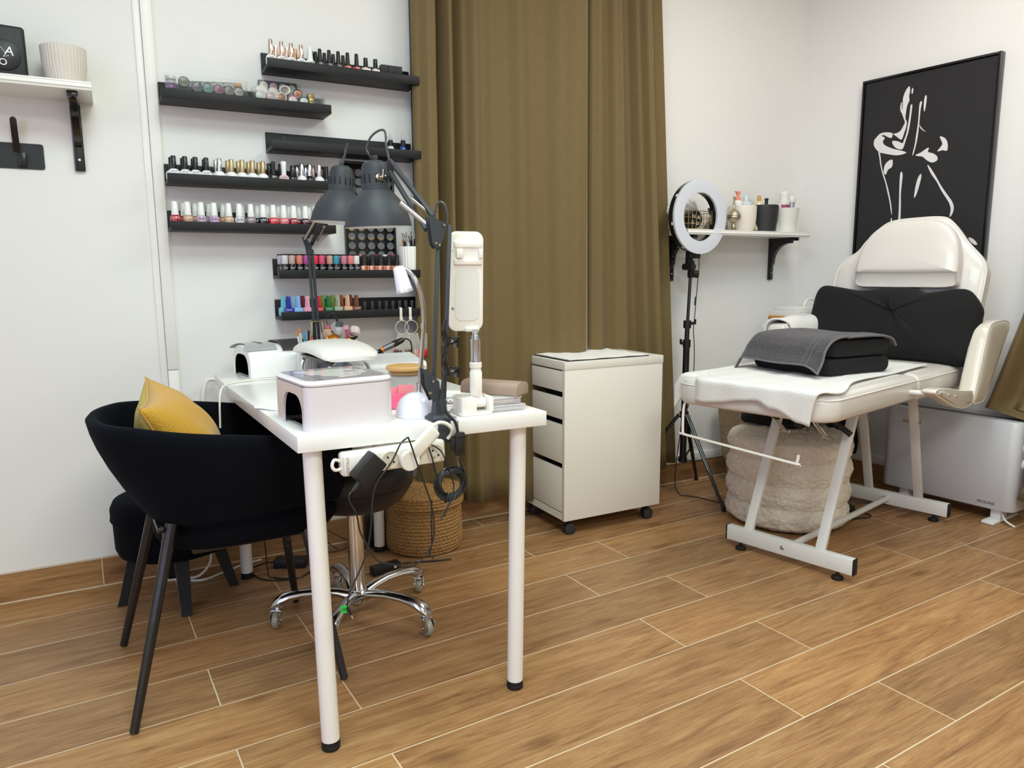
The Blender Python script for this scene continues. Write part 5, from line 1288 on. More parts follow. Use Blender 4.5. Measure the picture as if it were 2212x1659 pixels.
for p0, p1 in (((.172, 1.905, .468), (.049, 1.815, .004)), ((.172, 2.235, .468), (.056, 2.294, .004)), ((.500, 1.915, .395), (.547, 1.780, .004)), ((.505, 2.215, .395), (.563, 2.321, .004))):
    mb = MB(); mb.tube([p0, p1], [.0150, .0105], 10); put(mb, 'leg', BM, t)
mb = MB(); mb.cyl((.150, 1.900, .462), (.150, 1.893, .455), .006, seg=12); put(mb, 'bolt', BM, t)
# mustard cushion
MUS = mat('mustard_chenille', 'C8962A', .9, bump=1.2, bscale=260, sheen=.3, stretch=(1, 1, .5)); MUSB = mat('pale_mustard_cotton', 'B9A65A', .85, bump=.3, bscale=400)
nz = Vector((.91, -.16, .40)).normalized()
ux = Vector((0, 0, 1)); ux = (ux-nz*ux.dot(nz)).normalized(); uy = ux.cross(nz)
cc_ = Vector((.215, 2.09, .615)); rot = rad(6)
Mp = Matrix(((uy.x, ux.x, nz.x, cc_.x), (uy.y, ux.y, nz.y, cc_.y), (uy.z, ux.z, nz.z, cc_.z), (0, 0, 0, 1))) @ RZ(rot)
t = thing('cushion', 'mustard yellow cushion with paler back, wedged in the black armchair', 'cushion', Mp)
def cush(sgn):
    def fn(u, v):
        a, b = 2*u-1, 2*v-1
        e = (1-a*a)*(1-b*b)
        x = .165*a*(1+.05*b*b*abs(a)); y = .165*b*(1+.05*a*a*abs(b))
        x *= 1-.07*(1-b*b)*abs(a)**6*0; 
        pin = 1-.09*(1-abs(b)**2)*abs(a)**3; pin2 = 1-.09*(1-abs(a)**2)*abs(b)**3
        return (x*pin, y*pin2, sgn*((.110 if sgn > 0 else .075)*max(0, e)**.5)+.004*math.sin(9*a+4*b)*e)
    return fn
mb = MB(Mp); mb.surf(cush(1), 40, 40, .001); put(mb, 'front_cover', MUS, t, sharp=180)
mb = MB(Mp); mb.surf(cush(-1), 40, 40, -.001); put(mb, 'back_cover', MUSB, t, sharp=180)
e_ = [(a, -1) for a in [-1+.1*i for i in range(20)]]+[(1, a) for a in [-1+.1*i for i in range(20)]]+[(-a, 1) for a in [-1+.1*i for i in range(20)]]+[(-1, -a) for a in [-1+.1*i for i in range(20)]]
mb = MB(Mp); mb.tube([cush(1)((a+1)/2, (b+1)/2) for a, b in e_], .0028, 6, closed=True); put(mb, 'piping', MUS, t)
# ottoman behind the armchair
F = T(.245, 2.585, 0)
t = thing('ottoman', 'low round black velvet stool on curved black legs, against the wall', 'stool', F)
mb = MB(F)
def orr(r, z): return [(r*math.cos(2*PI*i/48), r*math.sin(2*PI*i/48), z) for i in range(48)]
mb.rings([orr(.150, .172), orr(.172, .178), orr(.181, .20), (orr(.183, .29)), orr(.188, .30), orr(.188, .33), orr(.178, .352), orr(.15, .362), orr(.08, .367), orr(.01, .368)]); put(mb, 'seat', VEL, t, sharp=60)
mb = MB(F); mb.tube([(.187*math.cos(2*PI*i/48), .187*math.sin(2*PI*i/48), .296) for i in range(48)], .003, 6, closed=True); put(mb, 'piping', VEL, t)
for x, y in ((.084, 2.600), (.241, 2.420), (.404, 2.575), (.240, 2.742)):
    q = Vector((x, y, 0)); c_ = Vector((.245, 2.585, 0)); d_ = (q-c_).normalized(); r0 = (q-c_).length
    ang = math.atan2(d_.y, d_.x); rs = []
    for z, r_, hw in ((.190, r0-.045, .022), (.14, r0-.028, .020), (.08, r0-.012, .018), (.03, r0+.002, .0165), (.006, r0+.010, .016), (.0035, r0+.011, .016)):
        o_ = c_+d_*r_; tn = Vector((-d_.y, d_.x, 0))
        rs.append([(o_+tn*hw*a+d_*hw*b).to_tuple()[:2]+(z,) for a, b in ((-1, -1), (1, -1), (1, 1), (-1, 1))])
    mb = MB(); mb.rings(rs); lg = put(mb, 'leg', mat('black_fabric_leg', '121318', .7, sheen=.2), t)
# rolling stool
LB = mat('black_leatherette', '101014', .42, bump=.12, bscale=300)
sc_ = Vector((.700, 2.100, 0))
F = Matrix.Translation(sc_)
t = thing('rolling_stool', 'round black stool on a chrome column and five-star chrome castor base', 'stool', F)
mb = MB(F); mb.rings([orr(.10, .372), orr(.125, .376), orr(.150, .392), orr(.172, .425), orr(.182, .455), orr(.183, .480), orr(.176, .500), orr(.155, .512), orr(.09, .517), orr(.01, .518)]); put(mb, 'seat', LB, t, sharp=60)
mb = MB(F); mb.tube([(.1775*math.cos(2*PI*i/60), .1775*math.sin(2*PI*i/60), .440) for i in range(60)], .0022, 6, closed=True); put(mb, 'seam', LB, t)
mb = MB(F); mb.lathe([(.024, .358), (.025, .362), (.025, .376), (.018, .378)], 24); mb.box((0, 0, .372), (.12, .12, .006), .002); put(mb, 'seat_plate', RUB, t)
mb = MB(F); mb.lathe([(.0235, .095), (.0240, .100), (.0240, .355), (.0235, .360), (.001, .361)], 36); put(mb, 'column', CH, t)
CAST = mat('polished_aluminium', 'C6C7C9', .14, 1.0)
mb = MB(F); mb.lathe([(.014, .044), (.018, .046), (.020, .052), (.030, .056), (.034, .064), (.033, .092), (.027, .098), (.001, .099)], 30); put(mb, 'hub', CAST, t)
WHC = mat('translucent_wheel', '8F8F80', .3, coat=.4)
for k in range(5):
    a = rad(16+72*k); d_ = Vector((math.cos(a), math.sin(a), 0)); n_ = Vector((-d_.y, d_.x, 0))
    P = [(.022, .078, .022, .018), (.060, .092, .019, .013), (.110, .099, .017, .0125), (.165, .098, .017, .0130), (.205, .093, .019, .016), (.232, .084, .021, .020), (.250, .075, .0205, .019), (.260, .068, .015, .011)]
    rs = []
    for r_, z, hw, hh in P:
        o_ = d_*r_+Vector((0, 0, z)); rs.append([o_+n_*hw*math.cos(b)+Vector((0, 0, 1))*hh*math.sin(b)+d_*(-hh*.3*math.sin(b) if r_ > .23 else 0) for b in [2*PI*j/12 for j in range(12)]])
    mb = MB(F); mb.rings(rs); lg = put(mb, 'base_arm', CAST, t)
    c_ = d_*.243
    rot_ = a+rad((35, -60, 80, 20, -30)[k])
    G = F @ Matrix.Translation(c_) @ RZ(rot_)
    mb = MB(G); mb.cyl((0, 0, .058), (0, 0, .066), .010, seg=16); mb.box((.004, 0, .056), (.030, .032, .005), .002); mb.box((.010, .014, .040), (.020, .0025, .036), .001, RY(rad(18))); mb.box((.010, -.014, .040), (.020, .0025, .036), .001, RY(rad(18))); mb.cyl((.014, -.018, .0265), (.014, .018, .0265), .0035, seg=10)
    cs = put(mb, 'castor_fork', CH, t)
    mb = MB(G); mb.lathe([(.010, -.008), (.0150, -.009), (.0235, -.0085), (.0262, -.004), (.0262, .004), (.0235, .0085), (.0150, .009), (.010, .008)], 32, M=T(.014, 0, .0265) @ up); put(mb, 'wheel', WHC, cs)
    for sy in (-1, 1):
        mb = MB(G)
        for j in range(5):
            b = 2*PI*j/5; mb.cyl((.014+.004*math.cos(b), sy*.0088, .0265+.004*math.sin(b)), (.014+.0145*math.cos(b), sy*.0088, .0265+.0145*math.sin(b)), .0018, seg=6)
        mb.tube([(.014+.0148*math.cos(b), sy*.0088, .0265+.0148*math.sin(b)) for b in [2*PI*j/24 for j in range(24)]], .0014, 6, closed=True); put(mb, 'wheel_spokes', SILV, cs)
# jute basket with lid
F = T(1.140, 2.575, 0)
JUT = D2.materials.new('braided_jute'); JUT.use_nodes = True
def braid(m, c_dark, c_light, n_row, n_ang):
    nt = m.node_tree; N = nt.nodes; L = nt.links; b = N['Principled BSDF']; b.inputs['Roughness'].default_value = .8
    tc = N.new('ShaderNodeTexCoord'); nz_ = N.new('ShaderNodeTexNoise'); nz_.inputs['Scale'].default_value = 160; nz_.inputs['Detail'].default_value = 3; L.new(tc.outputs['Object'], nz_.inputs['Vector'])
    r = N.new('ShaderNodeValToRGB'); r.color_ramp.elements[0].position = .3; r.color_ramp.elements[0].color = lin(c_dark); r.color_ramp.elements[1].position = .7; r.color_ramp.elements[1].color = lin(c_light)
    L.new(nz_.outputs[0], r.inputs[0]); L.new(r.outputs[0], b.inputs['Base Color'])
braid(JUT, '7A5630', 'B08850', 0, 0)
t = thing('jute_basket', 'round braided jute basket with flat lid on the floor under the desk', 'basket', F)
def braidwall(R_, z0, z1, rows, n_, amp=.0030):
    def fn(u, v):
        a = 2*PI*u; row = v*rows; k = row % 1.0; r_ = R_(z0+(z1-z0)*v)
        ph = (int(row) % 2)*.5
        loop = math.sin(2*PI*(u*n_+ph+.35*(k-.5)*(1 if int(row) % 2 else -1)))
        rr_ = r_ + amp*math.sin(PI*k)*1.2 + amp*.5*loop*math.sin(PI*k)
        return (rr_*math.cos(a), rr_*math.sin(a), z0+(z1-z0)*v)
    return fn
mb = MB(F); mb.surf(braidwall(lambda z: .148-.006*(1-min(1, z/.03))+.002*math.sin(z*30), .002, .180, 13, 56), 336, 104, .006); put(mb, 'basket_wall', JUT, t, sharp=180)
mb = MB(F); mb.surf(braidwall(lambda z: .156, .182, .232, 4, 58), 348, 32, .006)
def lidtop(u, v):
    a = 2*PI*u; r_ = .158*(1-v); row = (1-v)*13; k = row % 1
    z = .231+.0035*math.sin(PI*k)+.0018*math.sin(2*PI*(u*max(6, int(58*(1-v)))+.5*(int(row) % 2)))*math.sin(PI*k)
    if v < .06: r_ = .158-.158*v*.9; z -= .004*(1-v/.06)
    return (r_*math.cos(a), r_*math.sin(a), z+.003*(1-v))
mb.surf(lidtop, 300, 78, .003); put(mb, 'lid', JUT, t, sharp=180)
# ============================================================ power strip, adapter, cables at the desk edge
WPL = mat('warm_white_plastic', 'E6E2D9', .35); SHAD = mat('socket_well', 'CFC8B8', .4)
pA = Vector((.474, 1.478, .688)); pB = Vector((.700, 1.462, .694))
xd = (pB-pA).normalized(); zd = Vector((0, 0, 1)); zd = (zd-xd*zd.dot(xd)).normalized(); yd = zd.cross(xd)
pc = (pA+pB)/2
Fp = Matrix(((xd.x, yd.x, zd.x, pc.x), (xd.y, yd.y, zd.y, pc.y), (xd.z, yd.z, zd.z, pc.z-.018), (0, 0, 0, 1)))
t = thing('power_strip', 'white multi-socket power strip fixed under the near desk edge', 'power strip', Fp)
mb = MB(Fp); mb.box((0, .016, -.004), (.238, .034, .052), .008, seg=3); mb.box((-.006, -.004, -.004), (.220, .012, .044), .004); put(mb, 'housing', WPL, t)
for i in range(4):
    x = -.066+.052*i
    mb = MB(Fp); mb.lathe([(.0185, 0), (.0195, .001), (.0195, .0025), (.0175, .003), (.0170, -.004+.005), (.001, .0012)], 30, M=T(x, -.0095, -.003) @ up); sk = put(mb, 'socket', SHAD, t)
    mb = MB(Fp)
    for dx, dz in ((-.0062, .006), (.0068, -.006)): mb.cyl((x+dx, -.0105, -.003+dz), (x+dx, -.0115, -.003+dz), .0024, seg=10)
    put(mb, 'socket_hole', mat('hole_dark', '1C1412', .7), sk)
    mb = MB(Fp); mb.cyl((x-.004, -.010, -.012), (x-.004, -.0165, -.012), .0024, seg=10); put(mb, 'earth_pin', SILV, sk)
mb = MB(Fp); mb.tube([(-.118, .012, .004), (-.132, .006, .010), (-.138, .004, -.002), (-.132, .004, -.012), (-.118, .010, -.012)], .0036, 8, smooth=4); put(mb, 'hanging_loop', WPL, t)
letters('STRUKER', .0095, Fp @ T(-.109, -.0106, -.004) @ UP @ RZ(rad(-90)), mat('grey_emboss', 'A9A498', .5), t)
# white flat plug
G = T(.632, 1.444, .692) @ RY(rad(-42)) 
t = thing('flat_plug', 'long flat white plug hanging diagonally from the power strip', 'plug', G)
mb = MB(G); mb.box((.012, 0, 0), (.088, .014, .034), .007, seg=3); mb.lathe([(.021, 0), (.0225, .002), (.0225, .012), (.021, .014)], 32, M=T(-.034, .007, -.004) @ up); put(mb, 'plug_body', mat('cream_plug', 'DEDACF', .35), t)
mb = MB(); mb.tube([(.662, 1.446, .722), (.668, 1.446, .735), (.684, 1.447, .742), (.704, 1.449, .736), (.718, 1.452, .722), (.7205, 1.462, .708), (.716, 1.470, .697)], .0042, 10, smooth=5); put(mb, 'cord', WPL, t)
# black mains adapter
G = T(.512, 1.438, .662) @ RY(rad(-45)) 
t = thing('power_adapter', 'black plug-in power adapter hanging tilted on the power strip', 'adapter', G)
ADP = mat('black_adapter_plastic', '1A1A1D', .4, bump=.2, bscale=700)
mb = MB(G); mb.box((0, 0, 0), (.066, .032, .044), .004, seg=3); put(mb, 'adapter_body', ADP, t)
mb = MB(); mb.tube([(.489, 1.430, .640), (.482, 1.428, .632), (.472, 1.424, .624)], [.0060, .0055, .0038], 10); put(mb, 'strain_relief', ADP, t)
mb = MB(); mb.tube([(.474, 1.425, .626), (.464, 1.421, .619), (.464, 1.420, .604), (.477, 1.420, .576), (.484, 1.420, .534), (.500, 1.420, .500), (.519, 1.420, .465), (.555, 1.421, .447), (.598, 1.424, .432), (.632, 1.428, .446), (.655, 1.430, .479), (.658, 1.430, .522), (.652, 1.430, .565), (.641, 1.428, .599), (.621, 1.424, .654), (.606, 1.422, .702), (.598, 1.421, .724)], .0019, 8, smooth=6); put(mb, 'cord', BLC, t)
mb = MB(); mb.tube([(.598, 1.421, .724), (.590, 1.416, .722), (.576, 1.412, .713), (.553, 1.410, .676), (.521, 1.408, .641), (.508, 1.406, .603), (.503, 1.404, .554), (.491, 1.404, .495), (.469, 1.404, .449), (.449, 1.402, .413), (.443, 1.401, .386)], .0019, 8, smooth=6); put(mb, 'cord', BLC, t)
mb = MB(); mb.tube([(.4435, 1.401, .386), (.446, 1.400, .378), (.450, 1.400, .368)], [.0036, .0042, .0036], 10); pl = put(mb, 'barrel_plug', ADP, t)
mb = MB(); mb.tube([(.450, 1.400, .368), (.454, 1.400, .359)], .0022, 10); put(mb, 'metal_tip', SILV, pl)
GT = T(.437, 1.399, .384)
mb = MB(GT); mb.surf(lambda u, v: (-.008+.017*u, .0015*math.sin(3*u), -.008+.016*v-.002*u), 6, 3, .0005); tg = put(mb, 'green_tag', mat('green_label', '2FC04A', .4), t)
letters('Only for\noriginal', .0036, GT @ T(0, -.0006, 0) @ UP @ RZ(rad(-8)), mat('dark_green_print', '0E4A1C', .5), t)
# inline switch with coil
G = T(.7330, 1.4440, .688) @ RY(rad(2))
t = thing('inline_switch', 'black rocker switch on the cable hanging below the front lamp', 'switch', G)
mb = MB(G); mb.box((0, 0, 0), (.022, .014, .054), .004, seg=2); mb.box((0, 0, .018), (.025, .017, .005), .001); mb.box((-.006, .010, -.002), (.020, .014, .034), .003); put(mb, 'switch_body', ADP, t)
mb = MB(G); mb.lathe([(.0058, 0), (.0062, .001), (.0055, .003), (.001, .0035)], 20, M=T(0, -.007, -.004) @ up, sy=1.25); put(mb, 'rocker', mat('gloss_black', '060607', .1, coat=1), t)
mb = MB(); mb.tube([(.733, 1.444, .664), (.732, 1.443, .65), (.737, 1.442, .636), (.742, 1.440, .625)], .0028, 8, smooth=4); put(mb, 'cord', BLC, t)
G = T(.706, 1.440, .600)
t = thing('cable_coil', 'bundled coil of black cable hanging under the desk edge', 'cable', G)
mb = MB(G)
for i in range(6):
    R1 = .0245+.0030*i
    mb.tube([(R1*math.cos(a)*1.0, .0025*math.sin(3*a+i), R1*1.02*math.sin(a)) for a in [2*PI*j/36 for j in range(36)]], .0022, 6, closed=True)
put(mb, 'coil', BLC, t)
for a in (35, 250):
    mb = MB(G); mb.tube([(.033*math.cos(rad(a))+.012*math.cos(b)*math.cos(rad(a)), .006*math.sin(b), .033*math.sin(rad(a))+.012*math.cos(b)*math.sin(rad(a))) for b in [2*PI*j/14 for j in range(14)]], .0016, 4, closed=True); put(mb, 'cable_tie', BLC, t)
for k, P in enumerate(([(.664, 1.446, .694), (.682, 1.440, .680), (.694, 1.438, .655), (.706, 1.436, .620), (.712, 1.436, .590), (.700, 1.434, .560), (.688, 1.433, .540), (.676, 1.433, .523)],
        [(.658, 1.440, .570), (.654, 1.434, .523), (.652, 1.432, .469), (.646, 1.432, .447), (.656, 1.432, .436)],
        [(.655, 1.442, .690), (.662, 1.440, .664), (.666, 1.438, .640), (.672, 1.438, .622)],
        [(.742, 1.440, .625), (.738, 1.438, .60), (.716, 1.436, .57), (.694, 1.434, .548), (.684, 1.433, .527)])):
    mb = MB(); mb.tube(P, .0018, 6, smooth=5); put(mb, 'cord', BLC, t)
mb = MB(); mb.cyl((.655, 1.468, .690), (.650, 1.448, .696), .007, .0045, seg=12); put(mb, 'plug', ADP, t)
# floor: adapter block and cables
G = T(.628, 2.632, 0) @ RZ(rad(-28))
t = thing('power_brick', 'black laptop-style power brick on the floor behind the armchair legs', 'adapter', G)
mb = MB(G); mb.box((0, 0, .0165), (.118, .052, .032), .004, seg=2); put(mb, 'brick', ADP, t)
mb = MB(); mb.tube([(.572, 2.662, .018), (.540, 2.668, .018), (.516, 2.672, .012), (.500, 2.68, .006)], .0028, 8, smooth=4); put(mb, 'cord', BLC, t)
mb = MB(); mb.tube([(.550, 2.735, .36), (.548, 2.70, .20), (.545, 2.66, .06), (.535, 2.585, .005), (.555, 2.540, .004), (.611, 2.505, .004), (.650, 2.522, .004), (.700, 2.57, .004), (.730, 2.60, .01), (.684, 2.600, .018)], .0024, 8, smooth=6); put(mb, 'cord', BLC, t)
mb = MB(); mb.tube([(.489, 2.640, .004), (.496, 2.580, .004), (.524, 2.539, .004), (.581, 2.508, .004), (.629, 2.506, .004), (.68, 2.54, .004)], .0024, 8, smooth=5); put(mb, 'cord', BLC, t)
F = T(.75, 2.70, 0)
t = thing('cable_tangle', 'loose black cables looping down the wall behind the desk', 'cable', F)
for P in ([(.62, 2.74, .24), (.70, 2.73, .17), (.77, 2.72, .10), (.84, 2.70, .05), (.90, 2.68, .01)], [(.86, 2.73, .28), (.80, 2.72, .17), (.73, 2.71, .14), (.71, 2.70, .07), (.75, 2.68, .02), (.82, 2.67, .006), (.90, 2.66, .03)],
          [(.74, 2.73, .30), (.745, 2.72, .16), (.76, 2.70, .07), (.82, 2.68, .01)], [(.93, 2.73, .16), (.97, 2.72, .14), (1.02, 2.70, .07), (.96, 2.68, .01)]):
    mb = MB(); mb.tube(P, .0022, 6, smooth=6); put(mb, 'cord', BLC, t)
G = T(.985, 2.665, 0) @ RZ(rad(8))
t = one(MB(G).box((0, 0, .070), (.10, .055, .135), .008), 'black_speaker_box', mat('black_plastic_box', '0F0F11', .5), G, 'black box on the floor beside the jute basket, behind the desk leg', 'box')
G = T(.905, 2.395, 0) @ RZ(rad(6))
t = thing('extension_block', 'black cable extension block on the floor behind the stool base', 'power strip', G)
mb = MB(G); mb.box((0, 0, .016), (.110, .040, .030), .004); put(mb, 'block', ADP, t)
mb = MB(G); mb.box((.030, -.0203, .020), (.010, .001, .010)); put(mb, 'white_label', WPL, t)
mb = MB(G); mb.tube([(.055, 0, .016), (.075, 0, .014), (.12, .004, .006), (.19, -.03, .005), (.25, -.05, .003)], .003, 8, smooth=5); put(mb, 'cord', BLC, t)
# white cables at left behind the ottoman and the desk's white lamp lead
mb = MB(); mb.tube([(.330, 2.725, .16), (.352, 2.722, .12), (.366, 2.72, .075), (.356, 2.715, .034), (.318, 2.70, .008), (.27, 2.71, .005), (.2, 2.73, .005)], .0045, 8, smooth=6)
mb.tube([(.545, 2.742, .005), (.480, 2.730, .005), (.394, 2.690, .005), (.330, 2.662, .005), (.29, 2.68, .005)], .0042, 8, smooth=6)
one(mb, 'white_cable', WPL, T(.35, 2.7, 0), 'white cables lying on the floor along the wall behind the round velvet stool', 'cable')
mb = MB(); mb.tube([(.640, 2.405, .7385), (.612, 2.400, .739), (.568, 2.398, .739), (.520, 2.402, .7385), (.475, 2.400, .739), (.431, 2.380, .7385), (.400, 2.350, .7385), (.378, 2.322, .733), (.366, 2.300, .714), (.360, 2.28, .68), (.356, 2.27, .62)], .0030, 8, smooth=6)
one(mb, 'white_lead', WPL, T(.5, 2.4, ZD), 'white lead of the arched lamp drooping over the left desk edge', 'cable')
mb = MB(); mb.tube([(.43, 2.765, .70), (.40, 2.76, .70), (.385, 2.755, .66), (.380, 2.75, .60)], .007, 8, smooth=5)
one(mb, 'cable_sleeve', WPL, T(.4, 2.76, .6), 'short thick white cable sleeve bent down beside the rear desk edge', 'cable')
# ============================================================ white drawer unit
DRW = mat('white_drawer_laminate', 'E3DFD6', .35)
ang = rad(-3)
Fd = T(1.655, 2.335, 0) @ RZ(ang)      # front right-hand bottom corner as seen: x towards the curtain side, y away
t = thing('drawer_unit', 'white drawer unit on black castors in front of the olive curtain', 'drawer unit', Fd)
Wd, Dp, zb, ztp = .492, .345, .066, .722
mb = MB(Fd)
mb.box((Wd/2, .009, (zb+ztp)/2-.01), (Wd, .018, ztp-zb-.02), .001); mb.box((Wd/2, Dp-.009, (zb+ztp)/2-.01), (Wd, .018, ztp-zb-.02), .001)
mb.box((Wd-.009, Dp/2, (zb+ztp)/2-.01), (.016, Dp-.037, ztp-zb-.022)); mb.box((Wd/2+.004, Dp/2, zb+.010), (Wd-.03, Dp-.037, .018))
mb.box((.009, Dp/2, zb+.016), (.016, Dp-.037, .030))
body = put(mb, 'carcass', DRW, t)
mb = MB(Fd); mb.box((Wd/2, Dp/2, ztp-.0165), (Wd+.004, Dp+.004, .033), .0015); put(mb, 'top_panel', DRW, t)
mb = MB(Fd); mb.box((Wd/2+.03, Dp/2, .38), (Wd-.10, Dp-.040, .58)); put(mb, 'drawer_shade_core', mat('shaded_drawer_interior', '35312E', .7), t)  # dark core paints the shade seen in the slots between drawers
# drawers face -x
ztop = ztp-.036; 
seg_ = [(ztop-.086, ztop-.003), (ztop-.198, ztop-.110), (ztop-.380, ztop-.222), (zb+.036, ztop-.404)]
for i, (z0, z1) in enumerate(seg_):
    mb = MB(Fd); mb.box((.007, Dp/2, (z0+z1)/2), (.014, Dp-.038, z1-z0), .0012)
    d_ = put(mb, 'drawer', DRW, t)
    mb = MB(Fd); mb.box((.16, Dp/2, z1-.012-.010), (.28, Dp-.060, .003)); put(mb, 'drawer_floor', mat('drawer_grey', '6F6C68', .6), d_)
for x, y in ((.045, .030), (Wd-.045, .030), (.045, Dp-.030), (Wd-.045, Dp-.030)):
    G = Fd @ T(x, y, 0) @ RZ(rad(-25+40*x*10 % 50))
    mb = MB(G); mb.cyl((0, 0, .050), (0, 0, .067), .005, seg=10); mb.prism([(.024*math.cos(a)-.002, .026+.024*math.sin(a)) for a in [rad(-10+20*i) for i in range(11)]], .018, T(0, .009, 0) @ up, .001); mb.box((0, 0, .050), (.012, .018, .008), .002)
    c_ = put(mb, 'castor', mat('black_castor', '17171A', .35), t)
    for sy in (-.0135, .0135):
        mb = MB(G); mb.lathe([(.004, -.0045), (.019, -.0045), (.0235, -.003), (.0245, 0), (.0235, .003), (.019, .0045), (.004, .0045)], 30, M=T(-.003, sy, .0245) @ up); put(mb, 'wheel', mat('grey_black_wheel', '2A2A2D', .4), c_)
G = Fd @ T(.225, .175, ztp)
t = thing('paper_towel_sheet', 'white textured paper towel spread on a dark tray on the drawer unit', 'towel', G)
mb = MB(G); mb.surf(lambda u, v: (-.200+.385*u+.004*math.sin(14*v), -.168+.300*v+.004*math.sin(18*u), .0075+.0012*math.sin(22*u+4)*math.sin(15*v)), 44, 30, .0028); put(mb, 'sheet', mat('white_paper_towel', 'F0EEE9', .95, bump=.8, bscale=260), t)
mb = MB(G); mb.box((-.006, -.018, .0019), (.405, .306, .0034), .001); put(mb, 'dark_tray_edge', mat('dark_tray', '2A2724', .5), t)
G = Fd @ T(.30, .315, ztp)
mb = MB(G); mb.surf(lambda u, v: (-.10+.20*u, -.030+.055*v, .006+.022*math.sin(PI*(u*.8+.1))*math.sin(PI*(.2+.6*v))), 16, 8, .006)
one(mb, 'grey_cloth', mat('slate_cloth', '6B7078', .9), G, 'slate grey folded cloth at the back of the drawer unit top', 'cloth')
G = Fd @ T(.035, .29, ztp+.009)
one(MB(G).surf(lambda u, v: (.040*u, .022*v, .0015*math.sin(6*u)+.001), 6, 4, .0006), 'clear_wrapper', mat('grey_wrapper', '9A9C9C', .3, alpha=.8), G, 'small crinkled grey wrapper on the paper towel of the drawer unit', 'wrapper')
# ============================================================ ring light on its tripod
BP_ = mat('black_tripod_metal', '111113', .35, coat=.3); BPL = mat('black_tripod_plastic', '161618', .45)
pc_ = Vector((2.500, 2.530, 0)); F = Matrix.Translation(pc_)
t = thing('ring_light', 'white ring light on a black tripod in front of the pot shelf', 'ring light', F)
GR = T(2.528, 2.500, 1.322) @ RZ(rad(1)) @ RX(rad(90)) # ring axis to -y
def annulus(mb, r0, r1, y0, y1, n=64, M=None):
    rs = []
    for i in range(n):
        a = 2*PI*i/n; c_, s_ = math.cos(a), math.sin(a)
        rs.append([(r*c_, r*s_, z) for r, z in ((r0, y0), (r1, y0), (r1, y1), ((r0+r1)/2, y1+(.002 if y1 > y0 else 0)), (r0, y1))])
    mb.rings(rs, True, False, True, M)
mb = MB(GR); annulus(mb, .110, .166, -.030, -.002); put(mb, 'back_shell', mat('black_ring_shell', '131315', .3, coat=.4), t)
mb = MB(GR); annulus(mb, .110, .1685, -.001, .010); put(mb, 'diffuser', mat('milky_diffuser', 'D3D5DE', .35, coat=.2), t)
for k in range(8):
    a = rad(45*k+12); mb = MB(GR); mb.box((.1675*math.cos(a), .1675*math.sin(a), -.006), (.003, .014, .012), .001, None) if 0 else mb.box((0, 0, 0), (.003, .014, .012), .001, T(.1672*math.cos(a), .1672*math.sin(a), -.007) @ RZ(a)); put(mb, 'clip', mat('white_clip', 'DADCE0', .4), t)
mb = MB(); mb.box((2.515, 2.520, 1.158), (.070, .030, .050), .004); mb.box((2.505, 2.535, 1.125), (.030, .022, .030), .003); put(mb, 'power_box', BPL, t)
mb = MB(); mb.cyl((2.500, 2.500, 1.095), (2.500, 2.560, 1.095), .016, seg=16); mb.box((2.515, 2.530, 1.100), (.022, .024, .050), .004); mb.box((2.513, 2.530, 1.062), (.022, .024, .036), .004); mb.cyl((2.522, 2.530, 1.065), (2.548, 2.520, 1.060), .018, seg=16); put(mb, 'tilt_head', BPL, t)
mb = MB(); mb.tube([(2.512, 2.530, 1.05), (2.502, 2.530, .82)], .0075, 14); put(mb, 'upper_pole', BP_, t)
mb = MB(); mb.tube([(2.503, 2.530, .84), (2.500, 2.530, .735)], .0115, 16); put(mb, 'middle_pole', BP_, t)
mb = MB(); mb.tube([(2.500, 2.530, .735), (2.497, 2.530, .16)], .0155, 18); put(mb, 'lower_pole', BP_, t)
for z, sx in ((.826, 1), (.735, -1)):
    mb = MB(); mb.cyl((2.501, 2.530, z-.018), (2.501, 2.530, z+.018), .0185, seg=18); mb.box((2.501+sx*.030, 2.524, z+.004), (.030, .010, .014), .003); mb.box((2.501+sx*.044, 2.524, z+.012), (.008, .012, .024), .003); put(mb, 'locking_collar', BPL, t)
hub = Vector((2.497, 2.530, .392)); low = Vector((2.497, 2.530, .17))
mb = MB(); mb.cyl(hub-Vector((0, 0, .014)), hub+Vector((0, 0, .014)), .022, seg=18); mb.cyl(low-Vector((0, 0, .012)), low+Vector((0, 0, .012)), .021, seg=18)
put(mb, 'leg_hub', BPL, t)
for x, y in ((2.722, 2.655), (2.454, 2.221), (2.215, 2.690)):
    ft = Vector((x, y, .010)); d_ = (Vector((x, y, 0))-Vector((hub.x, hub.y, 0))).normalized()
    a_ = hub+d_*.024+Vector((0, 0, 0)); mid = a_.lerp(ft, .50); br_ = low+d_*.022; n_ = Vector((-d_.y, d_.x, 0))
    mb = MB(); mb.tube([a_+n_*.006, ft+n_*.002], [.0065, .0055], 10); mb.tube([a_-n_*.006, ft-n_*.002], [.0065, .0055], 10); lg = put(mb, 'tripod_leg', BP_, t)
    mb = MB(); mb.box(*bar(br_, mid, .004, .012, d_)); put(mb, 'brace', BP_, lg)
    mb = MB(); mb.cyl(ft-Vector((0, 0, .010))-d_*.002, ft+Vector((0, 0, .014))-d_*.004, .010, .008, seg=14); put(mb, 'rubber_foot', RUB, lg)
    for p in (mid, a_):
        mb = MB(); mb.cyl(p+n_*.0135, p-n_*.0135, .0035, seg=8); put(mb, 'rivet', SCREW, lg)
mb = MB(); mb.tube([(2.548, 2.515, 1.150), (2.550, 2.515, 1.09), (2.545, 2.515, 1.02), (2.538, 2.515, .94), (2.530, 2.512, .87), (2.520, 2.508, .80), (2.526, 2.505, .72), (2.522, 2.50, .60), (2.49, 2.495, .44)], .0022, 8, smooth=5)
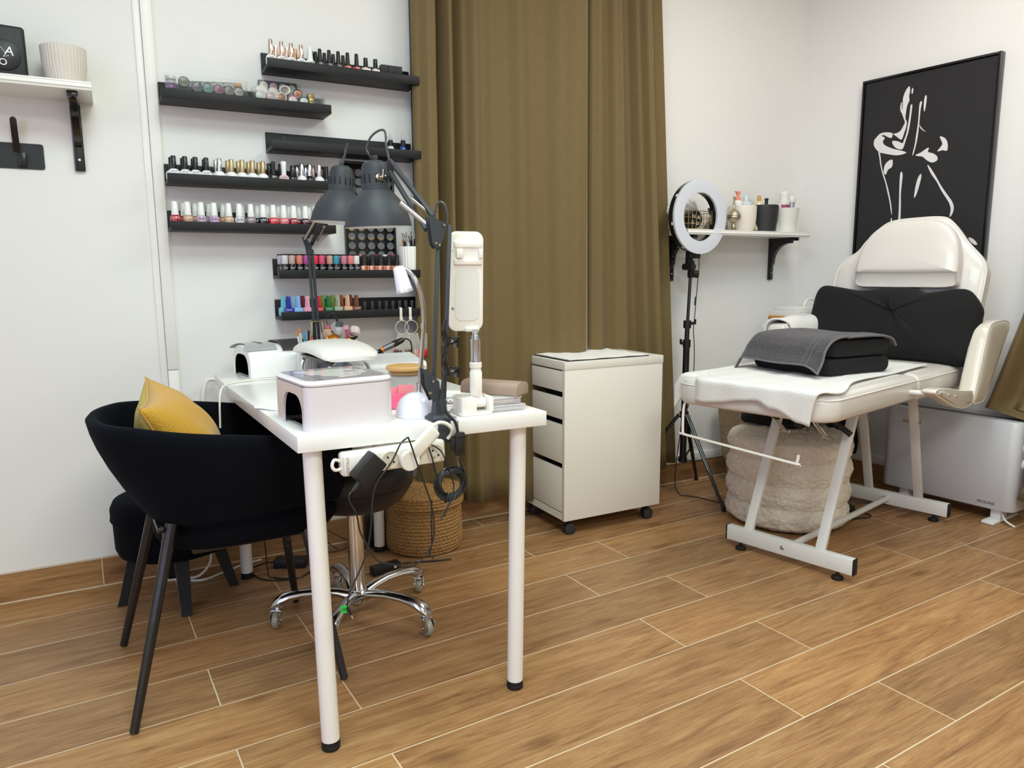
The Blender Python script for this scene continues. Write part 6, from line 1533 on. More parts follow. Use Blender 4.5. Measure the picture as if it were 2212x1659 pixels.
mb.tube([(2.536, 2.515, .955), (2.532, 2.515, .915)], .0045, 10)
mb.tube([(2.49, 2.495, .44), (2.455, 2.50, .37), (2.435, 2.49, .30), (2.430, 2.50, .20), (2.440, 2.52, .06), (2.455, 2.50, .008), (2.480, 2.47, .004), (2.505, 2.42, .004), (2.518, 2.36, .004), (2.545, 2.31, .004), (2.62, 2.29, .004)], .0022, 8, smooth=6); put(mb, 'cable', BLC, t)
# ============================================================ shelf with pots on the right part of the back wall
F = WF(2.74, 0, 1.243)
t = moulded_shelf(F, .815, .20, 'wall_shelf', 'white moulded wall shelf with pots and bottles beside the curtain', -.4075)
bracket(t, F, 3.083-2.74); bracket(t, F, 2.40-2.74)
ZS = 1.2672
F = WF(2.772, .095, ZS)
one(MB(F).lathe([(.045, 0), (.052, .002), (.060, .012), (.0665, .035), (.0690, .070), (.0695, .122), (.0685, .125), (.0655, .125), (.065, .03), (.002, .012)], 48), 'plant_pot', mat('cream_ceramic', 'E2D8CD', .45), F, 'cream rounded pot holding pump bottles, left of the black pot', 'pot')
F = WF(2.926, .095, ZS)
pr_ = [(.050, 0), (.056, .002)]+[(.057+.012*math.sin(PI*.5*i/30)+(.0006 if i % 2 else 0), .004+.128*i/30) for i in range(1, 31)]+[(.068, .134), (.0655, .134), (.060, .02), (.002, .01)]
one(MB(F).lathe(pr_, 48), 'plant_pot', mat('black_brushed_ceramic', '2C2B2D', .55), F, 'black brushed pot in the middle of the pot shelf', 'pot', sharp=60)
F = WF(3.076, .095, ZS)
one(MB(F).lathe([(.052, 0), (.0545, .002), (.068, .118), (.0685, .124), (.0665, .124), (.052, .01), (.002, .008)], 48), 'plant_pot', mat('white_grey_ceramic', 'DDDCD5', .5), F, 'plain tapered off-white pot at the right end of the pot shelf', 'pot')
F = WF(2.661, .150, ZS)
t = one(MB(F).lathe([(.024, 0), (.025, .002), (.018, .006), (.012, .012), (.016, .018), (.010, .026), (.009, .034), (.018, .040), (.029, .050), (.0345, .062), (.0350, .066), (.0330, .070), (.0345, .074), (.029, .086), (.018, .096), (.010, .102), (.0065, .108), (.0050, .125), (.0038, .150), (.0058, .155), (.0062, .160), (.002, .166)], 30), 'incense_burner', mat('antique_silver', 'B9AF98', .2, 1.0, bump=.8, bscale=300), F, 'small antique silver spired ornament standing before the cream pot', 'ornament')
def btl(nm, lab, s, d, z0, prof, m_, cp, cm, extra=None):
    F = WF(s, d, ZS+z0); t = thing(nm, lab, 'bottle', F)
    mb = MB(F); mb.lathe(prof, 28); put(mb, 'bottle_body', m_, t)
    mb = MB(F); mb.lathe(cp, 22)
    if extra: extra(mb)
    put(mb, 'cap', cm, t); return t
btl('pump_bottle', 'white bottle with coral pump standing in the cream pot', 2.735, .100, .010, [(.020, 0), (.024, .004), (.024, .130), (.012, .142)], WBODY, [(.014, .141), (.014, .152), (.0085, .156), (.0085, .172), (.012, .174), (.012, .184), (.003, .186)], mat('coral_pump', 'E8927A', .35), lambda mb: mb.box((-.015, -.004, .182), (.024, .008, .006), .002))
btl('pump_bottle', 'pale blue-grey bottle with rounded clear cap in the cream pot', 2.795, .095, .010, [(.026, 0), (.030, .004), (.030, .126), (.020, .136), (.018, .138)], mat('pale_blue_plastic', 'C9D2D8', .25, coat=.4), [(.016, .137), (.0165, .140), (.016, .160), (.011, .168), (.002, .170)], mat('frosted_blue_cap', 'C4CED4', .2, coat=.5))
btl('small_bottle', 'small grey-topped bottle between the cream and black pots', 2.842, .085, .010, [(.012, 0), (.014, .004), (.014, .120), (.008, .128)], mat('grey_bottle', 'C9CBC8', .3), [(.009, .127), (.009, .145), (.003, .147)], mat('light_grey_cap', 'BFC0BC', .4))
btl('dropper_bottle', 'amber-topped pale dropper bottle in the black pot', 2.885, .095, .010, [(.018, 0), (.022, .004), (.022, .125), (.012, .140), (.010, .143)], mat('pale_straw_glass', 'D9CFA8', .15, coat=.6), [(.008, .142), (.0095, .155), (.0085, .170), (.003, .174)], mat('amber_rubber', 'C99A48', .4))
btl('dropper_bottle', 'bottle with glossy black top at the right of the black pot', 2.937, .095, .010, [(.016, 0), (.018, .004), (.018, .120), (.009, .128)], mat('dark_bottle', '222224', .3), [(.009, .127), (.0095, .130), (.0085, .148), (.0105, .152), (.010, .160), (.003, .162)], mat('gloss_black'))
btl('foam_pump_bottle', 'white and berry pink foam bottle with clear dome cap in the off-white pot', 3.060, .098, .010, [(.022, 0), (.026, .004), (.026, .120), (.0275, .121), (.0275, .132)], mat('berry_pink', 'A64A6E', .35), [(.0275, .131), (.0275, .152), (.024, .155), (.024, .166), (.0225, .190), (.016, .198), (.002, .199)], mat('white_translucent_cap', 'E4E1DC', .15, coat=.6))
btl('cream_tube', 'silver and white squeeze tube standing in the off-white pot', 3.112, .100, .010, [(.020, 0), (.022, .004), (.016, .120), (.0195, .146)], mat('silver_tube', 'BFC4CA', .25, .6), [(.0205, .145), (.0215, .147), (.0215, .172), (.020, .174), (.002, .174)], WCAP)
btl('small_bottle', 'pale bottle with white cap at the left of the off-white pot', 3.028, .092, .010, [(.014, 0), (.016, .004), (.016, .126), (.013, .128)], mat('pale_bottle', 'D6D6CF', .3), [(.012, .127), (.012, .134), (.003, .135)], WCAP)
# gold wire basket with things in it
F = WF(2.435, .100, ZS)
t = thing('wire_basket', 'gold wire basket on the pot shelf seen through the ring light', 'basket', F)
mb = MB(F); bw, bd, bh = .24, .13, .085
for z in (.003, .028, .056, bh):
    mb.tube([(-bw/2, -bd/2, z), (bw/2, -bd/2, z), (bw/2, bd/2, z), (-bw/2, bd/2, z)], .0013 if z < bh else .0020, 6, closed=True)
for i in range(11):
    x = -bw/2+bw*i/10
    for y in (-bd/2, bd/2): mb.cyl((x, y, .003), (x, y, bh), .0011, seg=6)
    mb.cyl((x, -bd/2, .003), (x, bd/2, .003), .0011, seg=6)
for i in range(1, 6):
    for x in (-bw/2, bw/2): mb.cyl((x, -bd/2+bd*i/6, .003), (x, -bd/2+bd*i/6, bh), .0011, seg=6)
put(mb, 'wire_frame', mat('gold_wire', 'B99A62', .3, .9), t)
F = WF(2.435, .132, ZS+.050)
t = thing('round_box', 'round black lidded box with white letters inside the gold wire basket', 'box', F)
mb = MB(F); mb.lathe([(.040, 0), (.0425, .002), (.0425, .040), (.040, .042)], 40, M=T(0, .040, 0) @ up); put(mb, 'box', mat('black_satin_box', '141416', .4), t)
for s_, x, z, sz in (('N', -.012, .012, .026), ('A', .018, .008, .026), ('G', -.018, -.016, .022), ('O', .012, -.020, .022)): letters(s_, sz, F @ T(x, -.0025, z) @ UP, WHITET, t)
for i, (s, d, z, r, lab) in enumerate([(2.465, .060, .090, .042, 'crumpled clear bag of cotton rising above the gold wire basket'), (2.345, .070, .075, .040, 'crumpled white bag at the left end of the wire basket')]):
    F = WF(s, d, ZS+z-.045)
    def blob(u, v, r=r, i=i):
        a = 2*PI*u; b = PI*(v-.5); k = 1+.10*math.sin(5*a+3*b+i)+.08*math.sin(9*b+4*a)
        return (r*1.1*k*math.cos(b)*math.cos(a), r*.7*k*math.cos(b)*math.sin(a), .050+r*1.15*k*math.sin(b))
    one(MB(F).surf(blob, 28, 16), 'plastic_bag', mat('crumpled_film', 'D4D3D0', .25, coat=.6, bump=.8, bscale=60), F, lab, 'bag')
F = WF(2.580, .090, ZS)
t = thing('foil_bag', 'tall silver and copper foil packet right of the gold wire basket', 'bag', F)
mb = MB(F); mb.surf(lambda u, v: (-.030+.060*u, -.012+.012*math.sin(7*u+5*v), .110*v), 16, 16, .018); put(mb, 'packet', mat('silver_copper_foil', 'A89C96', .25, .8, var=.4, vscale=30, bump=.7, bscale=60), t)
# ============================================================ picture
PF = RF(0, 0, 0)
FP = RF(.637, .0, 1.53)
t = thing('framed_picture', 'black canvas with white brushstroke figure seen from behind, thin black frame', 'picture', FP)
PX0, PX1, PZ0, PZ1 = .338, .945, 1.085, 1.985
FRM = mat('black_satin_frame', '121214', .3, coat=.2)
mb = MB(PF)
for x in (PX0+.005, PX1-.005): mb.box((x, -.020, (PZ0+PZ1)/2), (.010, .036, PZ1-PZ0), .001)
for z in (PZ0+.005, PZ1-.005): mb.box(((PX0+PX1)/2, -.020, z), (PX1-PX0-.02, .036, .010), .001)
put(mb, 'frame', FRM, t)
mb = MB(PF); mb.box(((PX0+PX1)/2, -.018, (PZ0+PZ1)/2), (PX1-PX0-.028, .026, PZ1-PZ0-.028)); cv = put(mb, 'canvas', mat('charcoal_canvas', '232224', .8, bump=.6, bscale=700, var=.15, vscale=40), t)
PIC = [[(0.564,1.919),(0.568,1.897),(0.565,1.874),(0.568,1.856),(0.559,1.833),(0.556,1.805),(0.555,1.778),(0.563,1.759),(0.561,1.734),(0.555,1.714),(0.547,1.687),(0.539,1.684),(0.522,1.698),(0.503,1.715),(0.518,1.716),(0.536,1.724),(0.548,1.744),(0.554,1.760),(0.545,1.783),(0.537,1.805),(0.538,1.837),(0.537,1.868),(0.544,1.895),(0.553,1.911)],
[(0.530,1.852),(0.534,1.848),(0.534,1.827),(0.539,1.807),(0.534,1.806),(0.527,1.828)],
[(0.578,1.909),(0.582,1.903),(0.581,1.885),(0.576,1.884),(0.575,1.898)],
[(0.640,1.865),(0.646,1.855),(0.645,1.824),(0.642,1.797),(0.638,1.796),(0.635,1.826),(0.636,1.850)],
[(0.579,1.835),(0.583,1.829),(0.581,1.787),(0.578,1.746),(0.573,1.711),(0.565,1.681),(0.559,1.657),(0.550,1.638),(0.523,1.646),(0.505,1.665),(0.501,1.683),(0.528,1.677),(0.548,1.666),(0.554,1.675),(0.564,1.706),(0.569,1.747),(0.573,1.788),(0.575,1.830)],
[(0.622,1.842),(0.626,1.835),(0.622,1.801),(0.621,1.746),(0.618,1.684),(0.611,1.636),(0.603,1.605),(0.600,1.610),(0.607,1.650),(0.611,1.698),(0.615,1.747),(0.615,1.802),(0.616,1.833)],
[(0.623,1.738),(0.629,1.727),(0.640,1.714),(0.652,1.702),(0.639,1.710),(0.626,1.724)],
[(0.437,1.641),(0.413,1.670),(0.410,1.696),(0.420,1.710),(0.439,1.726),(0.465,1.728),(0.492,1.722),(0.500,1.714),(0.495,1.698),(0.478,1.704),(0.458,1.716),(0.445,1.715),(0.463,1.703),(0.455,1.690),(0.459,1.675),(0.477,1.661),(0.508,1.646),(0.550,1.631),(0.571,1.620),(0.551,1.614),(0.522,1.614),(0.484,1.624),(0.453,1.634)],
[(0.435,1.642),(0.443,1.637),(0.451,1.599),(0.459,1.562),(0.472,1.527),(0.485,1.493),(0.500,1.448),(0.514,1.395),(0.520,1.365),(0.522,1.337),(0.516,1.358),(0.508,1.396),(0.495,1.441),(0.479,1.494),(0.464,1.532),(0.450,1.577),(0.442,1.615)],
[(0.502,1.597),(0.509,1.589),(0.507,1.563),(0.489,1.551),(0.479,1.529),(0.468,1.545),(0.472,1.575),(0.486,1.591)],
[(0.554,1.536),(0.561,1.518),(0.560,1.478),(0.559,1.428),(0.563,1.377),(0.565,1.304),(0.556,1.303),(0.554,1.377),(0.551,1.436),(0.549,1.487),(0.549,1.522)],
[(0.645,1.515),(0.648,1.498),(0.639,1.449),(0.631,1.421),(0.623,1.408),(0.622,1.426),(0.627,1.472),(0.635,1.502)],
[(0.673,1.547),(0.679,1.547),(0.708,1.505),(0.739,1.453),(0.770,1.409),(0.791,1.380),(0.801,1.355),(0.800,1.331),(0.791,1.311),(0.787,1.315),(0.789,1.345),(0.779,1.374),(0.760,1.403),(0.741,1.432),(0.718,1.473),(0.691,1.510)],
[(0.717,1.671),(0.738,1.662),(0.750,1.645),(0.755,1.623),(0.752,1.604),(0.734,1.609),(0.711,1.607),(0.726,1.627),(0.730,1.640)],
[(0.614,1.603),(0.638,1.612),(0.664,1.627),(0.673,1.626),(0.670,1.610),(0.694,1.600),(0.712,1.584),(0.713,1.567),(0.692,1.560),(0.669,1.572),(0.646,1.592),(0.625,1.597)],
[(0.873,1.214),(0.890,1.210),(0.904,1.197),(0.912,1.183),(0.902,1.182),(0.885,1.195)],
[(0.520,1.323),(0.525,1.314),(0.524,1.295),(0.519,1.298)]]
mb = MB(PF)
for poly in PIC:
    P = [(p.x, p.y) for p in crom([Vector((a, b, 0)) for a, b in poly], 3, True)]
    mb.prism([(a, b) for a, b in P], .0006, T(0, -.0312, 0) @ up)
put(mb, 'painted_figure', mat('white_paint_strokes', 'DCD9DA', .6, bump=.3, bscale=300), t)
# ============================================================ treatment bed
WV = mat('white_vinyl', 'D6D0CA', .3, coat=.25, bump=.05, bscale=200); WVY = mat('cream_vinyl', 'D6CFC1', .25, coat=.4); PIPE = mat('white_piping', 'F0ECE6', .35)
STL = mat('white_painted_steel', 'DADAD6', .35, coat=.1)
t = thing('treatment_bed', 'white reclining treatment bed on a painted steel frame', 'treatment bed', BF)
def cushion(u0, u1, v0, v1, z0, z1, rf, rb, m_, name, dome=.006, n=8):
    # rounded slab; rf / rb are plan corner radii at foot and head end
    def outline(ins):
        pts = []
        for cx, cy, r, a0 in ((u1, v0, rb, 0), (u1, v1, rb, 90), (u0, v1, rf, 180), (u0, v0, rf, 270)):
            pass
        corners = [(u1, -v0, rb, 1, 1, 0), (u0, -v0, rf, -1, 1, 90), (u0, -v1, rf, -1, -1, 180), (u1, -v1, rb, 1, -1, 270)]
        for cx, cy, r, sx, sy, a0 in corners:
            r2 = max(.004, r-ins)
            for i in range(n+1):
                a = rad(a0+90*i/n)
                pts.append((cx-sx*ins-sx*r2+r2*math.cos(a), cy-sy*ins-sy*r2+r2*math.sin(a)))
        return pts
    rs = []
    for ins, z in ((.030, z0), (.010, z0+.003), (.002, z0+.012), (0, z0+.03), (0, z1-.030), (.003, z1-.018), (.0045, z1-.017), (.004, z1-.014), (.012, z1-.004), (.03, z1+dome*.4), (.07, z1+dome), (.14, z1+dome*1.3)):
        rs.append([(x, y, z) for x, y in outline(ins)])
    mb = MB(BF); mb.rings(rs); c_ = put(mb, name, m_, t, sharp=70)
    mb = MB(BF); mb.tube([(x, y, z1-.0165) for x, y in outline(.0015)], .0022, 6, closed=True); put(mb, 'piping', PIPE, c_)
    return c_
cushion(-.275, .428, -.335, .255, .595, .686, .085, .012, WV, 'leg_cushion')
cushion(.434, .985, -.335, .255, .588, .684, .012, .03, WV, 'seat_cushion')
mb = MB(BF); mb.box((.43, .04, .635), (.016, .560, .080), .004); put(mb, 'hinge_gusset', mat('ruched_vinyl', 'DED9D3', .5, bump=1.0, bscale=120), t)
# backrest
TB = rad(14)
BB_ = BF @ Matrix(((0, math.sin(TB), -math.cos(TB), .955), (1, 0, 0, 0), (0, math.cos(TB), math.sin(TB), .66), (0, 0, 0, 1)))   # x: bed y (left), y: up the backrest, z: towards the foot
def slab_outline(pts, k=4): return [(p.x, p.y) for p in crom([Vector((a, b, 0)) for a, b in pts], k, True)]
def pad(poly, z0, z1, r, m_, name, parent, M, dome=.010, edge=None):
    cx = sum(p[0] for p in poly)/len(poly); cy = sum(p[1] for p in poly)/len(poly)
    def off(d):
        out = []
        n = len(poly)
        for i in range(n):
            a = Vector(poly[i-1]); b = Vector(poly[(i+1) % n]); e = (b-a).normalized(); nn = Vector((-e.y, e.x))
            c_ = Vector(poly[i]); 
            if (Vector((cx, cy))-c_).dot(nn) < 0: nn = -nn
            out.append(c_+nn*d)
        return out
    rs = []
    for ins, z in ((r, z0), (r*.3, z0+r*.3), (0, z0+r), (0, z1-r), (r*.10, z1-r*.6), (r*.3, z1-r*.3), (r, z1)):
        rs.append([(p.x, p.y, z) for p in off(ins)])
    if edge:
        yl, dy = edge
        for i_ in (4, 5, 6): rs[i_] = [(x, y+max(0, min(1, (yl-y)/.06))*dy, z) for x, y, z in rs[i_]]
        poly = [(x, y) for x, y, z in rs[6]]
    for k, zz in ((.80, dome*.6), (.5, dome), (.15, dome*1.1)):
        rs.append([(cx+(p[0]-cx)*k, cy+(p[1]-cy)*k, z1+zz) for p in poly])
    mb = MB(M); mb.rings(rs); c_ = put(mb, name, m_, parent, sharp=70)
    mb = MB(M); mb.tube([(p.x, p.y, z1-r*.35) for p in off(r*.12)], .0022, 6, closed=True); put(mb, 'piping', PIPE, c_)
    return c_
OUT = [(-0.275,-0.002),(-0.280,0.143),(-0.284,0.278),(-0.287,0.374),(-0.281,0.422),(-0.252,0.471),(-0.197,0.531),(-0.159,0.582),(-0.122,0.624),(-0.083,0.642),(0.000,0.644),(0.114,0.636),(0.170,0.604),(0.221,0.545),(0.250,0.500),(0.294,0.466),(0.325,0.425),(0.335,0.350),(0.335,0.15),(0.335,-.002)]
pad(slab_outline(OUT), .0, .075, .016, WV, 'backrest', t, BB_)
HC_ = [(0.197,0.325),(0.214,0.370),(0.216,0.420),(0.208,0.474),(0.184,0.537),(0.142,0.583),(0.086,0.606),(-0.027,0.611),(-0.101,0.601),(-0.149,0.573),(-0.185,0.512),(-0.199,0.434),(-0.201,0.376),(-0.190,0.325),(-.05,.319),(.10,.319)]
pad(slab_outline(HC_), .080, .150, .018, WV, 'head_cushion', t, BB_, .006, edge=(.385, .055))
# armrests
def armrest(sgn, M):
    mb = MB(M)
    return mb
ARP = [(.90, .575), (.955, .556), (.985, .580), (1.10, .800), (1.10, .840), (1.075, .852), (1.03, .845), (1.005, .82), (.93, .66)]
AP = [(.745,.558),(.82,.548),(.89,.558),(.985,.66),(1.075,.77),(1.132,.832),(1.09,.862),(1.0,.868),(.90,.862),(.853,.838),(.815,.75),(.765,.63)]
def sidepad(poly, v0, v1, m_, name, parent):
    M = BF @ Matrix(((1, 0, 0, 0), (0, 0, -1, 0), (0, 1, 0, 0), (0, 0, 0, 1)))  # x: u, y: z, z: -bed y = v
    return pad(slab_outline(poly), v0, v1, .014, m_, name, parent, M, .004)
sidepad(AP, .285, .350, WVY, 'armrest', t)
mb = MB(BF)
M = BF
lw = [(.348, .635), (.37, .652), (.48, .642), (.60, .622), (.70, .610), (.755, .602), (.775, .570), (.735, .550), (.66, .545), (.55, .566), (.44, .602)]
lo = sidepad(lw, .288, .345, WVY, 'armrest_bracket_cover', t)
mb = MB(BF); mb.cyl((.46, -.347, .622), (.46, -.353, .622), .0045, seg=12); mb.cyl((.535, -.347, .608), (.535, -.353, .608), .0045, seg=12); put(mb, 'cap_bolts', CH, lo)
mb = MB(BF); mb.tube([(.355, -.25, .632), (.356, -.29, .634), (.40, -.31, .634)], .010, 12, smooth=4); put(mb, 'armrest_pivot', STL, t)
APL = [(a-.02, b) for a, b in AP]
al = sidepad([(.530, .775), (.535, .820), (.57, .842), (.72, .848), (.98, .850), (1.02, .82), (1.0, .78), (.76, .762), (.59, .762)], -.425, -.345, WV, 'armrest', t)
# steel frame
def beam(u, y0, y1, nm):
    mb = MB(BF); mb.box((u, (y0+y1)/2, .060), (.030, y1-y0, .058), .003); b = put(mb, 'floor_beam', STL, t)
    for y, s_ in ((y0, -1), (y1, 1)):
        mb = MB(BF); mb.box((u, y+s_*.0025, .060), (.031, .005, .059), .002); put(mb, 'end_cap', RUB, b)
    for y in (y0+.055, y1-.055):
        mb = MB(BF); mb.lathe([(.020, 0), (.021, .002), (.020, .010), (.014, .014), (.006, .016), (.006, .032)], 24, M=T(u, y, 0)); put(mb, 'levelling_foot', RUB, b)
    mb = MB(BF); mb.lathe([(.0085, 0), (.0085, .002), (.005, .004), (.001, .004)], 6, M=T(u-.015, .012, .060) @ RY(rad(-90))); put(mb, 'bolt', SCREW, b)
beam(.0, -.245, .245, 'front'); beam(.905, -.245, .245, 'rear')
def strut(p0, p1):
    mb = MB(BF); mb.box(*bar(p0, p1, .034, .018, (0, 1, 0))); return put(mb, 'leg_tube', STL, t)
for y in (.158, -.124): strut((0, y, .086), (.215, y, .592))
for y in (.087, -.124): strut((.905, y, .086), (.740, y, .590))
for y in (.087, -.124):
    mb = MB(BF); mb.cyl((.79, y-.030, .44), (.79, y+.045, .44), .0055, seg=10); put(mb, 'pivot_bolt', SCREW, t)
mb = MB(BF); mb.cyl((.015, 0, .060), (.892, 0, .060), .0125, seg=18); put(mb, 'stretcher_tube', STL, t)
mb = MB(BF); mb.box((.43, .150, .578), (1.05, .025, .022), .002); mb.box((.43, -.110, .578), (1.05, .025, .022), .002); mb.box((-.05, .02, .578), (.025, .26, .020), .002); mb.box((.30, .02, .574), (.025, .27, .020), .002); mb.box((.92, .02, .575), (.025, .27, .022), .002); put(mb, 'support_rails', mat('dark_grey_rail', '34353A', .4), t)
for y in (.10, -.06):
    mb = MB(BF); mb.cyl((-.02, y, .572), (.115, y-.004, .470), .0045, seg=10); mb.cyl((-.02, y-.012, .572), (.112, y-.016, .472), .0025, seg=8); mb.cyl((.112, y+.012, .470), (.112, y-.028, .470), .005, seg=10); put(mb, 'gas_strut', CH, t)
mb = MB(BF); mb.tube([(.10, -.060, .560), (.12, -.110, .520), (.13, -.150, .490)], [.007, .010, .0105], 12); put(mb, 'release_handle', RUB, t)
for x, y in ((-.19, .14), (-.17, .07), (-.05, .20)):
    mb = MB(BF); mb.box((x, y, .578), (.018, .024, .034), .004, RX(.3)); put(mb, 'knob', RUB, t)
mb = MB(BF); mb.tube([(-.245, .315-.02, .600), (-.248, .300, .570), (-.250, .299, .492), (-.250, .293, .482), (-.250, .280, .478), (-.250, -.125, .452), (-.250, -.140, .453), (-.250, -.147, .462), (-.250, -.150, .482)], .0048, 10, smooth=3); put(mb, 'paper_roll_holder', PIPE, t)
# ------------- things on the bed
TW_ = mat('white_bath_towel', 'E2E0DC', .95, bump=1.0, bscale=330, sheen=.35)
G = BF @ T(.15, .07, .69)
t = thing('bath_towel', 'large white towel over the foot end of the bed, corner hanging at front', 'towel', G)
def hang(a):     # drop of the hem at the foot end
    K_ = [(0, .086), (.20, .076), (.42, .066), (.55, .048), (.66, .042), (.76, .060), (.94, .094), (1.0, .102)]
    for (x0, y0), (x1, y1) in zip(K_, K_[1:]):
        if a <= x1: q = (a-x0)/(x1-x0); q = q*q*(3-2*q); return y0+(y1-y0)*q
    return K_[-1][1]
def towel(a, b):
    # a: left to right, b: 0 hem at the foot .. 1 far edge
    y = .352-a*(.548+.055*math.exp(-(((-hang(a)+(hang(a)+.98)*b)-.12)/.13)**2))
    zt = .6975
    L_ = hang(a)
    s = -L_ + (L_+.98)*b       # distance from the edge along the bed
    R_ = .020; uf = -.282
    kink = .006*math.sin(11*a+3)+.003*math.sin(31*a)
    corner = max(0, abs(y+.04+.0)/.295-.80)/.20
    ufl = uf+.055*min(1, corner)**2.2
    if s < 0: u_ = ufl-.010+.004*s+kink*(-s/.08)*.8; z = zt-.012+s
    elif s < R_*1.57:
        q = s/R_; u_ = ufl-.010+(R_)*(1-math.cos(q)) ; z = zt-.012+(R_-.008)*math.sin(q)
    else: u_ = ufl+.010+(s-R_*1.57); z = zt+.0006
    if y > .325: 
        dz = (y-.325); z -= dz*1.4
    if y < -.235 and s > 0: z -= (-.235-y)*.9*max(0, 1-s/.3)
    z += .0016*math.sin(17*a+9*b)*(1 if s > .04 else .3)+.0012*math.sin(33*a-14*b)
    return (u_, y, z+.004)
mb = MB(BF); mb.surf(towel, 70, 90, .005); put(mb, 'towel_cloth', TW_, t, sharp=180)
mb = MB(BF)
for a0, b0, a1, b1 in ((.10, .16, .10, .95), (.10, .16, .83, .16), (.86, .17, .86, .95)):
    mb.tube([Vector(towel(a0+(a1-a0)*k/30, b0+(b1-b0)*k/30))+Vector((0, 0, .0005)) for k in range(31)], .0015, 5)
put(mb, 'woven_border', mat('towel_border', 'E2DFDA', .8), t)
SB = BF @ T(.232, .030, .700) @ RZ(rad(-15))
PLU = mat('black_plush', '030304', .95, sheen=.035, spec=.03, bump=.5, bscale=160)
MC['black_plush'].node_tree.nodes['Principled BSDF'].inputs['Sheen Tint'].default_value = lin('2A2A33')
def folded(M, lx, ly, z0, h, lab, name='folded_blanket', grp='folded black plush blankets'):
    t = thing(name, lab, 'blanket', M, grp)
    pts = rrect(lx, h, h*.46, 7, 0, z0+h/2)
    rs = []
    for k in range(13):
        q = -1+2*k/12; s_ = (1-abs(q)**8)**.5*.10+.90 if abs(q) < 1 else .88
        y = ly/2*q
        rs.append([(x*s_, y, z0+h/2+(z-z0-h/2)*s_+.002*math.sin(9*q+x*20)) for x, z in pts])
    mb = MB(M); mb.rings(rs); b = put(mb, 'fold', PLU, t, sharp=70)
    return t
folded(SB, .360, .345, .0035, .060, 'lower folded black plush blanket resting on the white bed towel')
folded(SB @ T(.010, 0, 0), .335, .340, .065, .062, 'upper folded black plush blanket beneath the grey towel')
G = SB @ T(0, 0, .128)
t = thing('hand_towel', 'dark grey waffle towel draped over the folded black blankets', 'towel', G)
GT_ = D2.materials.new('grey_waffle_towel'); GT_.use_nodes = True
nt = GT_.node_tree; b_ = nt.nodes['Principled BSDF']; b_.inputs['Roughness'].default_value = .95; b_.inputs['Sheen Weight'].default_value = .2
tc = nt.nodes.new('ShaderNodeTexCoord'); mp = nt.nodes.new('ShaderNodeMapping'); mp.inputs['Rotation'].default_value = (0, 0, .6); nt.links.new(tc.outputs['Object'], mp.inputs[0])
ck = nt.nodes.new('ShaderNodeTexVoronoi'); ck.inputs['Scale'].default_value = 190; nt.links.new(mp.outputs[0], ck.inputs['Vector'])
ra = nt.nodes.new('ShaderNodeValToRGB'); ra.color_ramp.elements[0].color = lin('5C5658'); ra.color_ramp.elements[1].color = lin('3C383C'); ra.color_ramp.elements[1].position = .6; nt.links.new(ck.outputs['Distance'], ra.inputs[0]); nt.links.new(ra.outputs[0], b_.inputs['Base Color'])
bu_ = nt.nodes.new('ShaderNodeBump'); bu_.inputs['Strength'].default_value = .5; bu_.inputs['Distance'].default_value = .003; nt.links.new(ck.outputs['Distance'], bu_.inputs['Height']); nt.links.new(bu_.outputs[0], b_.inputs['Normal'])
def gt(a, b):       # a: from left (+y) to right (-y); b: from the front hem over the top to the back
    y = .205-.385*a + .03*(b)*0
    P = [(-.235, .040), (-.208, .072), (-.190, .104), (-.150, .131), (-.08, .140), (.02, .142), (.10, .140), (.160, .128), (.186, .100)]
    C_ = crom([Vector((x, z, 0)) for x, z in P], 6); i = b*(len(C_)-1); k = int(min(i, len(C_)-2)); q = C_[k].lerp(C_[k+1], i-k)
    x, z = q.x, q.y
    if b < .45: w_ = (.45-b)/.45; z -= .022*w_*max(0, (a-.86)/.14)**1.5; y -= .018*w_*max(0, (a-.8)/.2); z -= .010*w_*max(0, .12-a)/.12; y += .010*w_*max(0, .2-a)/.2
    z += .002*math.sin(9*a)+.003*math.sin(6*b+2*a)*(a*(1-a))
    if y < -.168: z -= (-.168-y)*.5*(1 if b > .5 else .2)
    if y > .168: z -= (y-.168)*1.3
    return (x, y, z+.003)
mb = MB(SB); mb.surf(gt, 60, 60, .005); put(mb, 'towel_cloth', GT_, t, sharp=180)
mb = MB(SB)
for a0 in (.83, .88): mb.tube([Vector(gt(a0, k/40))+Vector((0, 0, .0006)) for k in range(41)], .0012, 5)
mb.tube([Vector(gt(.07, k/40))+Vector((0, 0, .0006)) for k in range(41)], .0012, 5)
mb.tube([Vector(gt(.995, k/40))+Vector((0, 0, .0)) for k in range(41)], .0040, 6); mb.tube([Vector(gt(k/40, .004)) for k in range(41)], .0035, 6)
put(mb, 'woven_hem', mat('grey_hem', '6A6668', .85), t)
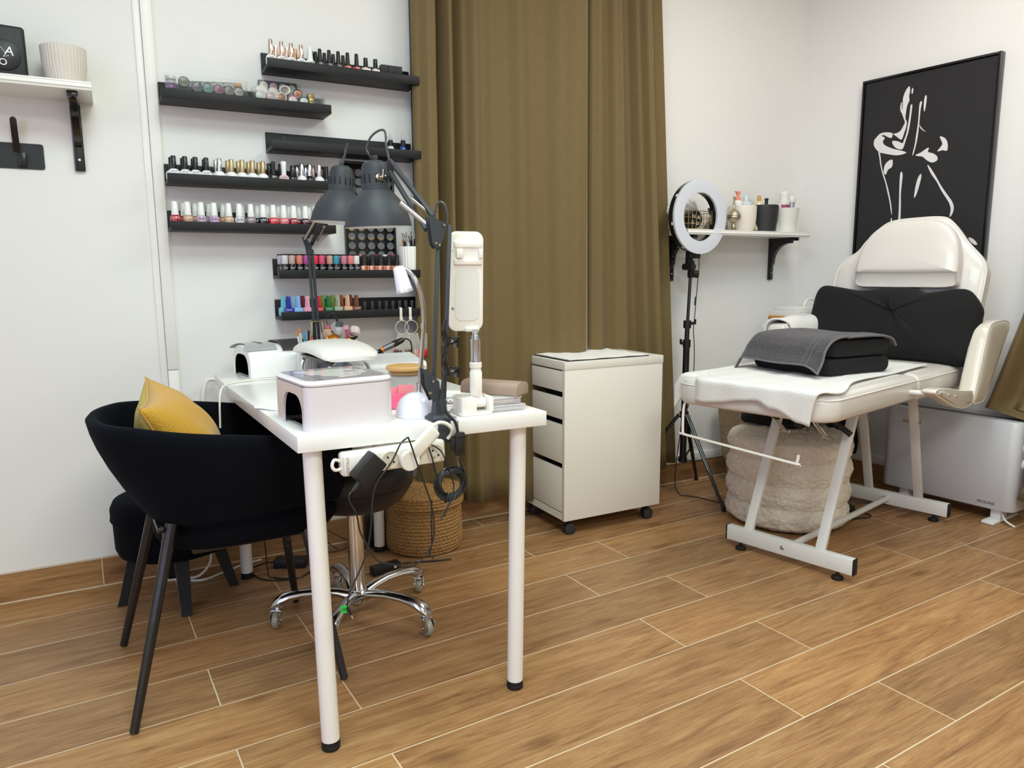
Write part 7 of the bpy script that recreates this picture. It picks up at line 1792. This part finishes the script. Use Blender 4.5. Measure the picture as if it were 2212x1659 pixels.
# black plush cushion
BPW = [(0.398,0.106),(0.393,0.217),(0.384,0.290),(0.355,0.322),(0.291,0.318),(0.183,0.302),(0.094,0.310),(0.017,0.317),(-0.050,0.312),(-0.097,0.296),(-0.160,0.302),(-0.225,0.314),(-0.262,0.302),(-0.308,0.239),(-0.313,0.192),(-0.309,0.088),(-0.300,0.030),(-0.272,-0.005),(-0.1,0.004),(.15,.004),(.37,.02)]
M = BB_
t = thing('back_pillow', 'wide black plush pillow leaning on the white backrest', 'pillow', BB_ @ T(0, .1, .09))
poly = slab_outline(BPW)
cx = sum(p[0] for p in poly)/len(poly); cy = sum(p[1] for p in poly)/len(poly)
rs = []
for k, z in ((.86, .084), (.97, .092), (1.0, .110), (.985, .134), (.93, .158), (.82, .174), (.6, .186), (.3, .190), (.05, .191)):
    rs.append([(cx+(x-cx)*k, cy+(y-cy)*k, z+.004*math.sin(30*x)*(1-k)+.010*math.exp(-((x-cx-.02)/.035)**2)*(1 if y > cy else .3)*(1 if k < .98 else 0)) for x, y in poly])
mb = MB(BB_); mb.rings(rs); put(mb, 'pillow_cover', PLU, t, sharp=90)
mb = MB(BB_); xx = BPW[13][0]+.03 if 0 else cx-.30
for dy in (0, .014): mb.tube([(cx-.262, cy-.02+dy, .160), (cx-.252, cy-.015+dy, .166), (cx-.245, cy-.024+dy, .166)], .0009, 5, smooth=4)
put(mb, 'gold_stitching', mat('pale_gold_thread', 'A89878', .5), t)
# towel on the left armrest
G = BF @ T(.66, .385, .85)
t = thing('face_towel', 'white fluffy towel draped over the far armrest of the bed', 'towel', G)
def ft(a, b):
    u_ = .560+.34*a; ph = PI*b
    return (u_-.02*math.cos(ph), .385+.049*math.cos(ph)*1.05, .772+.088*math.sin(ph)**.45+.004*math.sin(PI*a)+.003*math.sin(11*a+7*b))
mb = MB(BF); mb.surf(ft, 26, 22, .008); put(mb, 'towel_cloth', TW_, t, sharp=180)
# ============================================================ pouf, seagrass basket, roll
F = T(2.620, 2.020, 0)
BCL = D2.materials.new('boucle'); BCL.use_nodes = True; nt = BCL.node_tree; b_ = nt.nodes['Principled BSDF']; b_.inputs['Roughness'].default_value = .95; b_.inputs['Sheen Weight'].default_value = .4
tc = nt.nodes.new('ShaderNodeTexCoord'); n1 = nt.nodes.new('ShaderNodeTexNoise'); n1.inputs['Scale'].default_value = 95; n1.inputs['Detail'].default_value = 5; n1.inputs['Roughness'].default_value = .65; n1.inputs['Distortion'].default_value = 1.2; nt.links.new(tc.outputs['Object'], n1.inputs['Vector'])
ra = nt.nodes.new('ShaderNodeValToRGB'); ra.color_ramp.elements[0].position = .32; ra.color_ramp.elements[0].color = lin('D8CAB4'); ra.color_ramp.elements[1].position = .66; ra.color_ramp.elements[1].color = lin('F1E8D8'); nt.links.new(n1.outputs[0], ra.inputs[0]); nt.links.new(ra.outputs[0], b_.inputs['Base Color'])
bu_ = nt.nodes.new('ShaderNodeBump'); bu_.inputs['Strength'].default_value = .9; bu_.inputs['Distance'].default_value = .007; nt.links.new(n1.outputs[0], bu_.inputs['Height']); nt.links.new(bu_.outputs[0], b_.inputs['Normal'])
t = thing('pouf', 'cream boucle pouf with three soft tiers under the treatment bed', 'pouf', F)
from mathutils import noise as mno
def pfn(u, v):
    a = 2*PI*u
    if v < .80:
        q = v/.80*4; k = q % 1.0; i = int(min(q, 3.999)); z = .008+.385*v/.80
        r_ = .238+.016*math.sin(PI*min(1, max(0, k)))**.8
        if v/.80 > .94: r_ -= .035*((v/.80-.94)/.06)**2
        if v < .04: r_ -= .02*(1-v/.04)
    else:
        q = (v-.80)/.20; r_ = .200*(1-q**1.2)+.0; z = .393+.012*math.sin(q*PI/2)
    p = Vector((r_*math.cos(a), r_*math.sin(a), z)); d_ = mno.noise(p*38)*.0060+mno.noise(p*85)*.0050
    return (p.x*(1+d_/.24), p.y*(1+d_/.24), p.z+(d_ if v > .8 else 0))
mb = MB(F); mb.surf(pfn, 260, 150); put(mb, 'boucle_cover', BCL, t, sharp=180)
G = T(2.690, 2.115, .407) @ RZ(rad(12))
folded(G, .30, .26, .0, .045, 'black plush bundle lying on top of the cream pouf', 'plush_bundle', None)
F = WF(2.86, .20, 0)
SG = mat('woven_seagrass', 'A8906F', .8)
nt = SG.node_tree; b_ = nt.nodes['Principled BSDF']; tc = nt.nodes.new('ShaderNodeTexCoord'); mp = nt.nodes.new('ShaderNodeMapping'); nt.links.new(tc.outputs['Object'], mp.inputs[0])
ckt = nt.nodes.new('ShaderNodeTexBrick'); ckt.inputs['Scale'].default_value = 1; ckt.inputs['Brick Width'].default_value = .009; ckt.inputs['Row Height'].default_value = .009; ckt.inputs['Mortar Size'].default_value = .0014; ckt.inputs['Mortar Smooth'].default_value = .6
sx_ = nt.nodes.new('ShaderNodeSeparateXYZ'); nt.links.new(mp.outputs[0], sx_.inputs[0]); ad = nt.nodes.new('ShaderNodeMath'); nt.links.new(sx_.outputs[0], ad.inputs[0]); nt.links.new(sx_.outputs[1], ad.inputs[1])
cb = nt.nodes.new('ShaderNodeCombineXYZ'); nt.links.new(ad.outputs[0], cb.inputs[0]); nt.links.new(sx_.outputs[2], cb.inputs[1]); nt.links.new(cb.outputs[0], ckt.inputs['Vector'])
ckt.inputs['Color1'].default_value = lin('C9B190'); ckt.inputs['Color2'].default_value = lin('AE946F'); ckt.inputs['Mortar'].default_value = lin('6E5334'); nt.links.new(ckt.outputs['Color'], b_.inputs['Base Color'])
bu_ = nt.nodes.new('ShaderNodeBump'); bu_.inputs['Strength'].default_value = .8; bu_.inputs['Distance'].default_value = .004; bu_.invert = True; nt.links.new(ckt.outputs['Fac'], bu_.inputs['Height']); nt.links.new(bu_.outputs[0], b_.inputs['Normal'])
t = thing('seagrass_basket', 'tall woven seagrass basket against the wall behind the pouf', 'basket', F)
def sgr(z):
    k = z/.40
    wob = .012*math.sin(PI*min(1, k*3.0)) if k < .33 else 0
    return .150+.038*k-wob*1.2
rs = []
for z in [0, .004]+[.02*i for i in range(1, 21)]: rs.append([(x, y, z) for x, y in rrect(sgr(z)*2, sgr(z)*1.55, .04, 6)])
for z in [.40, .38, .2, .02]: rs.append([(x, y, z) for x, y in rrect(sgr(z)*2-.012, sgr(z)*1.55-.012, .035, 6)])
mb = MB(F); mb.rings(rs); put(mb, 'basket_wall', SG, t, sharp=60)
mb = MB(F); mb.tube([(x, y, .402) for x, y in rrect(sgr(.4)*2-.006, sgr(.4)*1.55-.006, .04, 6)], .007, 8, closed=True); put(mb, 'rim', mat('basket_rim', 'B79C74', .7, bump=.6, bscale=120), t)
G = WF(2.84, .17, .330)
one(MB(G).surf(lambda u, v: (-.12+.24*u, -.08+.16*v, .055+.016*math.sin(9*u)*math.sin(7*v)+.01*math.sin(17*u+5*v)), 20, 16, .03), 'basket_contents', mat('pale_wrap', 'D9D4C8', .5, coat=.3), G, 'pale wrapped packages filling the seagrass basket', 'packages')
# ============================================================ white trolley cabinet in the corner
G = T(3.010, 2.385, 0) @ RZ(rad(-3))
t = thing('utility_trolley', 'white cabinet with a wooden bar handle in the corner behind the bed', 'trolley', G)
CAB = mat('white_cabinet', 'DEDDD8', .4)
mb = MB(G); mb.box((.125, 0, .62), (.25, .185, .50), .003); put(mb, 'cabinet_body', CAB, t)
mb = MB(G); mb.box((-.006, 0, .815), (.012, .183, .130), .002); dr = put(mb, 'drawer', CAB, t)
mb = MB(G); mb.cyl((-.030, .066, .846), (-.030, -.064, .846), .0105, seg=18); h_ = put(mb, 'handle', mat('beech_wood_handle', 'B9813F', .5, var=.15, vscale=60), dr)
mb = MB(G); mb.cyl((-.030, -.064, .846), (-.030, -.0655, .846), .0055, seg=12); mb.cyl((-.012, .052, .846), (-.022, .052, .846), .005, seg=10); mb.cyl((-.012, -.052, .846), (-.022, -.052, .846), .005, seg=10); put(mb, 'handle_post', mat('dark_hole', '2A1C10', .6), h_)
mb = MB(G); mb.box((.125, .01, .884), (.235, .150, .026), .003); put(mb, 'lid', CAB, t)
mb = MB(G); mb.tube([(.13, -.004, .895), (.135, -.004, .915), (.16, -.004, .932), (.19, -.004, .932), (.215, -.004, .915), (.22, -.004, .895)], .0065, 10, smooth=5); put(mb, 'handle_loop', CAB, t)
mb = MB(G); mb.box((-.020, .108, .76), (.020, .010, .10), .002); mb.box((-.02, .115, .66), (.05, .02, .09), .003); put(mb, 'side_bracket', CAB, t)
for x, y in ((.012, -.085), (.012, .085), (.238, .085), (.238, -.085)):
    mb = MB(G); mb.box((x, y, .19), (.022, .022, .372), .003); lg = put(mb, 'leg', CAB, t)
    mb = MB(G); mb.cyl((x, y, 0), (x, y, .010), .008, .005, seg=10); put(mb, 'foot', SCREW, lg)
mb = MB(G); mb.box((.125, -.085, .150), (.21, .012, .075), .002); mb.box((.012, 0, .150), (.012, .15, .075), .002); put(mb, 'bottom_rail', CAB, t)
G = T(3.26, 2.20, .16)
one(MB(G).surf(lambda u, v: (-.075+.15*u+.012*math.sin(3*v*PI), -.03+.04*math.sin(PI*u), .33*v), 14, 14, .05), 'black_bag', mat('black_nylon', '09090B', .8), T(3.26, 2.20, .16), 'soft black bag hanging at the corner trolley behind the bed legs', 'bag')
# ============================================================ heater
F0 = RF(0, 0, 0)
FH = RF(.955, .10, 0)
t = thing('convector_heater', 'pale grey-white convector heater standing at the right wall', 'heater', FH)
HW = mat('grey_white_enamel', 'C9C9CC', .35, coat=.2)
H0, H1 = -.315, .255   # left (corner side) and right end in heater frame
dep = .150
Hf = FH @ T(0, 0, 0) @ RZ(rad(-1.0))
cxh = (H0+H1)/2
mb = MB(Hf)
def hout(ins): return rrect(H1-H0-2*ins, dep-2*ins, max(.006, .040-ins), 8, cxh, -.02)
rs = [[(x, y, z) for x, y in hout(i_)] for i_, z in ((.02, .056), (.003, .058), (0, .062), (0, .440), (.003, .4435), (.010, .4445))]
mb.rings(rs); put(mb, 'casing', HW, t, sharp=50)
mb = MB(Hf)
for i in range(46):
    x = H0+.035+(H1-H0-.07)*i/45; mb.box((x, -.020, .4446), (.0055, .050, .0012), 0, None)
mb2 = MB(Hf); 
gs = put(mb, 'top_grille', mat('grille_slot_black', '141416', .6), t)
for x in (H0+.10, H1-.075):
    mb = MB(Hf); mb.box((x, -.02, .0085), (.050, .235, .015), .005); mb.box((x, -.035, .038), (.042, .060, .050), .004); put(mb, 'foot', mat('white_plastic_foot', 'E4E3E1', .4), t)
for z in (.335, .262):
    mb = MB(Hf); mb.lathe([(.022, 0), (.022, .004), (.0185, .006), (.0175, .016), (.001, .017)], 28, M=T(H1, -.030, z) @ RY(rad(90))); mb.box((H1+.018, -.030, z), (.006, .008, .034), .002); put(mb, 'control_knob', WPL, t)
mb = MB(Hf)
for y in (-.052, -.006): mb.box((H1+.001, y, .398), (.003, .004, .030), .0008)
for z in (.385, .411): mb.box((H1+.001, -.029, z), (.003, .050, .004), .0008)
put(mb, 'window_frame', WPL, t)
letters('PROLINE', .017, Hf @ T(H1-.105, -.020-dep/2-.0008, .083) @ UP, mat('dark_print', '2C2C30', .5), t, space=1.05)
mb = MB(Hf); mb.tube([(H1-.06, -.05, .050), (H1-.04, -.075, .030), (H1-.02, -.085, .016), (H1+.012, -.088, .004)], .004, 8, smooth=4); put(mb, 'cable', WPL, t)
G = T(2.86, 1.925, 0) @ RZ(rad(-25))
t = thing('floor_power_supply', 'black power supply with looping cable on the floor behind the pouf', 'adapter', G)
mb = MB(G); mb.box((0, 0, .022), (.12, .06, .042), .005); put(mb, 'brick', ADP, t)
mb = MB(G); mb.tube([(.060, 0, .022), (.09, -.01, .010), (.12, -.03, .004), (.115, -.06, .004), (.07, -.075, .004), (.0, -.08, .004)], .003, 8, smooth=5); put(mb, 'cable', BLC, t)
G = T(3.05, 1.98, 0)
one(MB().tube([(2.70, 2.33, .004), (2.85, 2.22, .004), (2.98, 2.11, .004), (3.08, 1.97, .004), (3.16, 1.90, .004), (3.20, 1.78, .004), (3.19, 1.66, .004)], .0042, 8, smooth=6), 'floor_cable', mat('grey_floor_cable', '5C5A58', .5), G, 'dark cable running along the floor behind the rear bed beam', 'cable')
